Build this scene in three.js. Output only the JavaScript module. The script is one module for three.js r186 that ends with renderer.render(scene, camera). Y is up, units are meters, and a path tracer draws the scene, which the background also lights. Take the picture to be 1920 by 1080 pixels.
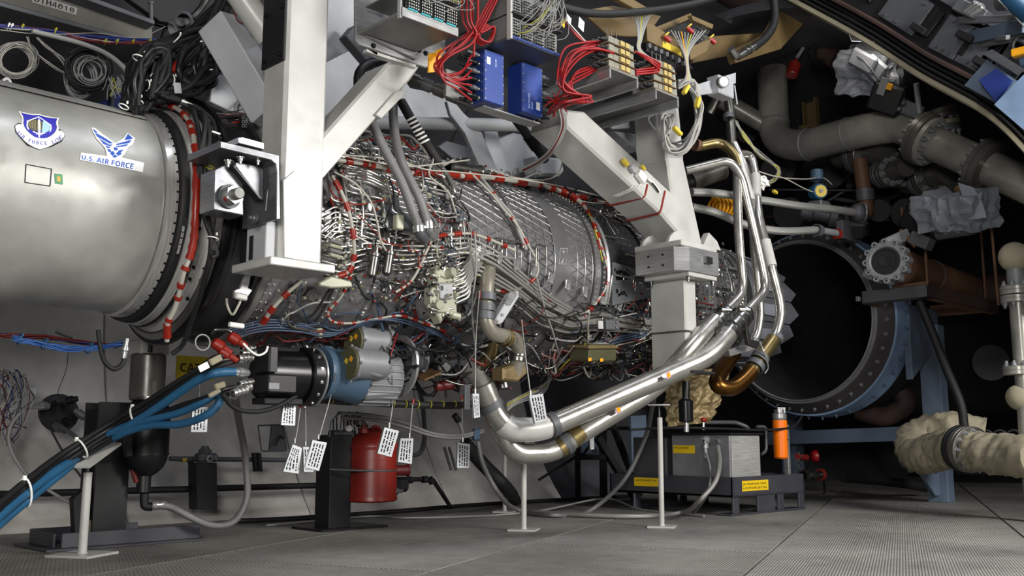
import * as THREE from 'three';
import { mergeGeometries } from 'three/addons/utils/BufferGeometryUtils.js';
import { ConvexGeometry } from 'three/addons/geometries/ConvexGeometry.js';
import { ImprovedNoise } from 'three/addons/math/ImprovedNoise.js';
import { RectAreaLightUniformsLib } from 'three/addons/lights/RectAreaLightUniformsLib.js';
RectAreaLightUniformsLib.init();

// ---------------------------------------------------------------- camera, light, exposure
// World: x runs along the engine axis (intake to exhaust), y is up, z points to the open side of the cell; metres.
const scene = new THREE.Scene();
scene.background = new THREE.Color(0x000000);
const CAMP = new THREE.Vector3(-1.851, 0.56, 4.468), FPX = 1850, PSI = Math.PI / 2 - 0.792, PITCH = 0.1502;
const camera = new THREE.PerspectiveCamera(2 * Math.atan(540 / FPX) * 180 / Math.PI, 1920 / 1080, 0.05, 60);
camera.rotation.order = 'YXZ';
camera.position.copy(CAMP); camera.rotation.set(PITCH, -PSI, 0); camera.updateMatrixWorld(true);
const renderer = new THREE.WebGLRenderer({ antialias: true });
renderer.toneMapping = THREE.LinearToneMapping;
renderer.toneMappingExposure = 1.0;
renderer.shadowMap.enabled = true;
// unseen floods, a key from the right and an added left fill: [x, y, z, aim x, aim y, aim z, width, height, intensity]
const KEYFILL = [
  [3.4, 2.8, 6.2, 2.2, 1.3, 0, 1.8, 1.5, 48],
  [-3.2, 1.7, 5.4, 1.2, 0.9, -1, 1.4, 1.2, 44],  // added fill, set low so that it reaches under the engine
];
const CEILINGLIGHTS = [[1.5, 6.3, 2.6, 2.4, 0.7, 10], [5.6, 6.3, 3.2, 2.4, 0.7, 20]];

// ---------------------------------------------------------------- helpers
const V = (x, y, z) => new THREE.Vector3(x, y, z);
const EY = 1.59;                                   // height of the engine axis
function rng(s) { return () => { s |= 0; s = s + 0x6D2B79F5 | 0; let t = Math.imul(s ^ s >>> 15, 1 | s); t = t + Math.imul(t ^ t >>> 7, 61 | t) ^ t; return ((t ^ t >>> 14) >>> 0) / 4294967296; }; }
const R0 = rng(7);
const rr = (a, b, f = R0) => a + (b - a) * f();
// direction of the sight line through a measured point of the photograph (used to take places off it)
function ray(px, py) { return V((px - 960) / FPX, (540 - py) / FPX, -1).applyQuaternion(camera.quaternion); }
function onPlane(px, py, ax, v) { const d = ray(px, py); return CAMP.clone().addScaledVector(d, (v - CAMP[ax]) / d[ax]); }
const U = (px, py, z) => onPlane(px, py, 'z', z), XP = (px, py, x) => onPlane(px, py, 'x', x), YP = (px, py, y = 0) => onPlane(px, py, 'y', y);
const FWD = V(0, 0, -1).applyQuaternion(camera.quaternion);
const mpp = p => p.clone().sub(CAMP).dot(FWD) / FPX;      // metres per photograph pixel at p
// nearest point of the cylinder of radius r round the engine axis
function CY(px, py, r) {
  const d = ray(px, py), a = d.y * d.y + d.z * d.z, b = d.y * (CAMP.y - EY) + d.z * CAMP.z, c = (CAMP.y - EY) ** 2 + CAMP.z ** 2 - r * r;
  return CAMP.clone().addScaledVector(d, (-b - Math.sqrt(Math.max(0, b * b - a * c))) / a);
}
const EN = (t, deg, r) => V(t, EY + r * Math.cos(deg * Math.PI / 180), r * Math.sin(deg * Math.PI / 180));   // 0 top, 90 towards the camera side
function pt(a) {
  if (a.isVector3) return a;
  if (a[3] === 'x') return XP(a[0], a[1], a[2]);
  if (a[3] === 'y') return YP(a[0], a[1], a[2]);
  if (a[3] === 'c') return CY(a[0], a[1], a[2]);
  if (a[3] === 'w') return V(a[0], a[1], a[2]);
  return U(a[0], a[1], a[2]);
}
const pts = (list, k) => list.map(a => pt(a.isVector3 || a.length > 2 ? a : [...a, k]));
// geometry ----------------------------------------------------------------
function geo(pos, nor, uv, idx) {
  const g = new THREE.BufferGeometry();
  g.setAttribute('position', new THREE.Float32BufferAttribute(pos, 3));
  if (nor) g.setAttribute('normal', new THREE.Float32BufferAttribute(nor, 3));
  g.setAttribute('uv', new THREE.Float32BufferAttribute(uv || new Array(pos.length / 3 * 2).fill(0), 2));
  if (idx) g.setIndex(idx);
  if (!nor) g.computeVertexNormals();
  g.userData.uv = !!uv;
  return g;
}
function sweep(p, r, n = 8, caps = true) {
  const pos = [], nor = [], uv = [], idx = [], N = p.length; let L = 0;
  const T = p.map((q, i) => p[Math.min(N - 1, i + 1)].clone().sub(p[Math.max(0, i - 1)]).normalize());
  let nx = Math.abs(T[0].y) < 0.9 ? V(0, 1, 0) : V(1, 0, 0); nx.addScaledVector(T[0], -nx.dot(T[0])).normalize();
  for (let i = 0; i < N; i++) {
    if (i) { L += p[i].distanceTo(p[i - 1]); nx.addScaledVector(T[i], -nx.dot(T[i])).normalize(); }
    const ny = T[i].clone().cross(nx), R = typeof r === 'function' ? r(i / (N - 1), i) : r;
    for (let j = 0; j <= n; j++) {
      const a = j / n * 2 * Math.PI, d = nx.clone().multiplyScalar(Math.cos(a)).addScaledVector(ny, Math.sin(a));
      pos.push(p[i].x + d.x * R, p[i].y + d.y * R, p[i].z + d.z * R); nor.push(d.x, d.y, d.z); uv.push(j / n * 2 * Math.PI * R, L);
    }
  }
  const m = n + 1;
  for (let i = 0; i < N - 1; i++) for (let j = 0; j < n; j++) { const a = i * m + j; idx.push(a, a + 1, a + m, a + 1, a + m + 1, a + m); }
  if (caps) for (const [i, s] of [[0, -1], [N - 1, 1]]) {
    const b = pos.length / 3; const R = typeof r === 'function' ? r(i / (N - 1), i) : r; if (R < 1e-5) continue;
    pos.push(p[i].x, p[i].y, p[i].z); nor.push(s * T[i].x, s * T[i].y, s * T[i].z); uv.push(0, 0);
    for (let j = 0; j <= n; j++) { const k = (i * m + j) * 3; pos.push(pos[k], pos[k + 1], pos[k + 2]); nor.push(s * T[i].x, s * T[i].y, s * T[i].z); uv.push(0, 0); }
    for (let j = 0; j < n; j++) s > 0 ? idx.push(b, b + 1 + j, b + 2 + j) : idx.push(b, b + 2 + j, b + 1 + j);
  }
  return geo(pos, nor, uv, idx);
}
function fillet(c, f, seg = 5) {                     // polyline with rounded bends
  const o = [c[0].clone()];
  for (let i = 1; i < c.length - 1; i++) {
    const a = c[i - 1].clone().sub(c[i]), b = c[i + 1].clone().sub(c[i]); const k = Math.min(f, a.length() * 0.48, b.length() * 0.48);
    const p0 = c[i].clone().addScaledVector(a.normalize(), k), p1 = c[i].clone().addScaledVector(b.normalize(), k);
    for (let s = 0; s <= seg; s++) { const t = s / seg; o.push(p0.clone().multiplyScalar((1 - t) ** 2).addScaledVector(c[i], 2 * t * (1 - t)).addScaledVector(p1, t * t)); }
  }
  o.push(c[c.length - 1].clone()); return o;
}
const crv = (c, n = 24) => c.length < 3 ? c : new THREE.CatmullRomCurve3(c, false, 'centripetal').getPoints(n);
const pipe = (list, rpx, f = 0.08, n = 10) => { const c = pts(list), r = rpx < 0.5 ? rpx : rpx * mpp(c[0]); return sweep(fillet(c, f), r, n); };
const cab = (list, rpx, seg = 24, n = 6) => { const c = pts(list), r = rpx < 0.5 ? rpx * 1 : rpx * mpp(c[0]); return sweep(crv(c, seg), r, n); };
// surface of revolution: profile [[along, radius], ...] about origin o, direction d; each stretch flat-shaded along the profile unless smooth
function lat(prof, o = V(0, EY, 0), d = V(1, 0, 0), n = 24, smooth = false, a0 = 0, a1 = 2 * Math.PI) {
  d = d.clone().normalize();
  const up = Math.abs(d.y) < 0.9 ? V(0, 1, 0) : V(0, 0, 1); up.addScaledVector(d, -up.dot(d)).normalize();
  const sd = d.x > 0.99 ? V(0, 0, 1) : up.clone().cross(d).normalize();
  const pos = [], nor = [], uv = [], idx = [];
  const nrm = []; for (let i = 0; i < prof.length - 1; i++) { const da = prof[i + 1][0] - prof[i][0], dr = prof[i + 1][1] - prof[i][1], l = Math.hypot(da, dr) || 1; nrm.push([-dr / l, da / l]); }
  let L = 0;
  for (let i = 0; i < prof.length - 1; i++) {
    const b = pos.length / 3;
    for (const e of [0, 1]) {
      const [A, Rr] = prof[i + e]; if (e) L += Math.hypot(prof[i + 1][0] - prof[i][0], prof[i + 1][1] - prof[i][1]);
      let N = nrm[i]; if (smooth) { const M = nrm[i + (e ? 1 : -1)]; if (M && M[0] * N[0] + M[1] * N[1] > 0.3) { N = [N[0] + M[0], N[1] + M[1]]; const l = Math.hypot(...N); N = [N[0] / l, N[1] / l]; } }
      for (let j = 0; j <= n; j++) {
        const a = a0 + (a1 - a0) * j / n, q = up.clone().multiplyScalar(Math.cos(a)).addScaledVector(sd, Math.sin(a));
        pos.push(o.x + d.x * A + q.x * Rr, o.y + d.y * A + q.y * Rr, o.z + d.z * A + q.z * Rr);
        nor.push(d.x * N[0] + q.x * N[1], d.y * N[0] + q.y * N[1], d.z * N[0] + q.z * N[1]); uv.push(a * Math.max(Rr, prof[i][1]), L);
      }
    }
    const m = n + 1; for (let j = 0; j < n; j++) { const a = b + j; idx.push(a, a + 1, a + m, a + 1, a + m + 1, a + m); }
  }
  // keep the winding in line with the normals
  const P = i => V(pos[i * 3], pos[i * 3 + 1], pos[i * 3 + 2]); 
  for (let t = 0; t < idx.length; t += 3) { const [A, B, C] = [P(idx[t]), P(idx[t + 1]), P(idx[t + 2])]; const f = B.sub(A).cross(C.sub(A)); if (f.lengthSq() < 1e-16) continue; if (f.x * nor[idx[t] * 3] + f.y * nor[idx[t] * 3 + 1] + f.z * nor[idx[t] * 3 + 2] < 0) for (let k = 0; k < idx.length; k += 3) [idx[k + 1], idx[k + 2]] = [idx[k + 2], idx[k + 1]]; break; }
  return geo(pos, nor, uv, idx);
}
function cbox(w, h, d, c = 0.004) {                   // box with chamfered edges
  c = Math.min(c, w / 3, h / 3, d / 3); const q = [], H = [w / 2, h / 2, d / 2];
  for (const x of [-1, 1]) for (const y of [-1, 1]) for (const z of [-1, 1]) for (let i = 0; i < 3; i++) { const s = [x, y, z], p = H.map((hh, k) => s[k] * (k === i ? hh : hh - c)); q.push(V(...p)); }
  return new ConvexGeometry(q);
}
function box(cx, cy, cz, w, h, d, c, rot) { const g = cbox(w, h, d, c); if (rot) g.applyMatrix4(new THREE.Matrix4().makeRotationFromEuler(new THREE.Euler(...rot))); return g.translate(cx, cy, cz); }
const boxAB = (a, b, c) => box((a[0] + b[0]) / 2, (a[1] + b[1]) / 2, (a[2] + b[2]) / 2, Math.abs(a[0] - b[0]), Math.abs(a[1] - b[1]), Math.abs(a[2] - b[2]), c);
// solid plate: outline (measured points or [x, y]) on the plane z, thickness going back from it
function plate(list, z, depth, bev = 0.004) {
  const s = new THREE.Shape(list.map(a => { const p = a.isVector3 ? a : a.length > 2 ? pt(a) : U(a[0], a[1], z); return new THREE.Vector2(p.x, p.y); }));
  return new THREE.ExtrudeGeometry(s, { depth: Math.max(0.001, depth - 2 * bev), bevelEnabled: bev > 0, bevelThickness: bev, bevelSize: bev, bevelOffset: -bev, bevelSegments: 1, curveSegments: 4 }).translate(0, 0, z - depth + bev);
}
// beam with a rectangular section between two points
function beam(a, b, w, h, c = 0.004, roll = 0) {
  a = pt(a); b = pt(b); const L = a.distanceTo(b), g = cbox(w, h, L, c); const z = b.clone().sub(a).normalize();
  const up = Math.abs(z.y) > 0.95 ? V(1, 0, 0) : V(0, 1, 0); const x = up.clone().cross(z).normalize(), y = z.clone().cross(x);
  const m = new THREE.Matrix4().makeBasis(x, y, z); if (roll) m.multiply(new THREE.Matrix4().makeRotationZ(roll));
  return g.applyMatrix4(m).translate((a.x + b.x) / 2, (a.y + b.y) / 2, (a.z + b.z) / 2);
}
const rod = (a, b, r, n = 8) => { a = pt(a); b = pt(b); return sweep([a, b], r < 0.5 ? r : r * mpp(a), n); };
const ring = (t, R, w, h, n = 72) => lat([[t, R], [t, R + h], [t + w, R + h], [t + w, R]], V(0, EY, 0), V(1, 0, 0), n);
const ball = (p, r, n = 10) => new THREE.SphereGeometry(r, n, Math.max(6, n * 0.7 | 0)).translate(p.x, p.y, p.z);
// bolt head with washer, at p, pointing along d; shared shapes
const boltGeo = (() => { const b = [new THREE.CylinderGeometry(1, 1, 1.1, 6).translate(0, 0.75, 0), new THREE.CylinderGeometry(1.45, 1.5, 0.25, 12).translate(0, 0.12, 0)]; const g = mergeGeometries(b.map(x => x.toNonIndexed())); return g; })();
const studGeo = mergeGeometries([boltGeo, new THREE.CylinderGeometry(0.55, 0.55, 1.2, 8).toNonIndexed().translate(0, 1.7, 0)]);
function put(name, g, m, parent, p, d, s) { const o = new THREE.Mesh(g, m); o.name = name; o.position.copy(p); o.quaternion.setFromUnitVectors(V(0, 1, 0), d.clone().normalize()); o.scale.setScalar(s); sh(o); parent.add(o); return o; }
const bolt = (parent, p, d, s, m = M.bolt, g = boltGeo) => put('bolt', g, m, parent, pt(p), d, s);
// uv in metres from the face's own direction
function metreUV(g) {
  if (g.index) g = g.toNonIndexed(); const p = g.attributes.position, n = p.count, uv = new Float32Array(n * 2);
  for (let i = 0; i < n; i += 3) {
    const a = V().fromBufferAttribute(p, i), b = V().fromBufferAttribute(p, i + 1), c = V().fromBufferAttribute(p, i + 2);
    const f = b.sub(a).cross(c.sub(a)); const ax = Math.abs(f.x) > Math.abs(f.y) ? (Math.abs(f.x) > Math.abs(f.z) ? 0 : 2) : (Math.abs(f.y) > Math.abs(f.z) ? 1 : 2);
    for (let k = 0; k < 3; k++) { const x = p.getX(i + k), y = p.getY(i + k), z = p.getZ(i + k); uv[(i + k) * 2] = ax === 0 ? z : x; uv[(i + k) * 2 + 1] = ax === 1 ? z : y; }
  }
  g.setAttribute('uv', new THREE.BufferAttribute(uv, 2)); return g;
}
const sh = o => { o.castShadow = o.receiveShadow = true; return o; };
function prep(g) {
  if (Array.isArray(g)) { const a = g.map(x => prep(x)); return a.length > 1 ? mergeGeometries(a) : a[0]; }
  const keep = g.userData.uv; if (keep) { g = g.index ? g.toNonIndexed() : g; } else g = metreUV(g);
  for (const k of Object.keys(g.attributes)) if (!['position', 'normal', 'uv'].includes(k)) g.deleteAttribute(k);
  return g;
}
const used = {};
function numbered(n) { const k = used[n] = (used[n] ?? -1) + 1; return k ? n + '_' + String(k).padStart(3, '0') : n; }
const things = [];
function tag(o, label, category, group) { o.userData.label = label; if (category) o.userData.category = category; if (group) o.userData.group = group; return o; }
function thing(name, label, category, group) { const o = new THREE.Group(); o.name = numbered(name); tag(o, label, category, group); scene.add(o); things.push(o); return o; }
function part(name, g, m, parent) { const o = new THREE.Mesh(prep(g), m); o.name = name; sh(o); parent.add(o); return o; }
const stuff = (name, g, m, parent) => { const o = part(name, g, m, parent); o.userData.kind = 'stuff'; return o; };
function solo(name, g, m, label, category, group) {
  g = prep(g); g.computeBoundingBox(); const b = g.boundingBox, c = V((b.min.x + b.max.x) / 2, b.min.y, (b.min.z + b.max.z) / 2); g.translate(-c.x, -c.y, -c.z);
  const o = new THREE.Mesh(g, m); o.name = numbered(name); o.position.copy(c); sh(o); tag(o, label, category, group); scene.add(o); return o;
}
function struct(name, g, m, parent) { const o = part(name, g, m, parent || scene); if (!parent) o.userData.kind = 'structure'; return o; }
function seat(o) {                                    // move a thing's origin to the middle of its base
  o.updateMatrixWorld(true); const b = new THREE.Box3().setFromObject(o); if (b.isEmpty()) return; const c = V((b.min.x + b.max.x) / 2, b.min.y, (b.min.z + b.max.z) / 2);
  for (const k of o.children) k.position.sub(c); o.position.add(c); o.userData.seated = 1; 
}
function finish() { for (const o of things) if (!o.userData.seated) seat(o); for (const o of things) delete o.userData.seated; }
// ---------------------------------------------------------------- materials
const PN = new ImprovedNoise();
function fbm(u, v, f, oct, z = 0) { let s = 0, a = 0.5; for (let o = 0; o < oct; o++) { // tileable: noise on a torus-like wrap of period f
    const n = (x, y) => PN.noise(x, y, z + o * 7.3); const x = u * f, y = v * f, wx = u, wy = v;
    s += a * ((1 - wx) * ((1 - wy) * n(x, y) + wy * n(x, y - f)) + wx * ((1 - wy) * n(x - f, y) + wy * n(x - f, y - f))); f *= 2; a *= 0.5; } return s; }
function tex(n, fn, rep = 1, color = true, m = n) {
  const d = new Uint8Array(n * m * 4);
  for (let y = 0; y < m; y++) for (let x = 0; x < n; x++) { const c = fn(x / n, y / m, x, y), k = (y * n + x) * 4; for (let i = 0; i < 3; i++) d[k + i] = Math.max(0, Math.min(255, (c.length ? c[i] : c) * 255)); d[k + 3] = 255; }
  const t = new THREE.DataTexture(d, n, m); t.wrapS = t.wrapT = THREE.RepeatWrapping; t.magFilter = THREE.LinearFilter; t.minFilter = THREE.LinearMipmapLinearFilter; t.generateMipmaps = true;
  if (color) t.colorSpace = THREE.SRGBColorSpace; t.repeat.set(rep, rep); t.needsUpdate = true; return t;
}
const RT = rng(99);
const mottle = tex(256, (u, v) => 0.9 + 0.22 * fbm(u, v, 4, 5) + (RT() - 0.5) * 0.03, 1.1);
const stained = tex(256, (u, v) => { const s = fbm(u, v, 3, 5, 3); return 0.86 + 0.5 * s + 0.1 * fbm(u, v, 16, 2, 8); }, 0.7);
const brushed = tex(256, (u, v, x, y) => 0.88 + 0.12 * PN.noise(u * 6, v * 90, 4) + 0.14 * fbm(u, v, 4, 4, 6), 1.4);
const roughT = tex(256, (u, v) => 0.75 + 0.5 * fbm(u, v, 8, 4, 12), 1.5, false);
const bumpN = tex(256, (u, v) => 0.5 + 0.6 * fbm(u, v, 8, 5, 20), 1.5, false);
const braidT = tex(64, (u, v) => { const a = (u * 4 + v * 4) % 1, b = (u * 4 - v * 4 + 8) % 1; return (Math.floor(u * 4 + v * 4) + Math.floor(u * 4 - v * 4 + 8)) & 1 ? 0.4 + 0.6 * Math.sin(a * Math.PI) : 0.15 + 0.5 * Math.sin(b * Math.PI); }, 40, false);
const braidC = tex(64, (u, v) => { const a = (u * 4 + v * 4) % 1; return (Math.floor(u * 4 + v * 4) + Math.floor(u * 4 - v * 4 + 8)) & 1 ? 0.95 : 0.55 + 0.2 * a; }, 40);
const candyT = (c1, c2) => tex(64, (u, v) => { const k = ((u * 2 + v * 4) % 1 < 0.16) || ((u * 2 - v * 4 + 8) % 1 < 0.16); return k ? c1 : c2; }, 34);
const Mx = (color, rough, metal = 0, o = {}) => new THREE.MeshStandardMaterial({ color, roughness: rough, metalness: metal, ...o });
const M = {
  white: Mx(0xc3c3bf, 0.46, 0, { map: mottle, roughnessMap: roughT }),
  whiteGrey: Mx(0xb9bcc0, 0.5, 0, { map: mottle }),
  duct: Mx(0xc6c6c1, 0.52, 0.4, { map: stained, roughnessMap: roughT, bumpMap: bumpN, bumpScale: 0.0008 }),
  polish: Mx(0xcfcfcf, 0.34, 0.85, { map: brushed, roughnessMap: roughT }),
  tube: Mx(0xc6c4be, 0.36, 0.85, { map: mottle, roughnessMap: roughT }),
  tubeDark: Mx(0x9a9890, 0.32, 1, { map: mottle }),
  alu: Mx(0xb9babb, 0.42, 0.65, { map: brushed, roughnessMap: roughT }),
  aluDull: Mx(0x8e8e8b, 0.5, 0.45, { map: stained }),
  steel: Mx(0x8b8b88, 0.4, 0.95, { map: stained, roughnessMap: roughT }),
  case: Mx(0xa0a0a2, 0.36, 0.65, { map: stained, roughnessMap: roughT }),
  caseDark: Mx(0x4a4a4e, 0.4, 0.7, { map: stained }),
  bolt: Mx(0xc9c9c6, 0.3, 1),
  boltDark: Mx(0x2a2a2c, 0.45, 0.8),
  black: Mx(0x17171a, 0.42, 0.1, { map: mottle }),
  blackGloss: Mx(0x101014, 0.28, 0.3),
  rubber: Mx(0x131315, 0.65, 0, { map: mottle }),
  dark: Mx(0x262528, 0.6, 0.3, { map: stained }),
  castGrey: Mx(0x8a8c90, 0.5, 0.2, { map: mottle, bumpMap: bumpN, bumpScale: 0.001 }),
  castDark: Mx(0x63656a, 0.55, 0.4, { map: mottle, bumpMap: bumpN, bumpScale: 0.001 }),
  blueGrey: Mx(0x4a647c, 0.45, 0.1, { map: mottle }),
  steelBlue: Mx(0x66768c, 0.6, 0.05, { map: stained }),
  flangeBlue: Mx(0x8fabd0, 0.5, 0.05, { map: stained }),
  olive: Mx(0x57553a, 0.55, 0.1, { map: mottle }),
  cream: Mx(0xb2b39e, 0.42, 0.1, { map: mottle }),
  beige: Mx(0x74603c, 0.6, 0, { map: mottle }),
  red: Mx(0x8e0d12, 0.42, 0), redWrap: Mx(0x8e1d0d, 0.36, 0, { map: mottle }), redTank: Mx(0x9c2a22, 0.38, 0, { map: stained }), maroon: Mx(0x5c1414, 0.5),
  orange: Mx(0xf07406, 0.35, 0), yellow: Mx(0xcdb43a, 0.5), amber: Mx(0xe09a10, 0.45),
  wireWhite: Mx(0xa5a198, 0.5), wireGrey: Mx(0x8c8c8a, 0.5, 0.1), tie: Mx(0xeeeeea, 0.45), tieYellow: Mx(0xaaa62c, 0.5),
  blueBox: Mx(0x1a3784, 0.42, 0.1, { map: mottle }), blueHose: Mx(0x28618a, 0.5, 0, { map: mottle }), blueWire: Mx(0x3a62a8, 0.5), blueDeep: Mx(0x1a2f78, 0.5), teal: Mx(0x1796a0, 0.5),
  rust: Mx(0x7d5a44, 0.6, 0.15, { map: stained }), copper: Mx(0x8a6a4a, 0.5, 0.6, { map: stained }), rustDark: Mx(0x54403a, 0.7, 0.1, { map: stained }),
  heat: Mx(0xb09c6c, 0.32, 0.9, { map: stained }), bronze: Mx(0x8f6434, 0.32, 1, { map: stained }), gold: Mx(0x8c7a54, 0.5, 0.4, { map: stained, bumpMap: bumpN, bumpScale: 0.012 }),
  pipeGrey: Mx(0xb4b2aa, 0.4, 0.3, { map: stained, roughnessMap: roughT }), pipeDark: Mx(0x6a6963, 0.45, 0.3, { map: stained, roughnessMap: roughT }),
  braid: Mx(0xc4c4c0, 0.4, 0.6, { map: braidC, bumpMap: braidT, bumpScale: 0.0015 }), braidDark: Mx(0xa2a2a2, 0.42, 0.5, { map: braidC, bumpMap: braidT, bumpScale: 0.0015 }),
  foil: Mx(0x8d929c, 0.5, 0.2, { map: mottle }), canvas: Mx(0xa79f88, 0.9, 0, { map: stained, bumpMap: bumpN, bumpScale: 0.006 }),
  wall: Mx(0xcac6c0, 0.72, 0.03, { map: stained, bumpMap: bumpN, bumpScale: 0.002 }), hall: Mx(0x808082, 0.9), darkWall: Mx(0x46464c, 0.85, 0.05, { map: stained }),  // dark wall grey; on the upper cell sheets it stands for overhead shade
  cart: Mx(0x45454d, 0.5, 0.1, { map: mottle }), candyBlue: Mx(0xffffff, 0.5, 0, { map: candyT([0.36, 0.46, 0.58], [0.1, 0.12, 0.19]) }), candyRed: Mx(0xffffff, 0.5, 0, { map: candyT([0.8, 0.7, 0.66], [0.42, 0.06, 0.07]) }),
  frameSteel: Mx(0xc2c2bf, 0.42, 0.3, { map: brushed, roughnessMap: roughT }), ringSteel: Mx(0xcfcfcc, 0.3, 0.5, { map: brushed, roughnessMap: roughT }), rackGrey: Mx(0x4a4e58, 0.5, 0.1, { map: mottle }), tunnel: Mx(0x2e2e34, 0.85, 0.05, { map: stained }), tubeBright: Mx(0xd4d3cf, 0.3, 0.9), girder: Mx(0x7d7b74, 0.55, 0.05, { map: stained }), lipGrey: Mx(0x8d8c90, 0.6, 0.05, { map: stained }), ringDark: Mx(0x4c484a, 0.6, 0.1, { map: stained }), boltBlue: Mx(0x56667c, 0.5, 0.1), flap: Mx(0x55555c, 0.6, 0.1, { map: stained }), flapPlate: Mx(0x8d919c, 0.5, 0.15, { map: stained }), elbow: Mx(0xb6b0a2, 0.4, 0.5, { map: stained }), tank: Mx(0x96969a, 0.45, 0.2, { map: stained }), blockSteel: Mx(0x707176, 0.48, 0.55, { map: brushed, roughnessMap: roughT }), termGrey: Mx(0x8f8d80, 0.5, 0, { map: mottle }), paleYellow: Mx(0xa8955a, 0.5),
  lampGlass: Mx(0xf4f8ff, 0.3, 0, { emissive: 0xeef3ff, emissiveIntensity: 1.2 }),
};
// ---------------------------------------------------------------- printed things
function canvas(w, h, draw) { const c = document.createElement('canvas'); c.width = w; c.height = h; const x = c.getContext('2d'); draw(x, w, h); const t = new THREE.CanvasTexture(c); t.colorSpace = THREE.SRGBColorSpace; t.anisotropy = 8; return t; }
const printM = (t, o = {}) => new THREE.MeshStandardMaterial({ map: t, roughness: 0.45, ...o });
// four corners (top-left, top-right, bottom-right, bottom-left), divided n x n on an optional surface
function quad(c, n = 1, fit) {
  const pos = [], uv = [], idx = [];
  for (let j = 0; j <= n; j++) for (let i = 0; i <= n; i++) { const u = i / n, v = j / n; let p = c[0].clone().multiplyScalar((1 - u) * (1 - v)).addScaledVector(c[1], u * (1 - v)).addScaledVector(c[2], u * v).addScaledVector(c[3], (1 - u) * v); if (fit) p = fit(p); pos.push(p.x, p.y, p.z); uv.push(u, 1 - v); }
  for (let j = 0; j < n; j++) for (let i = 0; i < n; i++) { const a = j * (n + 1) + i, b = a + n + 1; idx.push(a, b, a + 1, a + 1, b, b + 1); }
  return geo(pos, null, uv, idx);
}
// ================================================================ the setting
const tread = tex(128, (u, v) => { const f = (a, b) => { const x = (a - Math.round(a)), y = (b - Math.round(b)); return Math.max(0, 1 - 4.2 * (x * x * 1.2 + y * y * 4)); }; return 0.1 + 0.9 * Math.max(f(u * 2, v * 2), f(u * 2 + 0.5, v * 2 + 0.5)); }, 1 / 0.05, false);
const floorC = tex(512, (u, v) => 0.84 + 0.42 * fbm(u, v, 3, 6, 31) + 0.1 * (RT() - 0.5) + 0.16 * fbm(u, v, 24, 2, 40), 0.4);
const floorM = [0x9b9994, 0x918e88, 0xa19e98].map(c => Mx(c, 0.62, 0.1, { map: floorC, bumpMap: tread, bumpScale: 0.007 }));
const slabM = Mx(0x1c1b1a, 0.9);
const floor = struct('floor', boxAB([-9.5, -0.3, -7], [15, -0.03, 9], 0.001), slabM);
{ // tread plates with open seams, laid at an angle to the engine
  const fr = rng(5), a = 0.42, ux = V(Math.cos(a), 0, -Math.sin(a)), uz = V(Math.sin(a), 0, Math.cos(a)); let k = 0; const W = 2.9, D = 1.25;
  const gset = [0, 1, 2].map(() => { const g = cbox(W - 0.014, 0.03, D - 0.014, 0.001); return prep(g); });
  for (let j = -9; j <= 9; j++) for (let i = -6; i <= 6; i++) {
    const c = V(2, 0, 0).addScaledVector(ux, (i + (j & 1 ? 0.42 : 0)) * W).addScaledVector(uz, j * D); if (c.x < -7 || c.x > 12.4 || c.z < -4.6 || c.z > 7.4) continue;
    const o = new THREE.Mesh(gset[k % 3], floorM[Math.floor(fr() * 3)]); o.name = 'floor_plate'; sh(o); o.position.set(c.x, -0.0155 + (fr() - 0.5) * 0.001, c.z); o.rotation.y = a; floor.add(o); k++;
  }
}
// shell of the hall round the cell
struct('wall_front', boxAB([-9.5, -0.3, 8.6], [15, 7.3, 9], 0.001), M.hall);
struct('wall_rear', boxAB([-9.5, -0.3, -7], [15, 7.3, -6.6], 0.001), M.darkWall);
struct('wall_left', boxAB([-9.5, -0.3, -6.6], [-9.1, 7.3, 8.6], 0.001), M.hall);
struct('wall_right', boxAB([14.6, -0.3, -6.6], [15, 7.3, 8.6], 0.001), M.darkWall);
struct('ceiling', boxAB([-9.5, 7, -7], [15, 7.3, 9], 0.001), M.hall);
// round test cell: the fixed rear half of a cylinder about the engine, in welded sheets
const CR = 2.42, cellWall = struct('wall_cell', lat([[-4.5, CR + 0.05], [-4.5, CR + 0.12], [5, CR + 0.12], [5, CR + 0.05]], V(0, EY, 0), V(1, 0, 0), 40, false, Math.PI * 1.02, Math.PI * 2.02), M.darkWall);
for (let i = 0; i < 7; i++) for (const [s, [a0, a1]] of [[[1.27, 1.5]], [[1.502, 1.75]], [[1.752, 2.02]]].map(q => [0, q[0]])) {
  const x0 = -4.5 + i * 1.36, w = 1.352; part('wall_sheet', lat([[x0, CR + 0.05], [x0, CR + 0.008], [x0 + 0.01, CR], [x0 + w - 0.01, CR], [x0 + w, CR + 0.008], [x0 + w, CR + 0.05]].reverse(), V(0, EY, 0), V(1, 0, 0), 10, false, a0 * Math.PI, a1 * Math.PI), s > 1.5 || a1 > 1.6 ? M.darkWall : M.wall, cellWall);  // upper sheets darker: shade of the overhead structure put into their colour
}
// closed rear part of the cell behind the ring
const AR = 2.5, aft = struct('wall_aft', [lat([[5.06, AR], [5.06, AR + 0.08], [12.2, AR + 0.08], [12.2, 0.2], [12.15, 0.2], [12.15, AR], [5.06, AR]], V(0, EY, 0), V(1, 0, 0), 56, false, -2.3, 1.62)], M.darkWall);
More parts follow.
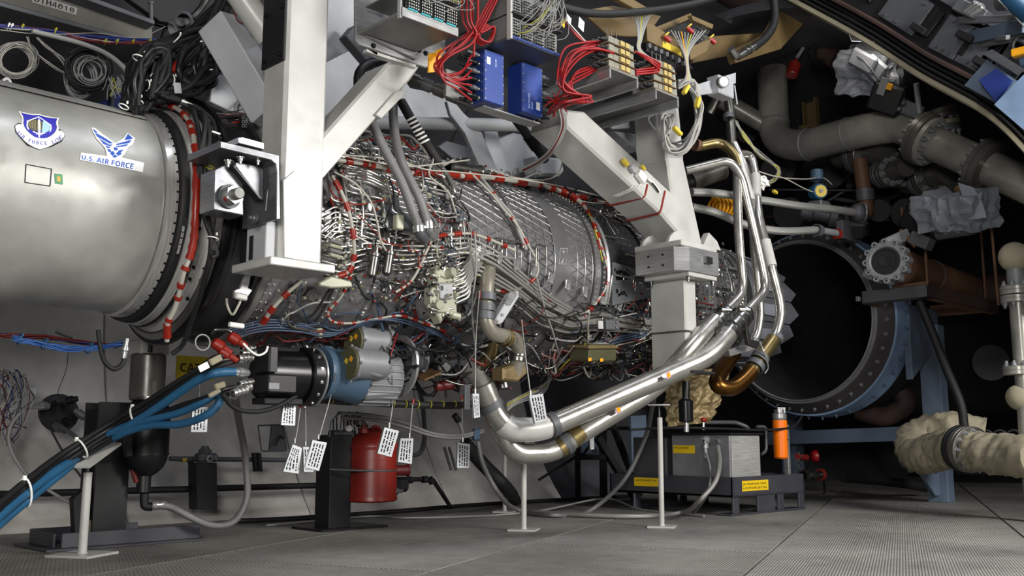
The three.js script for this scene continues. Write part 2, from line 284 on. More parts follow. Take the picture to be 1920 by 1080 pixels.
// ---------------------------------------------------------------- unseen lamps: key flood, added left fill, hall ceiling
function aimQ(p, t) { const m = new THREE.Matrix4().lookAt(p, t, V(0, 1, 0)); return new THREE.Quaternion().setFromRotationMatrix(m); }
KEYFILL.forEach(([x, y, z, ax, ay, az, w, h, I], i) => {
  const t = thing('unseen_flood', i ? 'square unseen fill panel added on a tripod left of the camera' : 'wide floodlight panel on a tripod right of the camera', 'work light');
  const p = V(x, y, z), q = aimQ(p, V(ax, ay, az)), dir = V(0, 0, -1).applyQuaternion(q);
  const o = box(0, 0, 0.06, w + 0.08, h + 0.08, 0.1, 0.01).applyQuaternion(q).translate(x, y, z); part('housing', o, M.black, t);
  part('diffuser', box(0, 0, 0, w, h, 0.01, 0.002).applyQuaternion(q).translate(x, y, z), M.lampGlass, t);
  part('pole', rod(V(x, 0.5, z).addScaledVector(dir, -0.14), p.clone().addScaledVector(dir, -0.14), 0.02), M.steel, t);
  for (let k = 0; k < 3; k++) part('leg', rod(V(x, 0.7, z).addScaledVector(dir, -0.14), V(x + 0.5 * Math.cos(k * 2.1), 0.012, z + 0.5 * Math.sin(k * 2.1)).addScaledVector(dir, -0.14), 0.014), M.steel, t);
  const L = new THREE.RectAreaLight(0xfdfaf4, I, w, h); L.position.copy(p).addScaledVector(dir, 0.03); L.lookAt(ax, ay, az); scene.add(L);
});
CEILINGLIGHTS.forEach(([x, y, z, w, d, I], i) => {
  const t = thing('ceiling_lamp', i ? 'long hanging hall lamp farther along the ceiling' : 'long hanging hall lamp above the open cell', 'lamp');
  part('housing', boxAB([x - w / 2 - 0.05, y + 0.01, z - d / 2 - 0.05], [x + w / 2 + 0.05, y + 0.12, z + d / 2 + 0.05], 0.01), M.white, t);
  part('diffuser', boxAB([x - w / 2, y - 0.005, z - d / 2], [x + w / 2, y + 0.01, z + d / 2], 0.002), M.lampGlass, t);
  for (const s of [-1, 1]) part('hanger', rod(V(x + s * w * 0.4, y + 0.12, z), V(x + s * w * 0.4, 7, z), 0.008), M.steel, t);
  const L = new THREE.RectAreaLight(0xf2f6ff, I, w, d); L.position.set(x, y - 0.03, z); L.lookAt(x, 0, z); scene.add(L);
});
// ================================================================ intake duct
const EA = V(0, EY, 0), EXd = V(1, 0, 0);
{
  const D = thing('intake_duct', 'large matte steel intake cylinder carrying the two blue and white emblems', 'duct');
  part('shell', lat([[0, 0.43], [0, 0.455], [-0.004, 0.461], [-0.02, 0.462], [-1.2, 0.468], [-1.205, 0.466], [-1.21, 0.468], [-2.6, 0.478], [-2.6, 0.45]].reverse(), EA, EXd, 96), M.duct, D);
  part('top_cover', lat([[-2.6, 0.479], [-2.6, 0.486], [-0.02, 0.4705], [-0.01, 0.462]], EA, EXd, 24, false, -0.9, 0.62), M.duct, D);
  part('joint_ring', lat([[0.001, 0.44], [0.001, 0.474], [0.006, 0.479], [0.05, 0.484], [0.054, 0.478]], EA, EXd, 96), M.ringSteel, D);
  part('rubber_seal', lat([[0.054, 0.46], [0.056, 0.494], [0.062, 0.5], [0.088, 0.505], [0.094, 0.5], [0.096, 0.47]], EA, EXd, 96, true), M.rubber, D);
  part('clamp_ring', lat([[0.097, 0.47], [0.098, 0.504], [0.102, 0.508], [0.132, 0.514], [0.136, 0.5]], EA, EXd, 96), M.ringSteel, D);
  part('inner_seal', lat([[0.136, 0.48], [0.138, 0.518], [0.146, 0.52], [0.15, 0.49]], EA, EXd, 96), M.rubber, D);
  for (let i = 0; i < 66; i++) { const a = i / 66 * 360; bolt(D, EN(0.045, a, 0.4835), EN(0, a, 1).sub(EA), 0.0036, M.boltDark); }
  // white print on the rubber
  const seaT = canvas(512, 48, (x, w, h) => { x.fillStyle = '#141416'; x.fillRect(0, 0, w, h); x.fillStyle = '#c9c9cc'; x.font = 'bold 34px sans-serif'; x.fillText('ENGINE SIDE  NSC-5097', 14, 37); });
  const fitR = r => p => { const d = V(0, p.y - EY, p.z); d.setLength(r); return V(p.x, EY + d.y, d.z); };
  part('print', quad([EN(0.066, 119, 0.5), EN(0.066, 100, 0.5), EN(0.087, 100, 0.5), EN(0.087, 119, 0.5)], 8, p => fitR(0.5035 + (p.x - 0.062) * 0.19)(p)), printM(seaT), D);
  // emblems: prints on the skin
  const on = r => p => fitR(r)(p);
  const sk = canvas(512, 512, (x) => {
    const shield = (s) => { x.beginPath(); const P = (a, b) => [256 + (a - 256) * s, 210 + (b - 210) * s]; x.moveTo(...P(60, 30)); x.quadraticCurveTo(...P(160, 70), ...P(256, 40)); x.quadraticCurveTo(...P(350, 80), ...P(452, 60)); x.quadraticCurveTo(...P(420, 130), ...P(440, 190)); x.quadraticCurveTo(...P(430, 330), ...P(262, 400)); x.quadraticCurveTo(...P(90, 320), ...P(84, 190)); x.quadraticCurveTo(...P(100, 110), ...P(60, 30)); x.closePath(); };
    x.fillStyle = '#e6e7ea'; shield(1.06); x.fill();
    x.beginPath(); x.moveTo(18, 250); x.quadraticCurveTo(60, 180, 120, 262); x.quadraticCurveTo(250, 420, 400, 282); x.quadraticCurveTo(470, 200, 506, 290); x.quadraticCurveTo(490, 360, 420, 400); x.quadraticCurveTo(330, 480, 262, 500); x.quadraticCurveTo(140, 470, 78, 380); x.quadraticCurveTo(20, 330, 18, 250); x.fill();
    x.fillStyle = '#2322a8'; shield(0.94); x.fill(); x.strokeStyle = '#e9dfa0'; x.lineWidth = 5; shield(0.97); x.stroke();
    x.fillStyle = '#8d8552'; x.beginPath(); x.arc(222, 205, 82, 0, 7); x.fill(); x.strokeStyle = '#1c1a30'; x.lineWidth = 5; for (let i = -3; i < 4; i++) { x.beginPath(); x.ellipse(222, 205, Math.abs(i) * 26 + 2, 80, 0, 0, 7); x.stroke(); x.beginPath(); x.moveTo(140, 205 + i * 24); x.lineTo(304, 205 + i * 24); x.stroke(); }
    x.fillStyle = '#a8d4e2'; x.beginPath(); x.arc(276, 215, 82, -1.4, 1.6); x.fill();
    x.strokeStyle = '#f4f4f4'; x.lineWidth = 13; x.beginPath(); x.arc(250, 205, 105, 1.0, 2.2); x.stroke(); x.beginPath(); x.moveTo(128, 170); x.lineTo(250, 80); x.lineTo(372, 190); x.stroke(); x.beginPath(); x.arc(250, 215, 118, 2.6, 3.6); x.stroke(); x.beginPath(); x.arc(250, 215, 118, -0.4, 0.5); x.stroke();
    x.fillStyle = '#f6f6f6'; x.beginPath(); x.moveTo(250, 92); x.lineTo(262, 140); x.lineTo(262, 300); x.lineTo(284, 330); x.lineTo(262, 322); x.lineTo(256, 360); x.lineTo(246, 360); x.lineTo(240, 322); x.lineTo(216, 330); x.lineTo(240, 298); x.lineTo(240, 140); x.fill();
    x.fillStyle = '#e6e7ea'; x.beginPath(); x.moveTo(60, 262); x.quadraticCurveTo(250, 470, 462, 262); x.lineTo(462, 370); x.quadraticCurveTo(300, 480, 262, 480); x.quadraticCurveTo(150, 470, 60, 350); x.fill();
    x.fillStyle = '#2b2a96'; x.font = 'bold 58px serif'; const s = 'AIR FORCE LCMC'; for (let i = 0; i < s.length; i++) { const a = Math.PI * (0.86 - 0.72 * i / (s.length - 1)); x.save(); x.translate(258 + 230 * Math.cos(a), 250 + 175 * Math.sin(a)); x.rotate((a - Math.PI / 2) * 0.6); x.textAlign = 'center'; x.scale(0.8, 1); x.fillText(s[i], 0, 22); x.restore(); }
  });
  const shape = (outline, r) => { // print cut to an outline of unit points, mapped on four measured corners of the skin
    return (c) => { const map = ([u, v]) => fitR(r)(c[0].clone().multiplyScalar((1 - u) * (1 - v)).addScaledVector(c[1], u * (1 - v)).addScaledVector(c[2], u * v).addScaledVector(c[3], (1 - u) * v)); const s = new THREE.ShapeGeometry(new THREE.Shape(outline.map(a => new THREE.Vector2(a[0], a[1]))), 1); const p = s.attributes.position, N = 3; let g = s.toNonIndexed(); for (let k = 0; k < N; k++) { const P = g.attributes.position, o = []; for (let i = 0; i < P.count; i += 3) { const q = [0, 1, 2].map(j => [P.getX(i + j), P.getY(i + j)]), m = (a, b) => [(a[0] + b[0]) / 2, (a[1] + b[1]) / 2]; const [A, B, C] = q, x = m(A, B), y = m(B, C), z = m(C, A); for (const t of [A, x, z, x, B, y, z, y, C, x, y, z]) o.push(t[0], t[1], 0); } g = new THREE.BufferGeometry(); g.setAttribute('position', new THREE.Float32BufferAttribute(o, 3)); } const P = g.attributes.position, pos = [], uv = []; for (let i = 0; i < P.count; i++) { const u = P.getX(i), v = P.getY(i), w = map([u, v]); pos.push(w.x, w.y, w.z); uv.push(u, 1 - v); } const ix = []; for (let i = 0; i < P.count; i += 3) { const a = V(...pos.slice(i * 3, i * 3 + 3)), b = V(...pos.slice(i * 3 + 3, i * 3 + 6)), c = V(...pos.slice(i * 3 + 6, i * 3 + 9)), d = V(0, a.y - EY, a.z); b.sub(a).cross(c.sub(a)).dot(d) > 0 ? ix.push(i, i + 1, i + 2) : ix.push(i, i + 2, i + 1); } const o = geo(pos, null, uv, ix); const n = o.attributes.normal; for (let i = 0; i < n.count; i++) { const d = V(0, pos[i * 3 + 1] - EY, pos[i * 3 + 2]).normalize(); n.setXYZ(i, d.x, d.y, d.z); } return o; };
  };
  const oS = [[.1, .03], [.3, .09], [.5, .05], [.7, .11], [.91, .09], [.86, .26], [.87, .42], [.96, .5], [1, .58], [.93, .74], [.75, .88], [.51, .99], [.27, .92], [.13, .76], [.04, .64], [.02, .48], [.09, .39], [.16, .4], [.17, .26]];
  const SKIN = 0.4665;
  const sg = part('shield_emblem', shape(oS, SKIN)([[24, 204], [120, 216], [121, 287], [23, 276]].map(a => CY(...a, SKIN))), printM(sk), D); sg.userData.label = 'blue shield emblem with a globe and an arrow';
  const wk = canvas(512, 384, (x) => {
    x.fillStyle = '#eff0f2'; x.fillRect(0, 0, 512, 384); x.fillStyle = '#2350b4';
    const poly = p => { x.beginPath(); p.forEach((q, i) => i ? x.lineTo(q[0], q[1]) : x.moveTo(q[0], q[1])); x.fill(); };
    poly([[86, 14], [112, 52], [128, 80], [94, 58]]); poly([[96, 66], [130, 88], [240, 170], [212, 178], [118, 116]]); poly([[128, 128], [208, 186], [240, 186], [222, 204], [168, 190]]); poly([[176, 200], [224, 210], [214, 226], [198, 222]]);
    poly([[352, 60], [394, 108], [362, 122], [326, 128]]); poly([[384, 120], [366, 156], [262, 190], [270, 172]]); poly([[362, 164], [340, 190], [272, 206], [262, 198]]);
    poly([[196, 232], [222, 232], [238, 256], [214, 262]]); poly([[244, 214], [262, 206], [282, 218], [276, 238], [254, 238]]); poly([[282, 238], [326, 220], [306, 256], [290, 262]]); poly([[222, 268], [246, 244], [264, 268], [246, 292]]); poly([[268, 262], [290, 244], [318, 262], [290, 284]]); poly([[246, 296], [266, 274], [286, 290], [262, 306]]);
    x.font = 'bold 60px sans-serif'; x.save(); x.translate(8, 372); x.scale(0.98, 1); x.fillText('U.S. AIR FORCE', 0, 0, 502); x.restore();
  });
  const oW = [[.15, .01], [.2, .02], [.3, .2], [.5, .44], [.62, .3], [.68, .13], [.8, .27], [.77, .44], [.7, .52], [.66, .68], [.62, .76], [.985, .8], [.995, .99], [.005, .99], [.01, .79], [.4, .78], [.36, .6], [.22, .36], [.16, .12]];
  const wg = part('wing_emblem', shape(oW, SKIN)([[152, 238], [277, 244], [268, 324], [149, 300]].map(a => CY(...a, SKIN))), printM(wk), D); wg.userData.label = 'blue winged emblem over white ground with lettering';
  for (const [a, b] of [[[49, 308], [97, 317]], [[97, 317], [94, 349]], [[94, 349], [47, 342]], [[47, 342], [49, 308]]]) part('panel_seam', sweep([CY(...a, 0.4665), CY((a[0] + b[0]) / 2, (a[1] + b[1]) / 2, 0.4665), CY(...b, 0.4665)], 0.0018, 5), M.dark, D);
  const gt = canvas(64, 64, (x) => { x.fillStyle = '#3d8a5a'; x.fillRect(0, 0, 64, 64); x.fillStyle = '#c9a23c'; x.fillRect(16, 16, 30, 32); x.fillStyle = '#8fae48'; x.fillRect(22, 22, 8, 8); });
  part('green_marker', quad([[102, 325], [117, 327], [118, 346], [104, 344]].map(a => CY(...a, SKIN)), 2, on(SKIN)), printM(gt), D);
  part('lifting_lug', lat([[-0.008, 0.011], [-0.008, 0.022], [0.008, 0.022], [0.008, 0.011], [-0.008, 0.011]], U(12, 155, -0.1), V(0.3, 0.1, 1), 18), M.white, D);
}
// ================================================================ the engine
const ER = t => t < 0.26 ? 0.56 : t < 0.52 ? 0.555 : t < 1.55 ? 0.575 : t < 2.8 ? 0.565 : t < 3.9 ? 0.53 - (t - 2.8) * 0.035 : t < 4.55 ? 0.475 : 0.46;
const ENG = thing('jet_engine', 'dark metal jet engine wrapped in silver tubes and red banded wiring', 'jet engine');
{
  const G = ENG, er = rng(21);
  part('inlet_frame', lat([[0.15, 0.44], [0.15, 0.497], [0.16, 0.503], [0.21, 0.545], [0.226, 0.556], [0.228, 0.54]], EA, EXd, 96), M.frameSteel, G);
  for (const [x, y] of [[353, 500], [363, 501], [383, 503], [399, 505], [345, 522], [356, 523], [376, 524], [392, 527], [374, 428], [352, 560]]) { const p = CY(x, y, 0.532); bolt(G, p, V(-0.7, p.y - EY, p.z), 0.006, M.boltDark); }
  part('front_flange', lat([[0.222, 0.54], [0.224, 0.594], [0.23, 0.6], [0.25, 0.6], [0.256, 0.594], [0.258, 0.54]], EA, EXd, 96), M.blackGloss, G);
  part('flange_lip', lat([[0.2, 0.535], [0.2, 0.548], [0.214, 0.574], [0.222, 0.575], [0.222, 0.55]], EA, EXd, 96), M.steel, G);
  part('front_case', lat([[0.258, 0.545], [0.27, 0.555], [0.3, 0.555], [0.3, 0.535], [0.44, 0.54], [0.44, 0.565], [0.455, 0.57], [0.462, 0.566]], EA, EXd, 80), M.caseDark, G);
  part('strap_ring', lat([[0.462, 0.56], [0.464, 0.586], [0.47, 0.589], [0.492, 0.589], [0.498, 0.585], [0.5, 0.56]], EA, EXd, 96), M.aluDull, G);
  part('fan_case', lat([[0.5, 0.565], [0.52, 0.58], [0.56, 0.58], [0.56, 0.566], [0.66, 0.57], [0.66, 0.583], [0.685, 0.583], [0.685, 0.57], [0.86, 0.575], [0.86, 0.587], [0.89, 0.587], [0.89, 0.573], [1.08, 0.573], [1.08, 0.585], [1.105, 0.585], [1.105, 0.572], [1.34, 0.57], [1.34, 0.588], [1.37, 0.588], [1.37, 0.565], [1.56, 0.56]], EA, EXd, 96), M.case, G);
  part('bypass_case', lat([[1.56, 0.55], [1.56, 0.585], [1.6, 0.585], [1.6, 0.56], [2.04, 0.56], [2.04, 0.572], [2.07, 0.572], [2.07, 0.558], [2.36, 0.558], [2.36, 0.562], [2.5, 0.562], [2.5, 0.556], [2.72, 0.552], [2.72, 0.572], [2.77, 0.572], [2.77, 0.54]], EA, EXd, 120), M.case, G);
  part('rear_case', lat([[2.77, 0.53], [2.79, 0.568], [2.82, 0.568], [2.82, 0.532], [3.3, 0.515], [3.3, 0.53], [3.33, 0.53], [3.33, 0.512], [3.86, 0.492], [3.86, 0.51], [3.9, 0.51], [3.9, 0.48]], EA, EXd, 96), M.caseDark, G);
  part('augmentor_case', lat([[3.9, 0.475], [4.1, 0.475], [4.1, 0.492], [4.13, 0.492], [4.13, 0.472], [4.5, 0.468], [4.5, 0.49], [4.55, 0.49], [4.55, 0.45]], EA, EXd, 96), M.case, G);
  // triangular stiffening grid on the bypass case
  const R = t => t < 2.36 ? 0.5595 : t < 2.5 ? 0.5625 : 0.5545;
  const grid = (t0, t1, a0, a1, nt, na) => { const out = [], dt = (t1 - t0) / nt, da = (a1 - a0) / na; const seg = (ta, aa, tb, ab) => { const p = [0, 0.5, 1].map(k => { const t = ta + (tb - ta) * k; return EN(t, aa + (ab - aa) * k, R(t)); }); out.push(sweep(p, 0.005, 4, false)); };
    for (let i = 0; i <= nt; i++) for (let j = 0; j < na; j++) { const t = t0 + i * dt, a = a0 + (j + (i & 1 ? 0.5 : 0)) * da; seg(t, a, t, a + da); if (i < nt) { const s = i & 1 ? -0.5 : 0.5; seg(t, a, t + dt, a + s * da - 0 + (i & 1 ? 0 : 0)); seg(t, a + (i & 1 ? 0 : da), t + dt, a + (i & 1 ? 0.5 : 0.5) * da); } } return out; };
  stuff('stiffening_grid', [...grid(1.62, 2.03, 22, 98, 6, 12), ...grid(2.08, 2.36, 18, 116, 4, 16), ...grid(2.5, 2.71, 18, 120, 3, 17)], M.case, G);
  const studs = []; const stud = (t, a, r, s) => studs.push([t, a, r, s]);
  for (let t = 1.62; t < 2.72; t += 0.052) for (let a = 16; a < 58; a += 3.2) if (t < 2.34 || t > 2.52) stud(t + (Math.round(a / 3.2) & 1 ? 0.026 : 0), a, R(t), 0.0045);
  for (const [t, n, r, s] of [[0.512, 72, 0.578, 0.006], [0.54, 72, 0.58, 0.006], [0.672, 90, 0.583, 0.0055], [0.875, 90, 0.587, 0.0055], [1.092, 90, 0.585, 0.0055], [1.355, 96, 0.588, 0.0055], [1.58, 100, 0.585, 0.0055], [2.055, 110, 0.572, 0.005], [2.745, 110, 0.572, 0.0055], [2.805, 110, 0.568, 0.005], [3.315, 90, 0.53, 0.005], [3.88, 80, 0.51, 0.005], [4.115, 80, 0.492, 0.005], [4.525, 70, 0.49, 0.006]]) for (let i = 0; i < n; i++) { const a = i / n * 360; if (a < 195) stud(t, a, r, s); }
  for (let i = 0; i < 620; i++) { const t = 2.84 + er() * 1.0, a = 12 + er() * 100; stud(t, Math.round(a / 5) * 5, ER(t), 0.004); }
  const im = new THREE.InstancedMesh(boltGeo, M.bolt, studs.length); const mm = new THREE.Matrix4(), qq = new THREE.Quaternion(); studs.forEach(([t, a, r, s], i) => { qq.setFromUnitVectors(V(0, 1, 0), EN(0, a, 1).sub(EA)); mm.compose(EN(t, a, r - 0.001), qq, V(s, s, s)); im.setMatrixAt(i, mm); }); im.name = 'case_bolts'; im.userData.kind = 'stuff'; sh(im); G.add(im);
  // raised number pad and print on the smooth belt
  const pad = canvas(128, 192, (x) => { x.fillStyle = '#6a6a6c'; x.fillRect(0, 0, 128, 192); x.strokeStyle = '#b9b9b9'; x.lineWidth = 6; x.strokeRect(14, 12, 100, 166); x.font = 'bold 76px sans-serif'; x.fillStyle = '#c4c4c4'; x.fillText('2', 42, 88); x.fillText('2', 42, 164); });
  part('number_pad', quad([[1049, 464], [1066, 464], [1062, 498], [1046, 497]].map(a => CY(...a, 0.5645)), 2), printM(pad, { metalness: 0.6, roughness: 0.4 }), G);
  // rear mount bracket: three-sided frame with two openings
  const br = new THREE.Shape(); const B = a => { const p = U(a[0], a[1], 0.53); return new THREE.Vector2(p.x, p.y); };
  [[1143, 493], [1205, 512], [1226, 516], [1226, 556], [1200, 560], [1143, 573]].forEach((a, i) => { const q = B(a); i ? br.lineTo(q.x, q.y) : br.moveTo(q.x, q.y); });
  for (const hole of [[[1148, 502], [1172, 506], [1184, 516], [1180, 524], [1148, 527]], [[1148, 543], [1162, 544], [1165, 552], [1150, 558]]]) { const h = new THREE.Path(); hole.forEach((a, i) => { const q = B(a); i ? h.lineTo(q.x, q.y) : h.moveTo(q.x, q.y); }); br.holes.push(h); }
  part('mount_bracket', new THREE.ExtrudeGeometry(br, { depth: 0.03, bevelEnabled: true, bevelSize: 0.004, bevelThickness: 0.004, bevelSegments: 1 }).translate(0, 0, 0.525), M.castDark, G);
  part('mount_ring', lat([[2.83, 0.53], [2.83, 0.575], [2.845, 0.58], [2.86, 0.575], [2.86, 0.53]], EA, EXd, 60, false, 0.9, 1.95), M.alu, G);
  const dat = canvas(64, 96, (x) => { x.fillStyle = '#4a4a4e'; x.fillRect(0, 0, 64, 96); x.fillStyle = '#dedede'; x.font = 'bold 30px sans-serif'; x.fillText('251', 6, 36); x.fillText('51', 12, 76); });
  part('stencil', quad([[1196, 519], [1209, 521], [1209, 537], [1196, 535]].map(a => U(...a, 0.561)), 1), printM(dat), G);
  // exhaust nozzle: overlapping flaps with light seal plates, each its own
  const NF = 15;
  part('nozzle_core', lat([[4.5, 0.44], [4.72, 0.452], [5.0, 0.44], [5.3, 0.42], [5.3, 0.4], [4.5, 0.41]], EA, EXd, 60), M.dark, G);
  for (let i = 0; i < NF; i++) {
    const a = i / NF * 360, da = 360 / NF; const fl = (t0, t1, r0, r1, w0, w1, tip, th) => { const P = [], n = 4; const g = []; const T = [[t0, r0, w0], [t1, r1, w1]]; const pos = [], idx = []; const row = (t, r, w) => { for (let k = 0; k <= n; k++) pos.push(EN(t, a + (k / n - 0.5) * w * da, r)); }; row(t0, r0, w0); row(t1, r1, w1); const tipP = EN(tip, a, r1 - 0.012); const m = n + 1; const tri = []; for (let k = 0; k < n; k++) tri.push([k, k + 1, m + k], [k + 1, m + k + 1, m + k]); pos.push(tipP); for (let k = 0; k < n; k++) tri.push([m + k, m + k + 1, 2 * m]); const N = pos.length; const all = [...pos, ...pos.map(p => { const d = V(0, p.y - EY, p.z); d.setLength(d.length() - th); return V(p.x, EY + d.y, d.z); })]; const f = [...tri, ...tri.map(q => [q[0] + N, q[2] + N, q[1] + N])]; const edge = [...Array(m).keys()].map(k => k); const loop = []; for (let k = 0; k <= n; k++) loop.push(k); loop.push(m + n, 2 * m, m, 0); for (let k = 0; k < loop.length - 1; k++) { const A = loop[k], Bq = loop[k + 1]; f.push([A, A + N, Bq], [Bq, A + N, Bq + N]); } const ps = []; for (const q of f) for (const v of q) ps.push(all[v].x, all[v].y, all[v].z); const gg = new THREE.BufferGeometry(); gg.setAttribute('position', new THREE.Float32BufferAttribute(ps, 3)); gg.computeVertexNormals(); return gg; };
    part('nozzle_flap', fl(4.75, 5.3, 0.462, 0.432, 0.96, 0.94, 5.44, 0.012), M.flap, G);
    const sp = part('seal_plate', fl(4.8, 5.16, 0.474, 0.456, 0.42, 0.5, 5.2, 0.008), M.flapPlate, G);
  }
  part('nozzle_ring', lat([[4.66, 0.44], [4.66, 0.475], [4.7, 0.484], [4.76, 0.484], [4.78, 0.46]], EA, EXd, 60), M.castDark, G);
}
// ================================================================ exhaust collector behind the nozzle
{
  const G = thing('exhaust_collector', 'black round exhaust tunnel mouth with a blue bolted outer flange', 'duct');
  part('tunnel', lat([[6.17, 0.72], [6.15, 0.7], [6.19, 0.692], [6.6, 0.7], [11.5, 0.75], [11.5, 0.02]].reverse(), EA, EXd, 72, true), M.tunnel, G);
  part('mouth_lip', lat([[6.16, 0.7], [6.135, 0.704], [6.13, 0.71], [6.14, 0.717], [6.17, 0.72]], EA, EXd, 96, true), M.lipGrey, G);
  part('lip_band', lat([[6.165, 0.718], [6.145, 0.721], [6.142, 0.73], [6.155, 0.738], [6.19, 0.74]], EA, EXd, 96, true), M.lipGrey, G);
  part('packing_ring', lat([[6.17, 0.735], [6.175, 0.742], [6.325, 0.826], [6.335, 0.82]], EA, EXd, 96), M.ringDark, G);
  part('bolt_flange', lat([[6.325, 0.8], [6.328, 0.838], [6.334, 0.842], [6.62, 0.85], [6.64, 0.845], [6.64, 0.8]], EA, EXd, 96), M.flangeBlue, G);
  part('outer_casing', lat([[6.5, 0.74], [6.52, 0.78], [11, 0.78], [11, 0.7]], EA, EXd, 60), M.dark, G);
  for (let i = 0; i < 40; i++) { const a = i * 9 + 3, d = EN(0, a, 1).sub(EA); bolt(G, EN(6.25, a, 0.784), d.clone().add(V(-0.56, 0, 0)), 0.012, M.castGrey, studGeo); bolt(G, EN(6.48, a + 4, 0.846), d, 0.013, M.boltBlue, studGeo); }
  // legs
  part('cross_beam', beam(XP(1440, 822, 7.1), XP(1740, 812, 7.1), 0.12, 0.13, 0.004), M.steelBlue, G);
  part('leg', beam(V(7.0, 0, 0.84), V(7.0, 1.55, 0.84), 0.18, 0.14, 0.004), M.steelBlue, G);
  part('leg', beam(V(7.3, 0, -0.75), V(7.3, 1.05, -0.75), 0.16, 0.16, 0.004), M.steelBlue, G);
  part('gusset', plate([[6.3, 0.46, 0, 'w'], [6.95, 0.46, 0, 'w'], [6.95, 0.06, 0, 'w'], [6.85, 0.06, 0, 'w']], 0.86, 0.03, 0.004), M.steelBlue, G);
  part('saddle', plate([[6.52, 1.7, 0, 'w'], [7.12, 1.7, 0, 'w'], [7.12, 1.5, 0, 'w'], [6.95, 1.3, 0, 'w'], [6.52, 1.05, 0, 'w']], 0.86, 0.06, 0.004), M.steelBlue, G);
}
// ================================================================ white thrust-stand columns
const F1 = 0.85;
{
  const G = thing('support_column', 'white Y-shaped steel column with a foot plate hanging before the engine front', 'column', null);
  const xL = 0.335, xR = 0.552;
  part('post', box((xL + xR) / 2, 2.3, (F1 + 0.655) / 2, xR - xL, 2.0, F1 - 0.655, 0.016), M.white, G);
  part('diagonal_strut', plate([[598, 262], [728, 117], [790, 122], [770, 150], [598, 345]], F1 - 0.004, 0.19, 0.012), M.white, G);
  part('strut_doubler', plate([[704, 215], [742, 172], [757, 167], [760, 176], [716, 222]], F1 + 0.012, 0.06, 0.003), M.white, G);
  part('front_doubler', plate([[531, 338], [552, 320], [552, 486], [533, 483]], F1 + 0.008, 0.05, 0.003), M.white, G);
  part('foot_plate', boxAB([0.252, 1.265, 0.6], [0.572, 1.3, 0.92], 0.004), M.white, G);
  part('side_plate', boxAB([0.285, 1.3, 0.66], [0.335, 1.47, 0.82], 0.004), M.whiteGrey, G);
  part('recess_shade', boxAB([0.281, 1.315, 0.69], [0.286, 1.42, 0.72], 0.001), M.dark, G);  // raised dark slab; its colour gives the shade of a recess
  const bp = part('blanking_plate', boxAB([0.322, 2.19, 0.66], [0.335, 2.7, 0.845], 0.003), M.dark, G); bp.userData.label = 'dark bolted blanking plate';
  for (const [y, z] of [[2.22, 0.69], [2.22, 0.82], [2.44, 0.69], [2.44, 0.82]]) bolt(G, V(0.322, y, z), V(-1, 0, 0), 0.008, M.boltDark);
  // machined corner bracket
  part('corner_bracket', plate([[413, 264], [524, 291], [526, 411], [518, 411], [519, 322], [517, 308], [508, 300], [413, 277]], 0.94, 0.28, 0.003), M.blockSteel, G);
  part('bracket_shim', plate([[446, 258], [448, 268], [495, 280], [495, 268], [484, 265], [455, 257]], 0.92, 0.1, 0.002), M.alu, G);
  const gs = part('gusset', plate([[440, 303], [490, 312], [495, 320], [495, 375], [489, 374], [440, 310]], 0.86, 0.03, 0.004), M.blockSteel, G);
  part('gusset_edge', plate([[438, 303], [443, 304], [443, 314], [495, 376], [487, 373], [438, 313]], 0.875, 0.045, 0.002), M.caseDark, G);
  for (const [x, y] of [[428, 301], [451, 295], [484, 297]]) bolt(G, U(x, y, 0.9), V(0, -1, 0), 0.012, M.bolt, studGeo);
  for (const [x, y] of [[512, 320], [512, 398], [478, 410]]) bolt(G, U(x, y, 0.86), V(-1, 0, 0.1), 0.013, M.castDark, studGeo);
  part('lock_wire', cab([[508, 322, 0.86], [503, 350, 0.87], [498, 395, 0.86]], 0.003), M.steel, G);
  const bl = part('mount_block', plate([[402, 318], [440, 300], [456, 330], [457, 404], [400, 393]], 0.84, 0.12, 0.004), M.blockSteel, G);
  part('mount_washer', lat([[0, 0.046], [0.004, 0.05], [0.014, 0.05], [0.016, 0.02]], U(428, 369, 0.84), V(0, 0, 1), 24), M.castDark, G);
  part('mount_nut', new THREE.CylinderGeometry(0.04, 0.043, 0.04, 6).rotateX(Math.PI / 2).translate(0, 0, 0.03).applyMatrix4(new THREE.Matrix4().setPosition(U(430, 368, 0.845))), M.alu, G);
  part('mount_stud', lat([[0, 0.025], [0.075, 0.025], [0.08, 0.021], [0.08, 0]], U(431, 368, 0.845), V(0, 0, 1), 20), M.aluDull, G);
  part('seal_wax', ball(U(424, 372, 0.87), 0.012, 8), M.redWrap, G);
  part('mount_arm', plate([[470, 330], [530, 320], [530, 500], [470, 500]], 0.66, 0.1, 0.004), M.dark, G);
}
{ // braces behind the column
  const G = thing('brace_frame', 'light grey diagonal brace reaching up to the left behind the white column', 'brace');
  part('brace', beam([412, 45, 0.35], [512, 215, 0.55], 0.16, 0.16, 0.006, 0.4), M.whiteGrey, G);
  part('web', plate([[400, 60], [500, 66], [505, 160], [470, 150]], 0.35, 0.02), M.whiteGrey, G);
  part('red_stripe', pipe([[438, 18, 0.46], [444, 40, 0.46], [476, 52, 0.46], [500, 66, 0.46]], 1.6, 0.03, 6), M.maroon, G);
  part('lower_web', plate([[398, 140], [430, 140], [500, 200], [498, 240], [394, 190]], 0.12, 0.05), M.whiteGrey, G);
  solo('wrapped_pipe', pipe([[430, -40, 0.5], [463, 10, 0.52], [506, 70, 0.54]], 26, 0.05, 18), M.white, 'thick white wrapped pipe slanting behind the top of the white column', 'pipe');
}
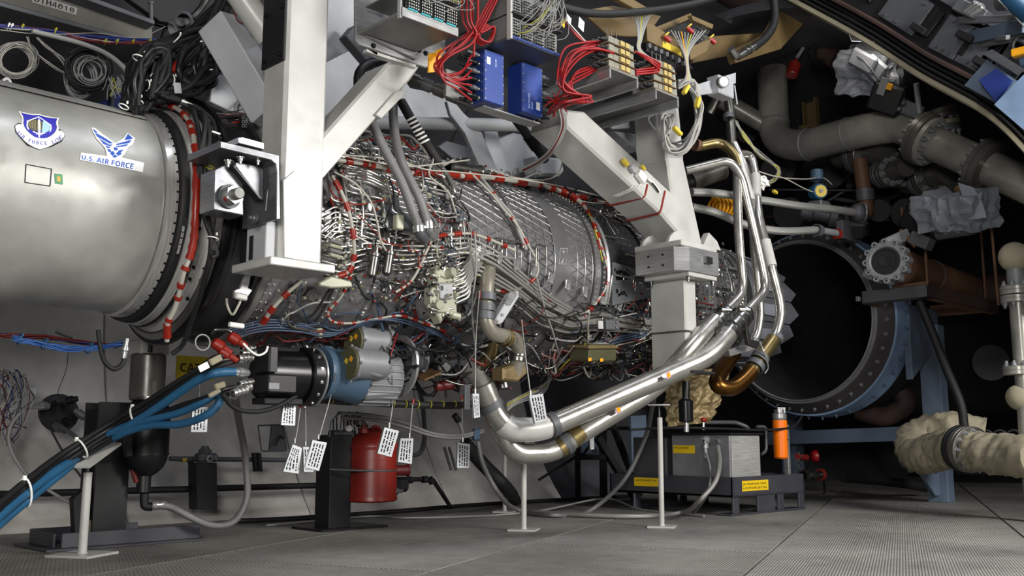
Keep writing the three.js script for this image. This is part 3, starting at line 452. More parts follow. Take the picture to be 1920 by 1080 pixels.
{
  const G = thing('thrust_frame', 'pale grey steel frame with a round cross tube behind the column and strut', 'frame');
  part('cross_tube', rod([600, 228, -0.55], [1012, 236, 0.1], 13, 14), M.whiteGrey, G);
  part('rear_panel', plate([[600, 120], [690, 60], [770, 165], [846, 180], [846, 222], [600, 226]], -0.62, 0.03), M.whiteGrey, G);
  part('web_plate', plate([[838, 190], [852, 190], [870, 212], [900, 240], [934, 320], [905, 324], [872, 250], [845, 215]], -0.1, 0.03), M.whiteGrey, G);
  part('rear_flange', plate([[905, 222], [928, 226], [955, 330], [918, 330]], -0.25, 0.04), M.whiteGrey, G);
  part('inner_box', plate([[914, 272], [966, 248], [1008, 256], [1016, 318], [960, 334], [916, 320]], -0.3, 0.25, 0.02), M.whiteGrey, G);
  part('inner_panel', plate([[606, 280], [740, 250], [760, 300], [740, 320], [640, 310]], -0.4, 0.03), M.whiteGrey, G);
  part('hanging_box', plate([[1006, 292], [1055, 296], [1060, 320], [1052, 330], [1016, 330], [1010, 322]], -0.1, 0.15, 0.02), M.whiteGrey, G);
  part('top_web', plate([[606, 0], [665, -30], [665, 90], [606, 120]], 0.1, 0.04), M.whiteGrey, G);
  part('diagonal', beam([650, 60, 0.2], [725, 150, 0.2], 0.07, 0.1), M.castDark, G);
  solo('elbow_hose', pipe([[722, 115, 0.35], [690, 118, 0.35], [672, 135, 0.35], [672, 190, 0.35]], 9, 0.06, 10), M.black, 'short black elbow hose behind the slanting white strut', 'hose');
}
// right-hand support
const F2 = 0.9;
{
  const G = thing('rear_support', 'white slanting beam and leg with a machined steel block at the engine rear', 'support');
  const zb = F2 - 0.27;
  part('diagonal_beam', plate([[1056, 232], [1063, 205], [1098, 209], [1262, 362], [1290, 410], [1295, 462], [1289, 463], [1281, 448], [1241, 402]], F2, 0.27, 0.014), M.white, G);
  part('leg', plate([[1246, 262], [1274, 262], [1318, 462], [1287, 463], [1262, 380]], F2 - 0.004, 0.24, 0.012), M.white, G);
  part('leg_head', plate([[1238, 120], [1266, 120], [1283, 300], [1250, 300]], F2 - 0.004, 0.24, 0.012), M.white, G);
  for (const [a, b] of [[[1213, 374], [1169, 386]], [[1247, 358], [1241, 404]]]) { }
  for (const k of [0, 1]) { const A = k ? [1247, 358] : [1214, 346], Bq = k ? [1238, 400] : [1209, 370], C = k ? [1203, 413] : [1170, 384];
    const a = U(...A, F2 + 0.004), b = U(...Bq, F2 + 0.004), c = b.clone().add(V(-0.008, -0.008, -0.26)); part('red_stripe', pipe([a, b, c], 0.006, 0.03, 6), M.redWrap, G); }
  // foot and flange
  part('foot_flange', boxAB([2.99, 1.71, 0.66], [3.37, 1.745, 1.02], 0.004), M.white, G);
  for (const z of [0.7, 0.9]) part('stiffener', new THREE.ExtrudeGeometry(new THREE.Shape([[2.995, 1.745], [3.2, 1.745], [3.2, 1.84], [3.12, 1.835], [3.06, 1.815], [3.02, 1.785]].map(a => new THREE.Vector2(...a))), { depth: 0.02, bevelEnabled: false }).translate(0, 0, z), M.white, G);
  part('stiffener', plate([[1318, 462], [1330, 436], [1345, 452], [1352, 470]], 0.88, 0.05, 0.003), M.white, G);
  const blk = new THREE.Shape([[3.0, 0.68], [3.39, 0.68], [3.39, 0.92], [3.2, 1.0], [3.11, 1.0], [3.0, 0.93]].map(a => new THREE.Vector2(a[0], -a[1])));
  part('steel_block', new THREE.ExtrudeGeometry(new THREE.Shape([[2.98, -0.68], [2.98, -0.97], [3.05, -1.03], [3.36, -1.03], [3.36, -0.68]].map(a => new THREE.Vector2(...a))), { depth: 0.145, bevelEnabled: true, bevelSize: 0.003, bevelThickness: 0.003, bevelSegments: 1 }).rotateX(-Math.PI / 2).translate(0, 1.56, 0), M.alu, G);
  for (const [y, z] of [[1.665, 0.78], [1.665, 0.89], [1.6, 0.78], [1.6, 0.89]]) bolt(G, V(2.98, y, z), V(-1, 0, 0), 0.007, M.boltDark);
  part('block_lug', boxAB([3.2, 1.62, 1.03], [3.27, 1.665, 1.055], 0.004), M.steel, G);
  part('lower_flange', boxAB([3.06, 1.53, 0.68], [3.36, 1.557, 1.02], 0.003), M.white, G);
  for (const [x, z] of [[3.08, 1.0], [3.08, 0.72], [3.34, 1.0]]) bolt(G, V(x, 1.53, z), V(0, -1, 0), 0.013, M.steel, studGeo);
  part('lower_leg', boxAB([3.14, 0.96, 0.66], [3.26, 1.53, 0.93], 0.01), M.white, G);
  part('strap', boxAB([3.132, 1.2, 0.65], [3.268, 1.212, 0.94], 0.002), M.steel, G);
  part('bottom_plate', boxAB([3.1, 0.945, 0.62], [3.34, 0.96, 1.0], 0.002), M.caseDark, G);
}
{ // clamp fittings on the slanted beam
  const G = thing('cable_terminal', 'small clear plug block with yellow caps clamped on the slanting beam', 'connector');
  part('yellow_cap', box(0, 0, 0, 0.055, 0.03, 0.03, 0.006, [0, 0, -0.5]).translate(...U(1172, 305, F2 + 0.02).toArray()), M.yellow, G);
  part('yellow_cap', box(0, 0, 0, 0.04, 0.02, 0.02, 0.004, [0, 0, -0.6]).translate(...U(1206, 314, F2 + 0.02).toArray()), M.yellow, G);
  part('plug_body', box(0, 0, 0, 0.075, 0.05, 0.04, 0.006, [0, 0, -0.6]).translate(...U(1202, 331, F2 + 0.022).toArray()), M.tie, G);
  part('plug_body', box(0, 0, 0, 0.05, 0.034, 0.03, 0.004, [0, 0, -0.6]).translate(...U(1186, 317, F2 + 0.018).toArray()), M.whiteGrey, G);
  for (const k of [0, 1, 2]) part('wire', cab([[1190 + k * 6, 345, F2 + 0.02], [1184 + k * 6, 352, F2 + 0.012], [1150 + k * 5, 368, F2 - 0.1]], 0.7, 10, 4), M.tie, G);
  part('lead', cab([[1214, 335, F2 + 0.02], [1226, 345, F2 + 0.014], [1237, 361, F2 + 0.008]], 2.4, 10, 6), M.tie, G); part('lead_tip', cab([[1222, 342, F2 + 0.018], [1230, 352, F2 + 0.014], [1235, 360, F2 + 0.01]], 1.6, 8, 6), M.black, G);
}
{
  const G = thing('conduit', 'dark ribbed conduit crossing behind the first blue box', 'pipe'); part('pipe', rod([756, 140, 0.55], [892, 198, 0.75], 10, 14), M.pipeDark, G); for (let i = 0; i < 5; i++) part('coupling', lat([[-0.03, 0.03], [-0.03, 0.036], [0.03, 0.036], [0.03, 0.03]], U(775 + i * 25, 148 + i * 10.6, 0.58 + i * 0.037), U(892, 198, 0.75).sub(U(756, 140, 0.55)), 14), i % 2 ? M.castDark : M.pipeDark, G); part('clamp', box(0, 0, 0, 0.06, 0.05, 0.05, 0.01).translate(...U(826, 172, 0.6).toArray()), M.dark, G);
  const S = thing('damper_strut', 'thick black strut leaning behind the slanting white beam', 'strut'); part('tube', rod([968, 225, 0.3], [1022, 300, 0.2], 9, 14), M.black, S); part('sleeve', rod([990, 256, 0.26], [1004, 276, 0.23], 10.5, 14), M.blackGloss, S);
  const P = thing('paper_tags', 'two white paper tags on strings beside the plug cabinet', 'tag'); part('paper', box(0, 0, 0, 0.05, 0.04, 0.002, 0.0005, [0, 0.2, -0.25]).translate(...U(1066, 36, 1.24).toArray()), M.tie, P); part('paper', box(0, 0, 0, 0.055, 0.06, 0.002, 0.0005, [0, 0.2, -0.2]).translate(...U(1090, 46, 1.24).toArray()), M.tie, P); part('string', cab([[1064, 40, 1.24], [1084, 62, 1.24], [1098, 78, 1.22]], 1, 10, 5), M.tie, P);
}
// ================================================================ instrument racks above the engine
function pinBank(G, x0, y0, z, nx, ny, dx, dy, mat = M.bolt) { // block of small plug pins, proud of a face towards +z
  const g = []; for (let i = 0; i < nx; i++) for (let j = 0; j < ny; j++) g.push(new THREE.CylinderGeometry(0.0042, 0.0055, 0.026, 6).rotateX(Math.PI / 2).translate(x0 + i * dx, y0 - j * dy, z + 0.012)); return stuff('plug_pins', g, mat, G);
}
{
  const G = thing('plug_rack', 'grey bracketed tray of plug strips with turquoise edges over the white strut', 'rack');
  const zb = 0.87, b0 = U(672, 62, zb), zf = 1.19, y0 = U(745, 22, zf).y, x0 = b0.x, x1 = U(858, 64, zf).x;
  part('back_plate', plate([[667, -60], [667, 76], [674, 84], [800, 127], [806, 122], [836, 110], [836, -20]], zb, 0.018, 0.003), M.alu, G);
  part('tray', boxAB([x0, y0, zb], [x1, y0 + 0.014, zf], 0.002), M.aluDull, G);
  part('tray_lip', boxAB([x0, y0 - 0.012, zf - 0.004], [x1, y0 + 0.03, zf + 0.006], 0.001), M.alu, G);
  part('side_gusset', plate([[x0 + 0.03, y0 - 0.003, 0, 'w'], [x1, y0 - 0.003, 0, 'w'], [x1, y0 - 0.035, 0, 'w']], zb + 0.02, 0.015, 0.001), M.alu, G);
  part('end_cheek', plate([[x0 - 0.008, y0 - 0.02, 0, 'w'], [x0 + 0.004, y0 - 0.02, 0, 'w'], [x0 + 0.004, y0 + 0.2, 0, 'w'], [x0 - 0.008, y0 + 0.2, 0, 'w']], zf, 0.02, 0.001), M.alu, G);
  part('face', boxAB([x0, y0 + 0.03, zf - 0.03], [x1, y0 + 0.21, zf - 0.02], 0.001), M.dark, G);
  part('shelf', boxAB([x0, y0 + 0.115, zb + 0.05], [x1, y0 + 0.123, zf + 0.003], 0.001), M.aluDull, G);
  for (let i = 0; i < 4; i++) { const xx = x0 + 0.03 + i * (x1 - x0 - 0.03) / 4; part('turquoise_edge', boxAB([xx, y0 + 0.026, zf - 0.01], [xx + (x1 - x0) / 6, y0 + 0.034, zf + 0.012], 0.001), M.teal, G); pinBank(G, xx + 0.008, y0 + 0.1, zf - 0.016, 5, 5, 0.013, 0.014); pinBank(G, xx + 0.004, y0 + 0.19, zf - 0.016, 6, 4, 0.013, 0.015); part('plug_strip', boxAB([xx, y0 + 0.036, zf - 0.02], [xx + (x1 - x0) / 6, y0 + 0.105, zf - 0.012], 0.001), M.black, G); }
  for (const [x, y] of [[700, 86], [774, 108], [682, 60], [698, 66], [716, 70], [770, 88], [786, 94], [798, 100]]) bolt(G, U(x, y, zb + 0.001), V(0, 0, 1), y > 80 ? 0.009 : 0.007, y > 84 && x !== 770 ? M.boltDark : M.bolt);
  part('shim', plate([[688, 91], [688, 97], [780, 127], [780, 121], [760, 115], [758, 121], [708, 104], [708, 98]], zb + 0.002, 0.03, 0.001), M.white, G);
  const w = rng(11); for (let i = 0; i < 26; i++) { const a = V(rr(x0 + 0.02, x1 - 0.05, w), y0 + rr(0.06, 0.19, w), zf + 0.008), b = a.clone().add(V(rr(-0.05, 0.12, w), rr(-0.02, 0.09, w), rr(0.02, 0.06, w))), c = V(rr(x0 + 0.1, x1, w), y0 + 0.26, zf + rr(0, 0.04, w)); part('wire', sweep(crv([a, b, c], 8), 0.002, 4, false), w() < 0.25 ? M.tieYellow : M.wireGrey, G); }
}
{
  const G = thing('plug_cabinet', 'two-storey plug cabinet with dark blue underside above the blue boxes', 'rack');
  const zf = 1.2, p = U(957, 66, zf), q = U(1050, 104, zf), x0 = p.x, x1 = q.x, y0 = p.y - 0.01, zb = 0.8;
  part('underside', boxAB([x0, y0 - 0.004, zb], [x1, y0 + 0.01, zf], 0.002), M.rackGrey, G);
  part('body', boxAB([x0, y0 + 0.01, zb], [x1, y0 + 0.27, zf - 0.02], 0.003), M.aluDull, G);
  part('bottom_lip', boxAB([x0, y0, zf - 0.004], [x1, y0 + 0.012, zf + 0.006], 0.001), M.blueBox, G);
  part('end_post', boxAB([x0 - 0.006, y0 - 0.008, zf - 0.02], [x0 + 0.008, y0 + 0.27, zf + 0.008], 0.001), M.white, G);
  for (const k of [0, 1]) for (let i = 0; i < 4; i++) { const xx = x0 + 0.018 + i * (x1 - x0 - 0.02) / 4; pinBank(G, xx, y0 + 0.1 + k * 0.12, zf - 0.02, 5, 6, 0.012, 0.0145); part('plug_strip', boxAB([xx - 0.008, y0 + 0.02 + k * 0.12, zf - 0.02], [xx + 0.056, y0 + 0.11 + k * 0.12, zf - 0.013], 0.001), M.castDark, G); }
  part('shelf', boxAB([x0, y0 + 0.122, zb], [x1, y0 + 0.13, zf + 0.02], 0.001), M.dark, G);
  const w = rng(12); for (let i = 0; i < 34; i++) { const a = V(rr(x0 + 0.02, x1 - 0.02, w), y0 + rr(0.03, 0.22, w), zf + 0.006), b = a.clone().add(V(rr(0, 0.08, w), rr(0.0, 0.05, w), rr(0.02, 0.07, w))), c = V(x1 - 0.03 + rr(-0.1, 0.05, w), y0 + 0.34, zf + rr(0, 0.05, w)); part('wire', sweep(crv([a, b, c], 9), 0.0021, 4, false), w() < 0.16 ? M.tieYellow : M.wireGrey, G); }
  part('yellow_tag', box(0, 0, 0, 0.035, 0.05, 0.003, 0.001, [0, 0.2, -0.3]).translate(...U(1056, 42, 1.22).toArray()), M.yellow, G);
}
// two blue signal boxes on a grey plate
{
  const P = thing('mounting_plate', 'grey folded plate carrying the two blue boxes', 'plate'); 
  part('plate', plate([[836, 128], [1012, 180], [1012, 230], [990, 236], [880, 196], [836, 180]], 0.93, 0.02, 0.003), M.aluDull, P); part('fold', boxAB([U(892, 196, 0.93).x, U(930, 206, 0.93).y - 0.03, 0.91], [U(998, 228, 0.93).x, U(930, 206, 0.93).y - 0.022, 0.99], 0.001), M.alu, P);
  const text = (lines, rot) => canvas(128, 320, (x) => { x.fillStyle = '#1c3c8c'; x.fillRect(0, 0, 128, 320); x.fillStyle = '#dfe6f2'; x.fillRect(...rot); x.fillStyle = '#b8c8ee'; x.font = 'bold 15px sans-serif'; x.save(); x.translate(...lines[0]); x.rotate(-Math.PI / 2); lines.slice(1).forEach((l, i) => x.fillText(l, 0, i * 20)); x.restore(); });
  const mk = (lab, c, z, d, t, side) => { const G = thing('signal_box', lab, 'box', 'blue signal boxes'); const [a, b, e] = [U(...c[0], z), U(...c[1], z), U(...c[2], z)]; const x0 = a.x, x1 = b.x, yt = (a.y + b.y) / 2, yb = e.y;
    part('body', boxAB([x0, yb, z - d], [x1, yt, z], 0.005), M.blueBox, G); part('cover', quad([V(x0 + 0.004, yt - 0.004, z + 0.001), V(x1 - 0.004, yt - 0.004, z + 0.001), V(x1 - 0.004, yb + 0.004, z + 0.001), V(x0 + 0.004, yb + 0.004, z + 0.001)]), printM(t), G);
    for (let i = 0; i < 6; i++) for (const xx of [x0 + 0.008, x1 - 0.008]) bolt(G, V(xx, yb + 0.015 + i * (yt - yb - 0.03) / 5, z + 0.001), V(0, 0, 1), 0.0025);
    const s = side > 0 ? x1 : x0; for (let i = 0; i < 6; i++) for (const k of [0, 1]) { const y = yt - 0.03 - i * (yt - yb - 0.05) / 5; part('plug', lat([[0, 0.009], [0.03, 0.011], [0.032, 0.014], [0.05, 0.014], [0.052, 0.009], [0.085, 0.006]], V(s, y - k * 0.01, z - 0.035 - k * d * 0.45), V(side, 0.05, 0), 8), k ? M.black : (i & 1 ? M.blackGloss : M.castDark), G); part('plug_collar', lat([[0, 0.012], [0.012, 0.0125], [0.013, 0.006]], V(s + side * 0.003, y - k * 0.01, z - 0.035 - k * d * 0.45), V(side, 0, 0), 8), M.bolt, G); }
    return [x0, x1, yt, yb, z]; };
  mk('blue signal box with plugs on its left side, nearer the strut', [[908, 92], [945, 103], [926, 194]], 1.04, 0.11, text([[80, 90], 'SCU 8H'], [14, 40, 24, 46]), -1);
  mk('blue signal box with plugs on its right side, nearer the slanting beam', [[979, 116], [1017, 128], [998, 215]], 1.04, 0.11, text([[46, 290], 'MULTIPLEXER', 'DH 851'], [88, 232, 26, 52]), 1);
}
// terminal stacks on channel brackets
function channelStack(lab, lab2, c, zf, len, w) {
  const G = thing('channel_bracket', lab, 'bracket', 'channel brackets'); const p = U(c[0], c[1], zf), q = U(c[2], c[3], zf), x0 = p.x, x1 = q.x, y = (p.y + q.y) / 2;
  part('top', boxAB([x0, y, zf - len], [x1, y + 0.012, zf], 0.001), M.aluDull, G); for (const x of [x0, x1 - 0.014]) part('flange', boxAB([x, y - 0.05, zf - len], [x + 0.014, y, zf], 0.002), M.alu, G);
  const S = thing('terminal_stack', lab2, 'terminal block', 'terminal stacks'); const r = rng(c[0]); const h = 0.045;
  for (let k = 0; k < 4; k++) { part('tier_plate', boxAB([x0 + 0.01, y + 0.014 + k * h, zf - 0.13], [x1 - 0.01, y + 0.019 + k * h, zf - 0.005], 0.001), M.copper, S);
    for (let i = 0; i < 5; i++) { const xx = x0 + 0.012 + i * (x1 - x0 - 0.024) / 5; part('terminal', boxAB([xx, y + 0.02 + k * h, zf - 0.12], [xx + (x1 - x0 - 0.03) / 5, y + 0.012 + (k + 1) * h, zf - 0.01 - r() * 0.012], 0.002), M.termGrey, S); if (i === 2 || i === 3) part('yellow_mark', boxAB([xx + 0.004, y + 0.024 + k * h, zf - 0.03], [xx + (x1 - x0 - 0.05) / 5, y + 0.007 + (k + 1) * h, zf - 0.005], 0.001), M.paleYellow, S); } }
  for (let i = 0; i < 3; i++) part('stud', rod(V(x0 + 0.04 + i * 0.04, y + 0.19, zf - 0.05), V(x0 + 0.04 + i * 0.04, y + 0.25, zf - 0.05), 0.0028, 6), M.bolt, S);
  for (let k = 0; k < 4; k++) for (let j = 0; j < 3; j++) part('plug', lat([[0, 0.009], [0.03, 0.011], [0.05, 0.011], [0.052, 0.007], [0.08, 0.005]], V(x0 + 0.012, y + 0.036 + k * h, zf - 0.03 - j * 0.036), V(-1, -0.15, 0), 7), j ? M.castDark : M.black, S);
  return { x0, x1, y, zf };
}
channelStack('left grey channel bracket above the slanting beam', 'terminal stack with red leads on the left channel', [1143, 128, 1197, 150], 1.3, 0.75, 0);
channelStack('right grey channel bracket above the slanting beam', 'terminal stack with brown leads on the right channel', [1229, 168, 1273, 186], 1.3, 0.75, 0);
{
  const G = thing('bracket_post', 'pale post and angled plates under the channel brackets', 'post'); part('post', boxAB([2.2, 2.3, 0.7], [2.23, 2.62, 0.73], 0.002), M.aluDull, G); part('plate', plate([[1135, 230], [1180, 215], [1182, 240], [1150, 242]], 0.62, 0.02), M.whiteGrey, G);
  const Hd = thing('beam_head', 'open white box bracket tucked behind the slanting beam', 'bracket'); part('shell', plate([[1150, 245], [1200, 252], [1202, 282], [1184, 272]], 0.58, 0.15, 0.01), M.whiteGrey, Hd);
}
// red and white signal leads, each one lead
let cN = 0; const redLab = ['looping up over the first blue box', 'dropping from the rack to the first blue box', 'curling beside the orange card', 'bent round to the upper plugs', 'sagging below the orange card', 'running to the lower plugs', 'tied in the bunch over the first blue box'];
function lead(name, list, rpx, mat, lab, cat, grp, seg = 22) { return solo(name, cab(list, rpx, seg, 6), mat, lab, cat, grp); }
{
  const r = rng(31); const g = 'red signal leads';
  for (let i = 0; i < 7; i++) { const d = (i - 3) * 2.2 + rr(-4, 4, r), z = 1.08 + i * 0.012, e = rr(-7, 7, r), f = rr(-6, 6, r); lead('red_lead', [[872 + d * 1.2 + (i & 1) * 22, -20, z], [874 + d + (i & 1) * 20, 40, z], [884 + d, 62, z], [865 + d * 2, 82, z], [832 + d + e, 104 + f, z], [814 + (i % 4) * 5, 124 + d + e, z], [830 + f, 144 + d, z], [856 + e, 136 + i * 4 + f, z], [884, 104 + i * 14, z - 0.03]], 2.1, M.red, 'red lead ' + redLab[i], 'cable', g, 50); }
  for (let i = 0; i < 4; i++) { const z = 1.12 + i * 0.01; lead('red_lead', [[930 + i * 4, -20, z], [900 + i * 5, 34, z], [887 + i * 4, 70, z], [905 + i * 5, 84 - i * 2, z], [924 + i, 56 - i * 2, z], [910, 46 + i * 4, z], [892, 60 + i * 3, z], [888, 92 + i * 5, z]], 2.1, M.red, 'red lead in the ring-shaped loop above the first blue box, ' + ['outermost', 'second', 'third', 'innermost'][i] + ' turn', 'cable', g, 40); }
  for (let i = 0; i < 8; i++) { const z = 1.22 + i * 0.012, k = i * 2.6 + rr(-5, 5, r), e = rr(-8, 8, r), f = rr(-8, 8, r); lead('red_lead', [[1142 + (i & 1) * 8, 76 + k * 1.6, z], [1104 + k, 78 + k, z], [1064 + k * 0.7 + e, 96 + k * 0.8 + f, z], [1046 + k * 0.7, 134 + k + e, z], [1052 + k + f, 164 + e, z], [1085 + k + e * 2, 186 + f * 0.7, z], [1062 - k * 0.3, 196 - k * 0.3, z], [1034 - i, 200 + k * 0.9, 1.05]], 2, M.red, 'red lead of the bow right of the second blue box, ' + ['first', 'second', 'third', 'fourth', 'fifth', 'sixth', 'seventh', 'eighth'][i] + ' from outside', 'cable', g, 44); }
  for (let i = 0; i < 4; i++) lead('red_lead', [[1108 + i * 4, 124 + i * 2, 1.2], [1080 - i * 8, 136 + i * 12, 1.2], [1060 + i * 12, 170 + i * 5, 1.18], [1044, 192 + i * 4, 1.1]], 1.9, M.red, 'red lead of the straight bunch below the left terminal stack, ' + ['first', 'second', 'third', 'last'][i] + ' of four', 'cable', g);
  for (let i = 0; i < 6; i++) lead('red_lead', [[1056 + i * 3, 36 + i * 4, 1.16], [1072 + i * 4, 58 + i * 3, 1.18], [1092 + i * 3, 76 + i, 1.2], [1128 + i * 3, 74 + (i % 3) * 4, 1.22]], 1.8, M.red, 'red lead of the slanting bunch from the plug cabinet to the left terminal stack, ' + ['first', 'second', 'third', 'fourth', 'fifth', 'sixth'][i], 'cable', g);
  const SB = thing('lead_splay', 'star-shaped splay of short red leads right of the second blue box', 'cable bundle'); for (let i = 0; i < 14; i++) { const a = i / 14 * 6.28 + rr(-0.3, 0.3, r), l = rr(14, 34, r); part('lead', cab([[1042, 194, 1.1], [1042 + l * 0.5 * Math.cos(a) + rr(-4, 4, r), 192 + l * 0.4 * Math.sin(a) + rr(-4, 4, r), 1.13], [1042 + l * Math.cos(a), 194 + l * 0.8 * Math.sin(a), 1.1]], 1.6, 10, 5), M.red, SB); }
  for (let i = 0; i < 3; i++) lead('red_lead', [[1190 + i * 4, 96 + i * 3, 1.26], [1222, 110 + i * 4, 1.3], [1238 - i, 122 + i * 5, 1.3], [1192, 132 + i * 4, 1.27]], 2.1, M.red, 'red lead looped between the two terminal stacks, ' + ['upper', 'middle', 'lower'][i] + ' one', 'cable', g);
  for (let i = 0; i < 4; i++) lead('grey_lead', [[1046 + i * 3, 200, 1.02], [1052 + i * 3, 235, 1.0], [1034 + i * 3, 276, 0.9], [1010 + i * 4, 300, 0.75], [975 + i * 5, 318 + i * 2, 0.6]], 2.2, i === 1 ? M.maroon : M.wireGrey, ['pale', 'maroon', 'second pale', 'third pale'][i] + ' lead hanging from the second blue box to the engine', 'cable', 'leads dropping to the engine');
  const ob = thing('orange_card', 'folded orange card hanging by the red leads', 'card'); part('leaf', plate([[805, 100], [818, 98], [828, 96], [826, 118], [815, 135], [804, 136]], 1.02, 0.012, 0.002), M.amber, ob); part('leaf', plate([[818, 94], [829, 90], [832, 100], [820, 106]], 1.03, 0.01, 0.002), M.amber, ob);
  // grey coil under the right terminal stack
  const CO = thing('cable_coil', 'big loose coil of grey cable hanging before the rear white leg', 'cable coil'); const cr = rng(44);
  for (let i = 0; i < 24; i++) { const z = 1.05 + i * 0.008, a = rr(-13, 11, cr), b = rr(-8, 8, cr), c = rr(-8, 8, cr); part('turn', cab([[1272, 150 + i * 0.7, z], [1296 + a, 158 + b, z], [1310 + c, 196, z], [1306 + a * 0.5, 240 + b, z], [1282 + b, 270 + a * 0.8 + i * 0.7, z], [1250 + c, 262 + b + i * 0.8, z], [1232 + a * 1.5 + i, 230 + b, z], [1226 + i * 1.6, 214, z - 0.2]], 1.9, 40), i % 3 ? M.wireGrey : M.wireWhite, CO); }
  for (const [x, y, an] of [[1270, 246, -0.4], [1308, 192, 1.2], [1286, 168, 0.9]]) part('tag_strap', box(0, 0, 0, 0.075, 0.022, 0.03, 0.004, [0, 0, an]).translate(...U(x, y, 1.25).toArray()), M.yellow, CO);
  const TF = thing('thin_lead_bunch', 'bunch of thin grey leads fanning down from the tan junction box to the coil', 'cable bundle');
  for (let i = 0; i < 11; i++) part('lead', cab([[1258 + i * 6.5, 62 - Math.abs(i - 5), 1.02], [1274 + i * 2.6, 84, 1.06], [1284 + i * 0.6, 108, 1.1], [1287 + i * 0.6, 138, 1.1], [1280 + i * 2, 158, 1.1]], 1.3, 24), i === 3 ? M.amber : i === 6 ? M.tieYellow : M.wireGrey, TF);
  const TG = thing('thin_lead_bunch', 'bunch of thin grey leads hanging left of the junction box down to the terminal stacks', 'cable bundle');
  for (let i = 0; i < 9; i++) part('lead', cab([[1188 + i * 4, 26, 1.02], [1193 + i * 2.4, 44, 1.06], [1196 + i, 72, 1.1], [1195 + i * 0.8, 92, 1.1], [1222 + i * 3, 125, 1.16]], 1.2, 24), i === 4 ? M.tieYellow : M.wireGrey, TG);
}
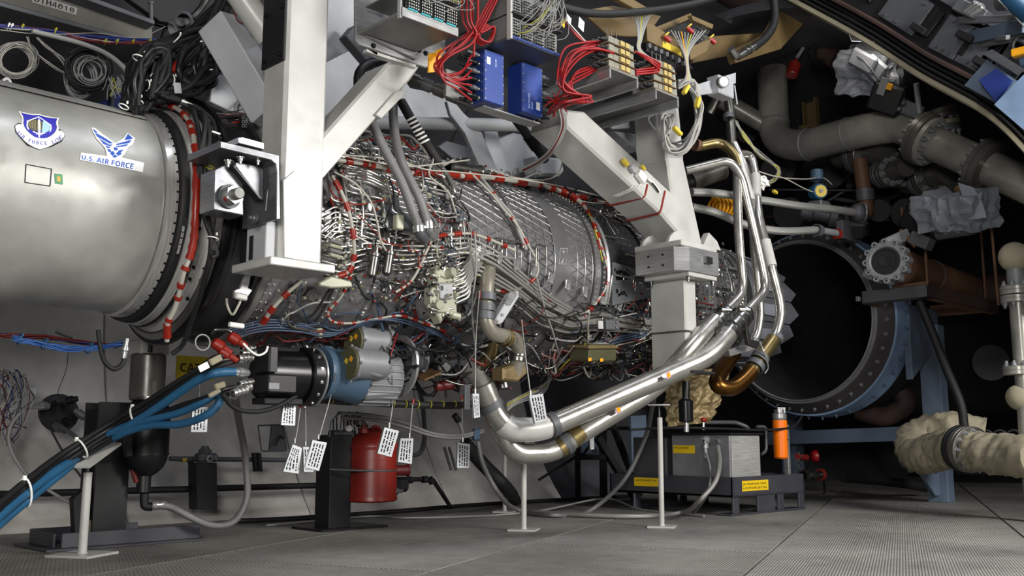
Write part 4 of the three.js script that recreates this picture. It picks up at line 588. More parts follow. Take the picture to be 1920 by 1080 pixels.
// overhead: tan boxes and beams
{
  const G = thing('junction_box', 'tan junction box packed with plugs and red caps under the roof', 'box');
  const z = 1.0, a = U(1212, 44, z), b = U(1290, 78, z); 
  part('long_panel', plate([[1212, 44], [1222, 44], [1295, 92], [1290, 112], [1214, 76]], z, 0.03, 0.002), M.beige, G);
  part('rear_panel', plate([[1232, 50], [1296, 24], [1297, 34], [1236, 62]], z - 0.2, 0.03, 0.002), M.beige, G);
  part('right_panel', plate([[1296, 28], [1338, 46], [1336, 54], [1300, 38]], z - 0.05, 0.03, 0.002), M.beige, G);
  part('end_panel', plate([[1290, 90], [1334, 72], [1326, 96], [1296, 112]], z + 0.05, 0.02, 0.002), M.beige, G);
  part('plug_deck', plate([[1240, 60], [1298, 36], [1332, 58], [1320, 76], [1290, 92]], z - 0.08, 0.02, 0.002), M.dark, G);
  const r = rng(8); const g1 = []; for (let i = 0; i < 90; i++) { const p = U(rr(1256, 1324, r), rr(46, 78, r), z - 0.05); g1.push(sweep([p, p.clone().add(V(rr(-0.01, 0.01, r), -0.03, 0.03))], 0.003, 5)); } stuff('plug_pins', g1, M.bolt, G);
  for (const [x, y] of [[1245, 68], [1288, 52], [1330, 72]]) { const p = U(x, y, z + 0.02); part('red_cap', lat([[0, 0.012], [0.03, 0.016], [0.05, 0.016], [0.052, 0]], p, V(1, -0.5, 0.3), 10), M.red, G); part('cap_strap', rod(p, p.clone().add(V(0.05, 0.04, 0)), 0.006, 5), M.yellow, G); }
  part('yellow_label', quad([U(1243, 76, z + 0.002), U(1276, 92, z + 0.002), U(1277, 104, z + 0.002), U(1242, 88, z + 0.002)]), M.yellow, G);
  part('underside', plate([[1214, 78], [1290, 114], [1300, 130], [1212, 96]], z - 0.02, 0.2, 0.002), M.dark, G); for (let i = 0; i < 7; i++) part('knock_out', lat([[0, 0.016], [0.02, 0.016], [0.021, 0]], U(1214 + i * 11, 86 + i * 5.4, z), V(0, -0.2, 1), 10), M.castDark, G);
  const H = thing('roof_panel', 'tan sheet panel sloping up to the left of the junction box', 'panel'); part('sheet', plate([[1090, 20], [1150, 10], [1240, 30], [1212, 70], [1140, 66]], 0.7, 0.02), M.beige, H); part('edge', beam([1150, -10, 0.8], [1210, 24, 0.8], 0.04, 0.06), M.beige, H);
  const K = thing('roof_beam', 'tan angled roof beam ending in a cut corner', 'beam'); part('face', plate([[1510, 18], [1520, 30], [1464, 92], [1380, 118], [1372, 96], [1440, 62], [1470, 10], [1490, -40], [1530, -40]], 0.55, 0.06, 0.004), M.beige, K);
  part('underside', plate([[1300, 118], [1440, 90], [1452, 60], [1300, 70]], 0.35, 0.03), M.beige, K);
  const L = thing('lamp_bracket', 'small white bracketed lamp with a round lens', 'lamp'); part('arm', plate([[1308, 158], [1340, 148], [1380, 136], [1380, 156], [1332, 176], [1312, 178]], 0.78, 0.03, 0.003), M.whiteGrey, L); part('hood', boxAB([U(1350, 150, 0.85).x, U(1350, 172, 0.85).y, 0.74], [U(1378, 150, 0.85).x, U(1350, 138, 0.85).y, 0.84], 0.006), M.whiteGrey, L);
  part('lens', lat([[0, 0.034], [0.02, 0.034], [0.025, 0.03], [0.027, 0]], U(1355, 154, 0.86), V(-0.55, -0.2, 0.8), 20), M.tie, L); part('bezel', lat([[-0.02, 0.04], [0.018, 0.04], [0.018, 0.034]], U(1355, 154, 0.86), V(-0.55, -0.2, 0.8), 20), M.black, L);
  part('drop_rod', rod([1377, 160, 0.8], [1382, 196, 0.8], 1.6, 6), M.whiteGrey, L);
  // thick black hose across the top and its fitting
  solo('thick_hose', cab([[1030, 6, 1.1], [1100, 24, 1.1], [1200, 22, 1.05], [1320, 2, 1.0], [1400, -30, 0.95]], 8, 30, 10), M.rubber, 'thick black hose crossing above the terminal stacks', 'hose');
  const T = thing('hose_fitting', 'chrome elbow fitting with a black hose curving up to the roof', 'hose'); part('hose', cab([[1414, 88, 0.7], [1436, 70, 0.7], [1452, 40, 0.7], [1450, -20, 0.7]], 8, 24, 10), M.rubber, T); part('elbow', pipe([[1370, 92, 0.72], [1382, 108, 0.72], [1420, 84, 0.7]], 7, 0.03, 10), M.bolt, T);
  for (const [x, y] of [[1404, 94], [1396, 98]]) part('nut', lat([[0, 0.036], [0.02, 0.036]].concat([[0.021, 0.02]]), U(x, y, 0.71), V(0.8, 0.5, 0), 6), M.bolt, T);
}
// ================================================================ upper left: beam, wire runs, coils and the black cable bundle
function bundle(name, label, cat, group) { return thing(name, label, cat, group); }
const jit = (list, j, f, z = 0) => list.map(a => [a[0] + rr(-j, j, f), a[1] + rr(-j, j, f), a[2] + rr(-z, z, f), ...a.slice(3)]);
function tieAt(G, px, py, z, rpx, dir, m = M.tie, w = 2.2) { const p = U(px, py, z), k = mpp(p); const d = V(dir[0], dir[1], dir[2] || 0).normalize(); part('tie', lat([[-w * k / 2, rpx * k * 0.9], [-w * k / 2, rpx * k], [w * k / 2, rpx * k], [w * k / 2, rpx * k * 0.9]], p, d, 14), m, G); part('tie_tail', box(p.x + 0.3 * rpx * k, p.y + rpx * k * 0.7, p.z + rpx * k * 0.8, 0.008, 0.014, 0.008, 0.002), m, G); }
{
  const G = thing('roof_girder', 'dull grey steel girder lettered DTH4010 over the intake', 'girder'); const z = -0.55;
  part('web', plate([[-60, -75], [155, -3], [286, 44], [286, 86], [236, 68], [-60, -14]], z, 0.04, 0.003), M.girder, G);
  part('lower_flange', plate([[-60, -14], [236, 68], [286, 86], [286, 93], [236, 75], [-60, -5]], z + 0.1, 0.3, 0.002), M.castDark, G);
  part('upper_flange', plate([[-60, -84], [155, -12], [290, 38], [290, 46], [155, -3], [-60, -75]], z + 0.1, 0.3, 0.002), M.castDark, G);
  const t = canvas(512, 128, (x) => { x.fillStyle = '#a8a8a6'; x.fillRect(0, 0, 512, 128); x.fillStyle = '#141414'; x.font = 'bold 112px monospace'; x.fillText('DTH4010', 16, 102, 480); x.lineWidth = 9; x.strokeStyle = '#141414'; for (const q of [4, 6]) { x.beginPath(); x.moveTo(34 + q * 68.5 - 14, 90); x.lineTo(34 + q * 68.5 + 16, 36); x.stroke(); } });
  part('number_plate', quad([U(62, -13, z + 0.004), U(145, 15, z + 0.004), U(143, 28, z + 0.004), U(60, 4, z + 0.004)]), printM(t), G);
  const Hg = thing('girder_stay', 'thin dark vertical stay behind the girder end', 'stay'); part('stay', rod([283, 8, -0.7], [284, 52, -0.7], 4), M.castDark, Hg); part('cap', rod([283, 4, -0.7], [283, 8, -0.7], 6), M.castDark, Hg);
  const D = thing('roof_duct', 'dark sheet duct under the roof above the intake', 'duct'); part('sheet', plate([[-40, 90], [300, 150], [320, 220], [240, 225], [-40, 160]], -0.9, 0.05), M.dark, D); part('upper_sheet', plate([[160, -60], [420, -60], [420, 60], [300, 40]], -0.8, 0.05), M.dark, D);
  const E = thing('blue_box', 'dull blue box behind the intake joint under the cables', 'box'); part('body', plate([[176, 196], [235, 172], [240, 205], [180, 204]], -0.6, 0.2, 0.006), M.blueDeep, E); part('strip', plate([[208, 172], [216, 172], [216, 206], [208, 206]], -0.58, 0.03), M.castDark, E);
}
{
  const r = rng(3);
  const A = bundle('wire_run', 'blue wire run with yellow and white ties along the girder', 'wire run');
  for (let i = 0; i < 12; i++) part('wire', cab(jit([[-30, 46, -0.3], [40, 52, -0.3], [90, 58, -0.3], [140, 66, -0.3], [200, 72, -0.3], [300, 77, -0.3]], 3.4, r, 0.012), 1.8, 24, 5), i < 9 ? M.blueDeep : i === 9 ? M.wireWhite : M.maroon, A);
  for (const [x, y, m] of [[14, 50, M.tie], [20, 51, M.tie], [40, 52, M.tieYellow], [102, 59, M.tieYellow]]) tieAt(A, x, y, -0.3, 6, [1, -0.12], m);
  const B = bundle('wire_run', 'dark red wire run with yellow ties left of the black cables', 'wire run');
  for (let i = 0; i < 9; i++) part('wire', cab(jit([[120, 66, -0.26], [160, 74, -0.26], [200, 79, -0.26], [240, 80, -0.26], [300, 78, -0.26]], 2.4, r, 0.01), 1.7, 20, 5), i < 6 ? M.maroon : i < 8 ? M.blueWire : M.wireWhite, B);
  for (const x of [196, 218, 248, 279]) tieAt(B, x, 79, -0.26, 5, [1, 0], M.tieYellow);
  solo('thin_wire', cab([[0, 56, -0.22], [60, 63, -0.22], [120, 64, -0.22], [180, 62, -0.22], [260, 70, -0.22], [310, 50, -0.22]], 0.9, 30, 5), M.wireWhite, 'single pale thin wire wandering along the wire runs', 'wire');
  solo('grey_hose', cab([[60, 58, -0.2], [110, 70, -0.2], [160, 84, -0.2], [205, 104, -0.2], [238, 134, -0.2], [250, 160, -0.2]], 5, 30, 8), M.wireGrey, 'thick grey hose sagging from the girder to the black cables', 'hose');
  const coil = (label, cx, cy, rx, ry, z, n, m, rp, sq, seed) => { const f = rng(seed); const G = bundle('cable_coil', label, 'cable coil'); for (let i = 0; i < n; i++) { const p = []; const ox = rr(-6, 6, f), oy = rr(-5, 5, f), s = rr(0.75, 1.1, f), ph = rr(0, 6.28, f), dz = rr(-0.05, 0.05, f); for (let k = 0; k <= 14; k++) { const a = ph + k / 14 * 6.0; p.push([cx + ox * (1 - Math.sin(a)) * 0.7 + rx * s * Math.cos(a), cy + oy * 0.6 + ry * s * Math.sin(a) * (Math.sin(a) > 0 ? sq : 1), z + dz]); } part('turn', cab(p, rp, 30, 5), m[i % m.length], G); } return G; };
  coil('coil of thin white wires above the left end of the intake', 30, 112, 36, 32, -0.3, 26, [M.wireWhite, M.wireGrey], 0.9, 1, 61);
  coil('coil of dark cables beside the black cable bundle', 168, 128, 40, 36, -0.25, 12, [M.rubber], 2.6, 1, 62);
  coil('tangled grey coil inside the coil of dark cables', 172, 132, 28, 26, -0.28, 16, [M.wireGrey], 0.9, 1, 63);
  coil('pale coil hanging low behind the dark coil', 150, 148, 28, 34, -0.34, 12, [M.wireGrey, M.castGrey], 1.3, 1, 64);
  const L = bundle('cable_loop', 'long narrow loop of pale cables hanging from the girder', 'cable loop'); for (let i = 0; i < 6; i++) part('strand', cab(jit([[52, 70 + i, -0.24], [60, 90, -0.24], [90, 118, -0.24], [125, 138, -0.24], [118, 120 - i * 2, -0.24], [88, 88, -0.24], [70, 70, -0.24]], 2.5, r, 0.01), 0.9, 30, 5), i & 1 ? M.wireWhite : M.castDark, L);
  const S = bundle('loose_ends', 'brush of loose grey wire ends under the grey hose', 'wires'); for (let i = 0; i < 26; i++) { const x = rr(196, 240, r), y = rr(140, 156, r); part('wire_end', cab([[x, y, -0.2], [x + rr(-6, 8, r), y + 12, -0.19], [x + rr(-10, 14, r), y + rr(18, 34, r), -0.18]], 0.8, 6, 4), i % 6 ? M.wireGrey : M.tieYellow, S); }
}
{ // black cable bundle
  const r = rng(17), z = 0.2; const A = bundle('cable_bundle', 'heavy bundle of black cables with white ties hanging over the intake joint', 'cable bundle');
  const runs = [
    [[432, -12], [398, 34], [340, 76], [282, 96], [254, 130], [244, 170], [238, 204]], [[436, -10], [404, 36], [352, 70], [306, 92], [276, 110], [262, 150], [256, 200]],
    [[424, -10], [402, 40], [382, 90], [372, 120], [356, 160], [330, 176], [290, 182]], [[430, -10], [408, 50], [396, 90], [406, 112], [394, 138], [362, 166], [300, 182]],
    [[426, -8], [396, 44], [352, 78], [318, 90], [308, 120], [322, 138], [290, 160]], [[300, 150], [330, 142], [360, 138], [384, 132], [400, 120], [396, 90]],
    [[286, 158], [320, 150], [344, 146], [366, 142], [380, 128], [384, 100], [392, 62]], [[250, 204], [258, 150], [270, 112], [292, 92], [312, 96], [306, 130], [286, 190]],
    [[420, -10], [384, 56], [372, 100], [394, 144], [356, 172], [304, 184]], [[296, 100], [336, 84], [372, 66], [398, 40], [420, -6]], [[252, 204], [250, 158], [284, 104], [328, 112], [304, 158], [264, 204]], [[410, 20], [388, 70], [346, 104], [330, 140], [356, 160], [400, 130], [404, 108]]];
  runs.forEach((p, k) => { const n = k < 2 ? 11 : k === 7 ? 9 : k > 7 ? 8 : 9; for (let i = 0; i < n; i++) part('cable', cab(jit(p.map(a => [a[0], a[1], z + 0.02 * (k % 4)]), k < 5 ? 12 : 10, r, 0.04), rr(4.4, 6.6, r), 36, 7), i % 3 ? M.rubber : M.black, A); });
  for (const [x, y, w, d] of [[331, 72, 11, [1, -0.6]], [375, 80, 12, [0.5, -1]], [382, 92, 6, [0.4, -1]], [262, 110, 14, [0.3, 1]], [322, 150, 12, [1, 0.15]], [276, 160, 11, [1, 0.1]], [285, 146, 9, [1, 0]], [298, 178, 9, [1, 0.3]], [328, 182, 9, [1, 0.3]], [388, 134, 13, [0.5, -1]], [257, 190, 12, [0.3, 1]], [232, 200, 10, [0.4, 1]], [340, 195, 8, [0.8, -0.5]]]) tieAt(A, x, y, z + 0.06, w, d);
  part('red_wrap', rod([322, 134, 0.28], [334, 118, 0.28], 6), M.redWrap, A); part('tag', box(0, 0, 0, 0.035, 0.05, 0.004, 0.001, [0, 0, 0.2]).translate(...U(333, 165, 0.32).toArray()), M.whiteGrey, A);
  const B = bundle('cable_bundle', 'three black cables running down past the bolted mount block to the intake frame', 'cable bundle');
  [[[300, 178], [340, 190], [372, 206], [384, 240], [376, 290], [372, 350], [388, 420], [404, 464], [406, 478], [396, 482]], [[320, 180], [356, 196], [384, 218], [392, 262], [384, 320], [384, 380], [396, 440], [400, 470]], [[310, 182], [350, 194], [366, 220], [376, 270], [378, 340], [392, 420], [396, 460], [380, 540], [356, 610], [340, 650], [322, 664]]].forEach((p, k) => part('cable', cab(p.map(a => [a[0], a[1], a[1] < 230 ? 0.3 + Math.max(0, a[1] - 190) * 0.008 : a[1] < 490 ? 0.62 : 0.62 - (a[1] - 490) * 0.0022]), 4.6, 44, 8), M.rubber, B));
  tieAt(B, 399, 447, 0.62, 11, [0.2, 1]); tieAt(B, 393, 313, 0.66, 9, [0.3, 1], M.tieYellow); 
  const C = bundle('cable_bundle', 'white-taped black cables arching over the bracket beside the white column', 'cable bundle'); for (let i = 0; i < 5; i++) part('cable', cab(jit([[340, 192, 0.4], [372, 204, 0.45], [396, 222, 0.5], [404, 250, 0.55], [412, 262, 0.55]], 3, r, 0.02), 3, 22, 6), i === 2 ? M.tie : M.rubber, C); part('cross_tie', box(0, 0, 0, 0.04, 0.008, 0.01, 0.002, [0, 0, -0.1]).translate(...U(405, 249, 0.6).toArray()), M.tie, C);
  // dark cabling in the gap left of the column
  const D = bundle('cable_rack', 'dark clamp rack of cables in the gap left of the white column', 'cable rack'); part('clamp', box(0, 0, 0, 0.06, 0.05, 0.05, 0.004).translate(...U(464, 228, 0.3).toArray()), M.black, D);
  for (let i = 0; i < 18; i++) { const y = 200 + i * 4; part('cable', cab(jit([[404, y + 12, 0.25], [440, y + 6, 0.25], [470, y, 0.25], [505, y + rr(-10, 22, r), 0.2]], 5, r, 0.05), rr(1, 2.6, r), 16, 5), i % 5 === 2 ? M.redWrap : i % 4 === 1 ? M.wireGrey : M.rubber, D); }
  for (let i = 0; i < 3; i++) for (let j = 0; j < 5; j++) part('grommet', new THREE.TorusGeometry(0.007, 0.002, 5, 10).rotateY(-0.6).translate(...U(456 + j * 5, 220 + i * 8, 0.34).toArray()), M.castGrey, D);
  const E = thing('roof_valve', 'grey round valve with a ribbed neck at the head of the black cables', 'valve'); part('body', lat([[0, 0.02], [0.01, 0.05], [0.07, 0.05], [0.08, 0.03], [0.1, 0.03]], U(342, 44, -0.1), V(-0.4, -0.2, 1), 18), M.castDark, E); part('face', lat([[0, 0.022], [0.015, 0.022], [0.016, 0]], U(338, 42, 0.0), V(-0.4, -0.2, 1), 14), M.black, E);
  part('neck', lat([...Array(9).keys()].flatMap(i => [[i * 0.012, 0.034], [i * 0.012 + 0.006, 0.04]]), U(322, 56, -0.1), V(1, 0.6, 0), 14), M.castGrey, E); part('pipe', pipe([[360, 34, -0.05], [376, 18, -0.05], [392, -10, -0.05]], 7, 0.04, 10), M.steel, E);
}
// harness down the intake flange: one long wrapped wire
const HR = rng(77);
function harness(label, list, rpx, bands, m = M.wireWhite, wrap = M.redWrap, parent = ENG, seg = 60) {
  const c = crv(pts(list), seg), r = 0.78 * (rpx < 0.5 ? rpx : rpx * mpp(c[0])); const o = part('wire_harness', sweep(c, r, 7), m, parent); if (label) o.userData.label = label;
  for (const b of bands) { let [f, l] = Array.isArray(b) ? b : [b, 0.016]; if (l < 0.2) { l *= rr(0.55, 1.25, HR); f += rr(-0.012, 0.012, HR); } const i0 = Math.max(0, Math.round((f - l / 2) * seg)), i1 = Math.min(seg, Math.max(i0 + 1, Math.round((f + l / 2) * seg))); part('red_wrap', sweep(c.slice(i0, i1 + 1), (t, i) => r * (1.45 + 0.2 * ((i * 7 + i0) % 3)), 8), wrap, o); }
  return o;
}
harness('thick red wrapped harness hanging over the intake flange', [[288, 196, 0.1], [318, 198, 0.2], [344, 214, 0.36], [360, 244, 0.5], [367, 290, 0.58], [368, 350, 0.62], [366, 410, 0.62], [364, 445, 0.6], [357, 478, 0.58], [345, 510, 0.55], [336, 550, 0.5], [327, 580, 0.46], [315, 605, 0.42], [313, 640, 0.38]], 5.4, [0.04, 0.09, 0.14, 0.2, 0.24, [0.43, 0.3], [0.6, 0.05], 0.67, 0.75, 0.8, 0.9, [0.97, 0.03]]);
// ================================================================ generator, gearbox and the hoses that feed them
{
  const G = thing('generator', 'black finned electric generator hung under the engine front', 'generator'); const c0 = U(486, 706, 0.3), c1 = U(564, 702, 0.3), cy = 0.5 * (c0.y + c1.y), cz = 0.3, x0 = c0.x, x1 = c1.x; const o = V(0, cy, cz);
  part('body', lat([[x0, 0], [x0, 0.105], [x0 + 0.012, 0.118], [x1 - 0.01, 0.122], [x1, 0.118]], o, EXd, 48), M.blackGloss, G);
  part('end_bell', lat([[x1 - 0.012, 0.11], [x1 - 0.01, 0.138], [x1, 0.143], [x1 + 0.05, 0.144], [x1 + 0.056, 0.138], [x1 + 0.06, 0.1]], o, EXd, 48), M.blackGloss, G);
  part('flange_ring', lat([[x1 + 0.056, 0.12], [x1 + 0.058, 0.147], [x1 + 0.066, 0.147], [x1 + 0.068, 0.12]], o, EXd, 48), M.alu, G);
  for (const [a, w] of [[62, 0.02], [96, 0.014], [112, 0.02], [140, 0.016], [30, 0.016]]) { const d = V(0, Math.cos(a / 57.3), Math.sin(a / 57.3)); part('rib', box(0, 0.126, 0, x1 - x0 - 0.02, 0.018, w, 0.003, [a / 57.3, 0, 0]).translate((x0 + x1) / 2, cy, cz), M.black, G); }
  part('terminal_box', boxAB([x0 - 0.03, cy - 0.09, cz], [x0 + 0.12, cy - 0.005, cz + 0.14], 0.006), M.black, G); part('name_plate', boxAB([x0 - 0.03, cy - 0.075, cz + 0.138], [x0 + 0.025, cy - 0.045, cz + 0.1415], 0.001), M.castGrey, G);
  part('foot', boxAB([x0, cy - 0.14, cz - 0.06], [x1 - 0.02, cy - 0.11, cz + 0.06], 0.004), M.dark, G); part('head', boxAB([x0 - 0.02, cy + 0.0, cz - 0.02], [x0 + 0.03, cy + 0.13, cz + 0.12], 0.008), M.black, G);
  for (let i = 0; i < 14; i++) { const a = i / 14 * 360; bolt(G, V(x1 + 0.03, cy + 0.144 * Math.cos(a / 57.3), cz + 0.144 * Math.sin(a / 57.3)), V(0, Math.cos(a / 57.3), Math.sin(a / 57.3)), 0.006, M.bolt); }
  const plug = (px, py, z, d, s, lab) => { const p = U(px, py, z); part('plug', lat([[0, 0.012], [0, 0.017], [0.014, 0.018], [0.016, 0.021], [0.026, 0.021], [0.028, 0.016], [0.034, 0.016], [0.036, 0.021], [0.046, 0.021], [0.048, 0.015], [0.056, 0.015], [0.058, 0.019], [0.07, 0.019], [0.072, 0.012]].map(([a, r]) => [a * s, r * s]), p, d, 14), M.bolt, G); };
  for (const [x, y, z] of [[452, 663, 0.34], [446, 672, 0.38], [452, 655, 0.26]]) plug(x, y, z, V(1, 0.1, -0.15), 1.1);
  for (const [x, y, z] of [[448, 722, 0.36], [444, 732, 0.42], [436, 738, 0.46]]) plug(x, y, z, V(1, 0.25, -0.2), 1.1);
  part('hose_end', lat([[0, 0.018], [0.04, 0.02], [0.042, 0.024], [0.07, 0.024], [0.072, 0.02], [0.1, 0.018], [0.11, 0.01]], U(432, 697, 0.36), V(1, 0, -0.2), 14), M.alu, G);
  part('sling', cab([[416, 738, 0.45], [440, 765, 0.42], [480, 772, 0.4], [520, 762, 0.38], [556, 742, 0.36]], 4.6, 30, 8), M.rubber, G);
  part('white_lead', cab([[456, 644, 0.42], [470, 658, 0.44], [484, 666, 0.45], [498, 660, 0.45], [502, 650, 0.44]], 2.2, 24, 6), M.tie, G);
}
{
  const G = thing('gearbox', 'pale grey cast gearbox with blue-grey neck and two olive cover caps', 'gearbox'); const z = 0.28;
  const ax = V(0, U(606, 700, z).y, z), xa = U(604, 700, z).x, xb = U(646, 700, z).x;
  part('neck', lat([[xa - 0.02, 0.09], [xa - 0.02, 0.132], [xa + 0.01, 0.134], [xa + 0.03, 0.122], [xb - 0.02, 0.132], [xb + 0.06, 0.15]], ax, EXd, 40, true), M.blueGrey, G);
  for (let i = 0; i < 12; i++) { const a = i * 30 / 57.3; part('neck_rib', box(0, 0.128, 0, 0.05, 0.02, 0.02, 0.004, [a, 0, 0]).translate(xa + 0.03, ax.y, z), M.blueGrey, G); }
  const cap = (px, py, rx, len, zz) => { const p = U(px, py, zz), R = rx * mpp(p); part('housing', lat([[0.012, R * 0.9], [0.014, R * 1.06], [0.034, R * 1.08], [0.04, R * 0.98], [len - 0.02, R * 0.96], [len, R * 0.86], [len, 0]], p, EXd, 36, false), M.castGrey, G); const c = part('cover_cap', lat([[0, 0], [0, R * 0.97], [0.004, R], [0.013, R]], p, EXd, 36), M.olive, G); c.userData.label = 'olive green cover cap'; for (let i = 0; i < 8; i++) { const a = i * 45 / 57.3; bolt(G, V(p.x + 0.022, p.y + R * 1.07 * Math.cos(a), p.z + R * 1.07 * Math.sin(a)), V(0, Math.cos(a), Math.sin(a)), 0.007, M.castGrey); } for (const [dy, dz, m] of [[0.02, 0.028, M.amber], [0.012, -0.012, M.yellow]]) part('sticker', box(0, 0, 0, 0.002, 0.024, 0.024, 0.0005, [0.6, 0, 0]).translate(p.x - 0.001, p.y + dy, p.z + dz), m, c); return p; };
  const p1 = cap(661, 639, 29, 0.2, 0.36), p2 = cap(652, 681, 30, 0.22, 0.42);
  part('main_case', lat([[0, 0.06], [0.01, 0.14], [0.05, 0.158], [0.2, 0.158], [0.24, 0.15], [0.25, 0.12], [0.26, 0.05]], V(U(662, 704, z).x, ax.y - 0.0, z - 0.03), EXd, 40, true), M.castGrey, G);
  part('sump', box(0, 0, 0, 0.24, 0.1, 0.2, 0.02, [0, 0, 0.08]).translate(...U(698, 730, z).toArray()), M.castGrey, G);
  part('rim', lat([[0, 0.13], [0, 0.165], [0.012, 0.168], [0.016, 0.13]], V(U(745, 690, z).x, ax.y + 0.06, z), EXd, 40), M.alu, G);
  part('drain_tube', pipe([[668, 690, 0.46], [690, 696, 0.47], [712, 704, 0.46], [734, 694, 0.44]], 6, 0.03, 10), M.castGrey, G);
  part('lifting_eye', plate([[738, 590], [744, 590], [748, 612], [736, 632], [730, 612]], 0.36, 0.03, 0.004), M.alu, G); part('strut', rod([741, 600, 0.4], [744, 560, 0.45], 3.4, 8), M.steel, G);
  part('red_cord', cab([[745, 625, 0.44], [736, 655, 0.47], [726, 690, 0.47]], 1.2, 14, 5), M.red, G);
  for (let i = 0; i < 8; i++) part('case_rib', box(0, 0, 0, 0.2, 0.012, 0.02, 0.004).translate(U(700, 712, z).x, ax.y + 0.155 * Math.cos(1.2 + i * 0.24) , z - 0.03 + 0.155 * Math.sin(1.2 + i * 0.24)), M.castGrey, G);
  const Q = thing('oil_pump', 'dark grey ribbed pump right of the cast gearbox', 'pump'); const q = U(752, 672, 0.26); part('body', lat([[0, 0.05], [0, 0.1], [0.016, 0.104], [0.02, 0.088], [0.05, 0.09], [0.1, 0.084], [0.104, 0.1], [0.118, 0.1], [0.12, 0.06], [0.16, 0.05], [0.16, 0]], q, EXd, 32), M.castDark, Q); for (let i = 0; i < 8; i++) { const a = i * 45 / 57.3; bolt(Q, V(q.x + 0.104, q.y + 0.094 * Math.cos(a), q.z + 0.094 * Math.sin(a)), V(-1, 0, 0), 0.008, M.castGrey); part('rib', box(0, 0.09, 0, 0.07, 0.02, 0.012, 0.003, [a, 0, 0]).translate(q.x + 0.05, q.y, q.z), M.castDark, Q); }
  part('tail', lat([[0.16, 0.035], [0.2, 0.035], [0.2, 0.045], [0.23, 0.045], [0.23, 0.02], [0.27, 0.02]], q, EXd, 18), M.black, Q); part('tail_cap', lat([[0, 0.034], [0.04, 0.034], [0.044, 0]], U(832, 684, 0.34), V(-0.6, -0.3, 1), 16), M.aluDull, Q); part('tail_block', box(0, 0, 0, 0.09, 0.08, 0.08, 0.01, [0.2, 0.3, 0.1]).translate(...U(826, 672, 0.28).toArray()), M.steel, Q);
}
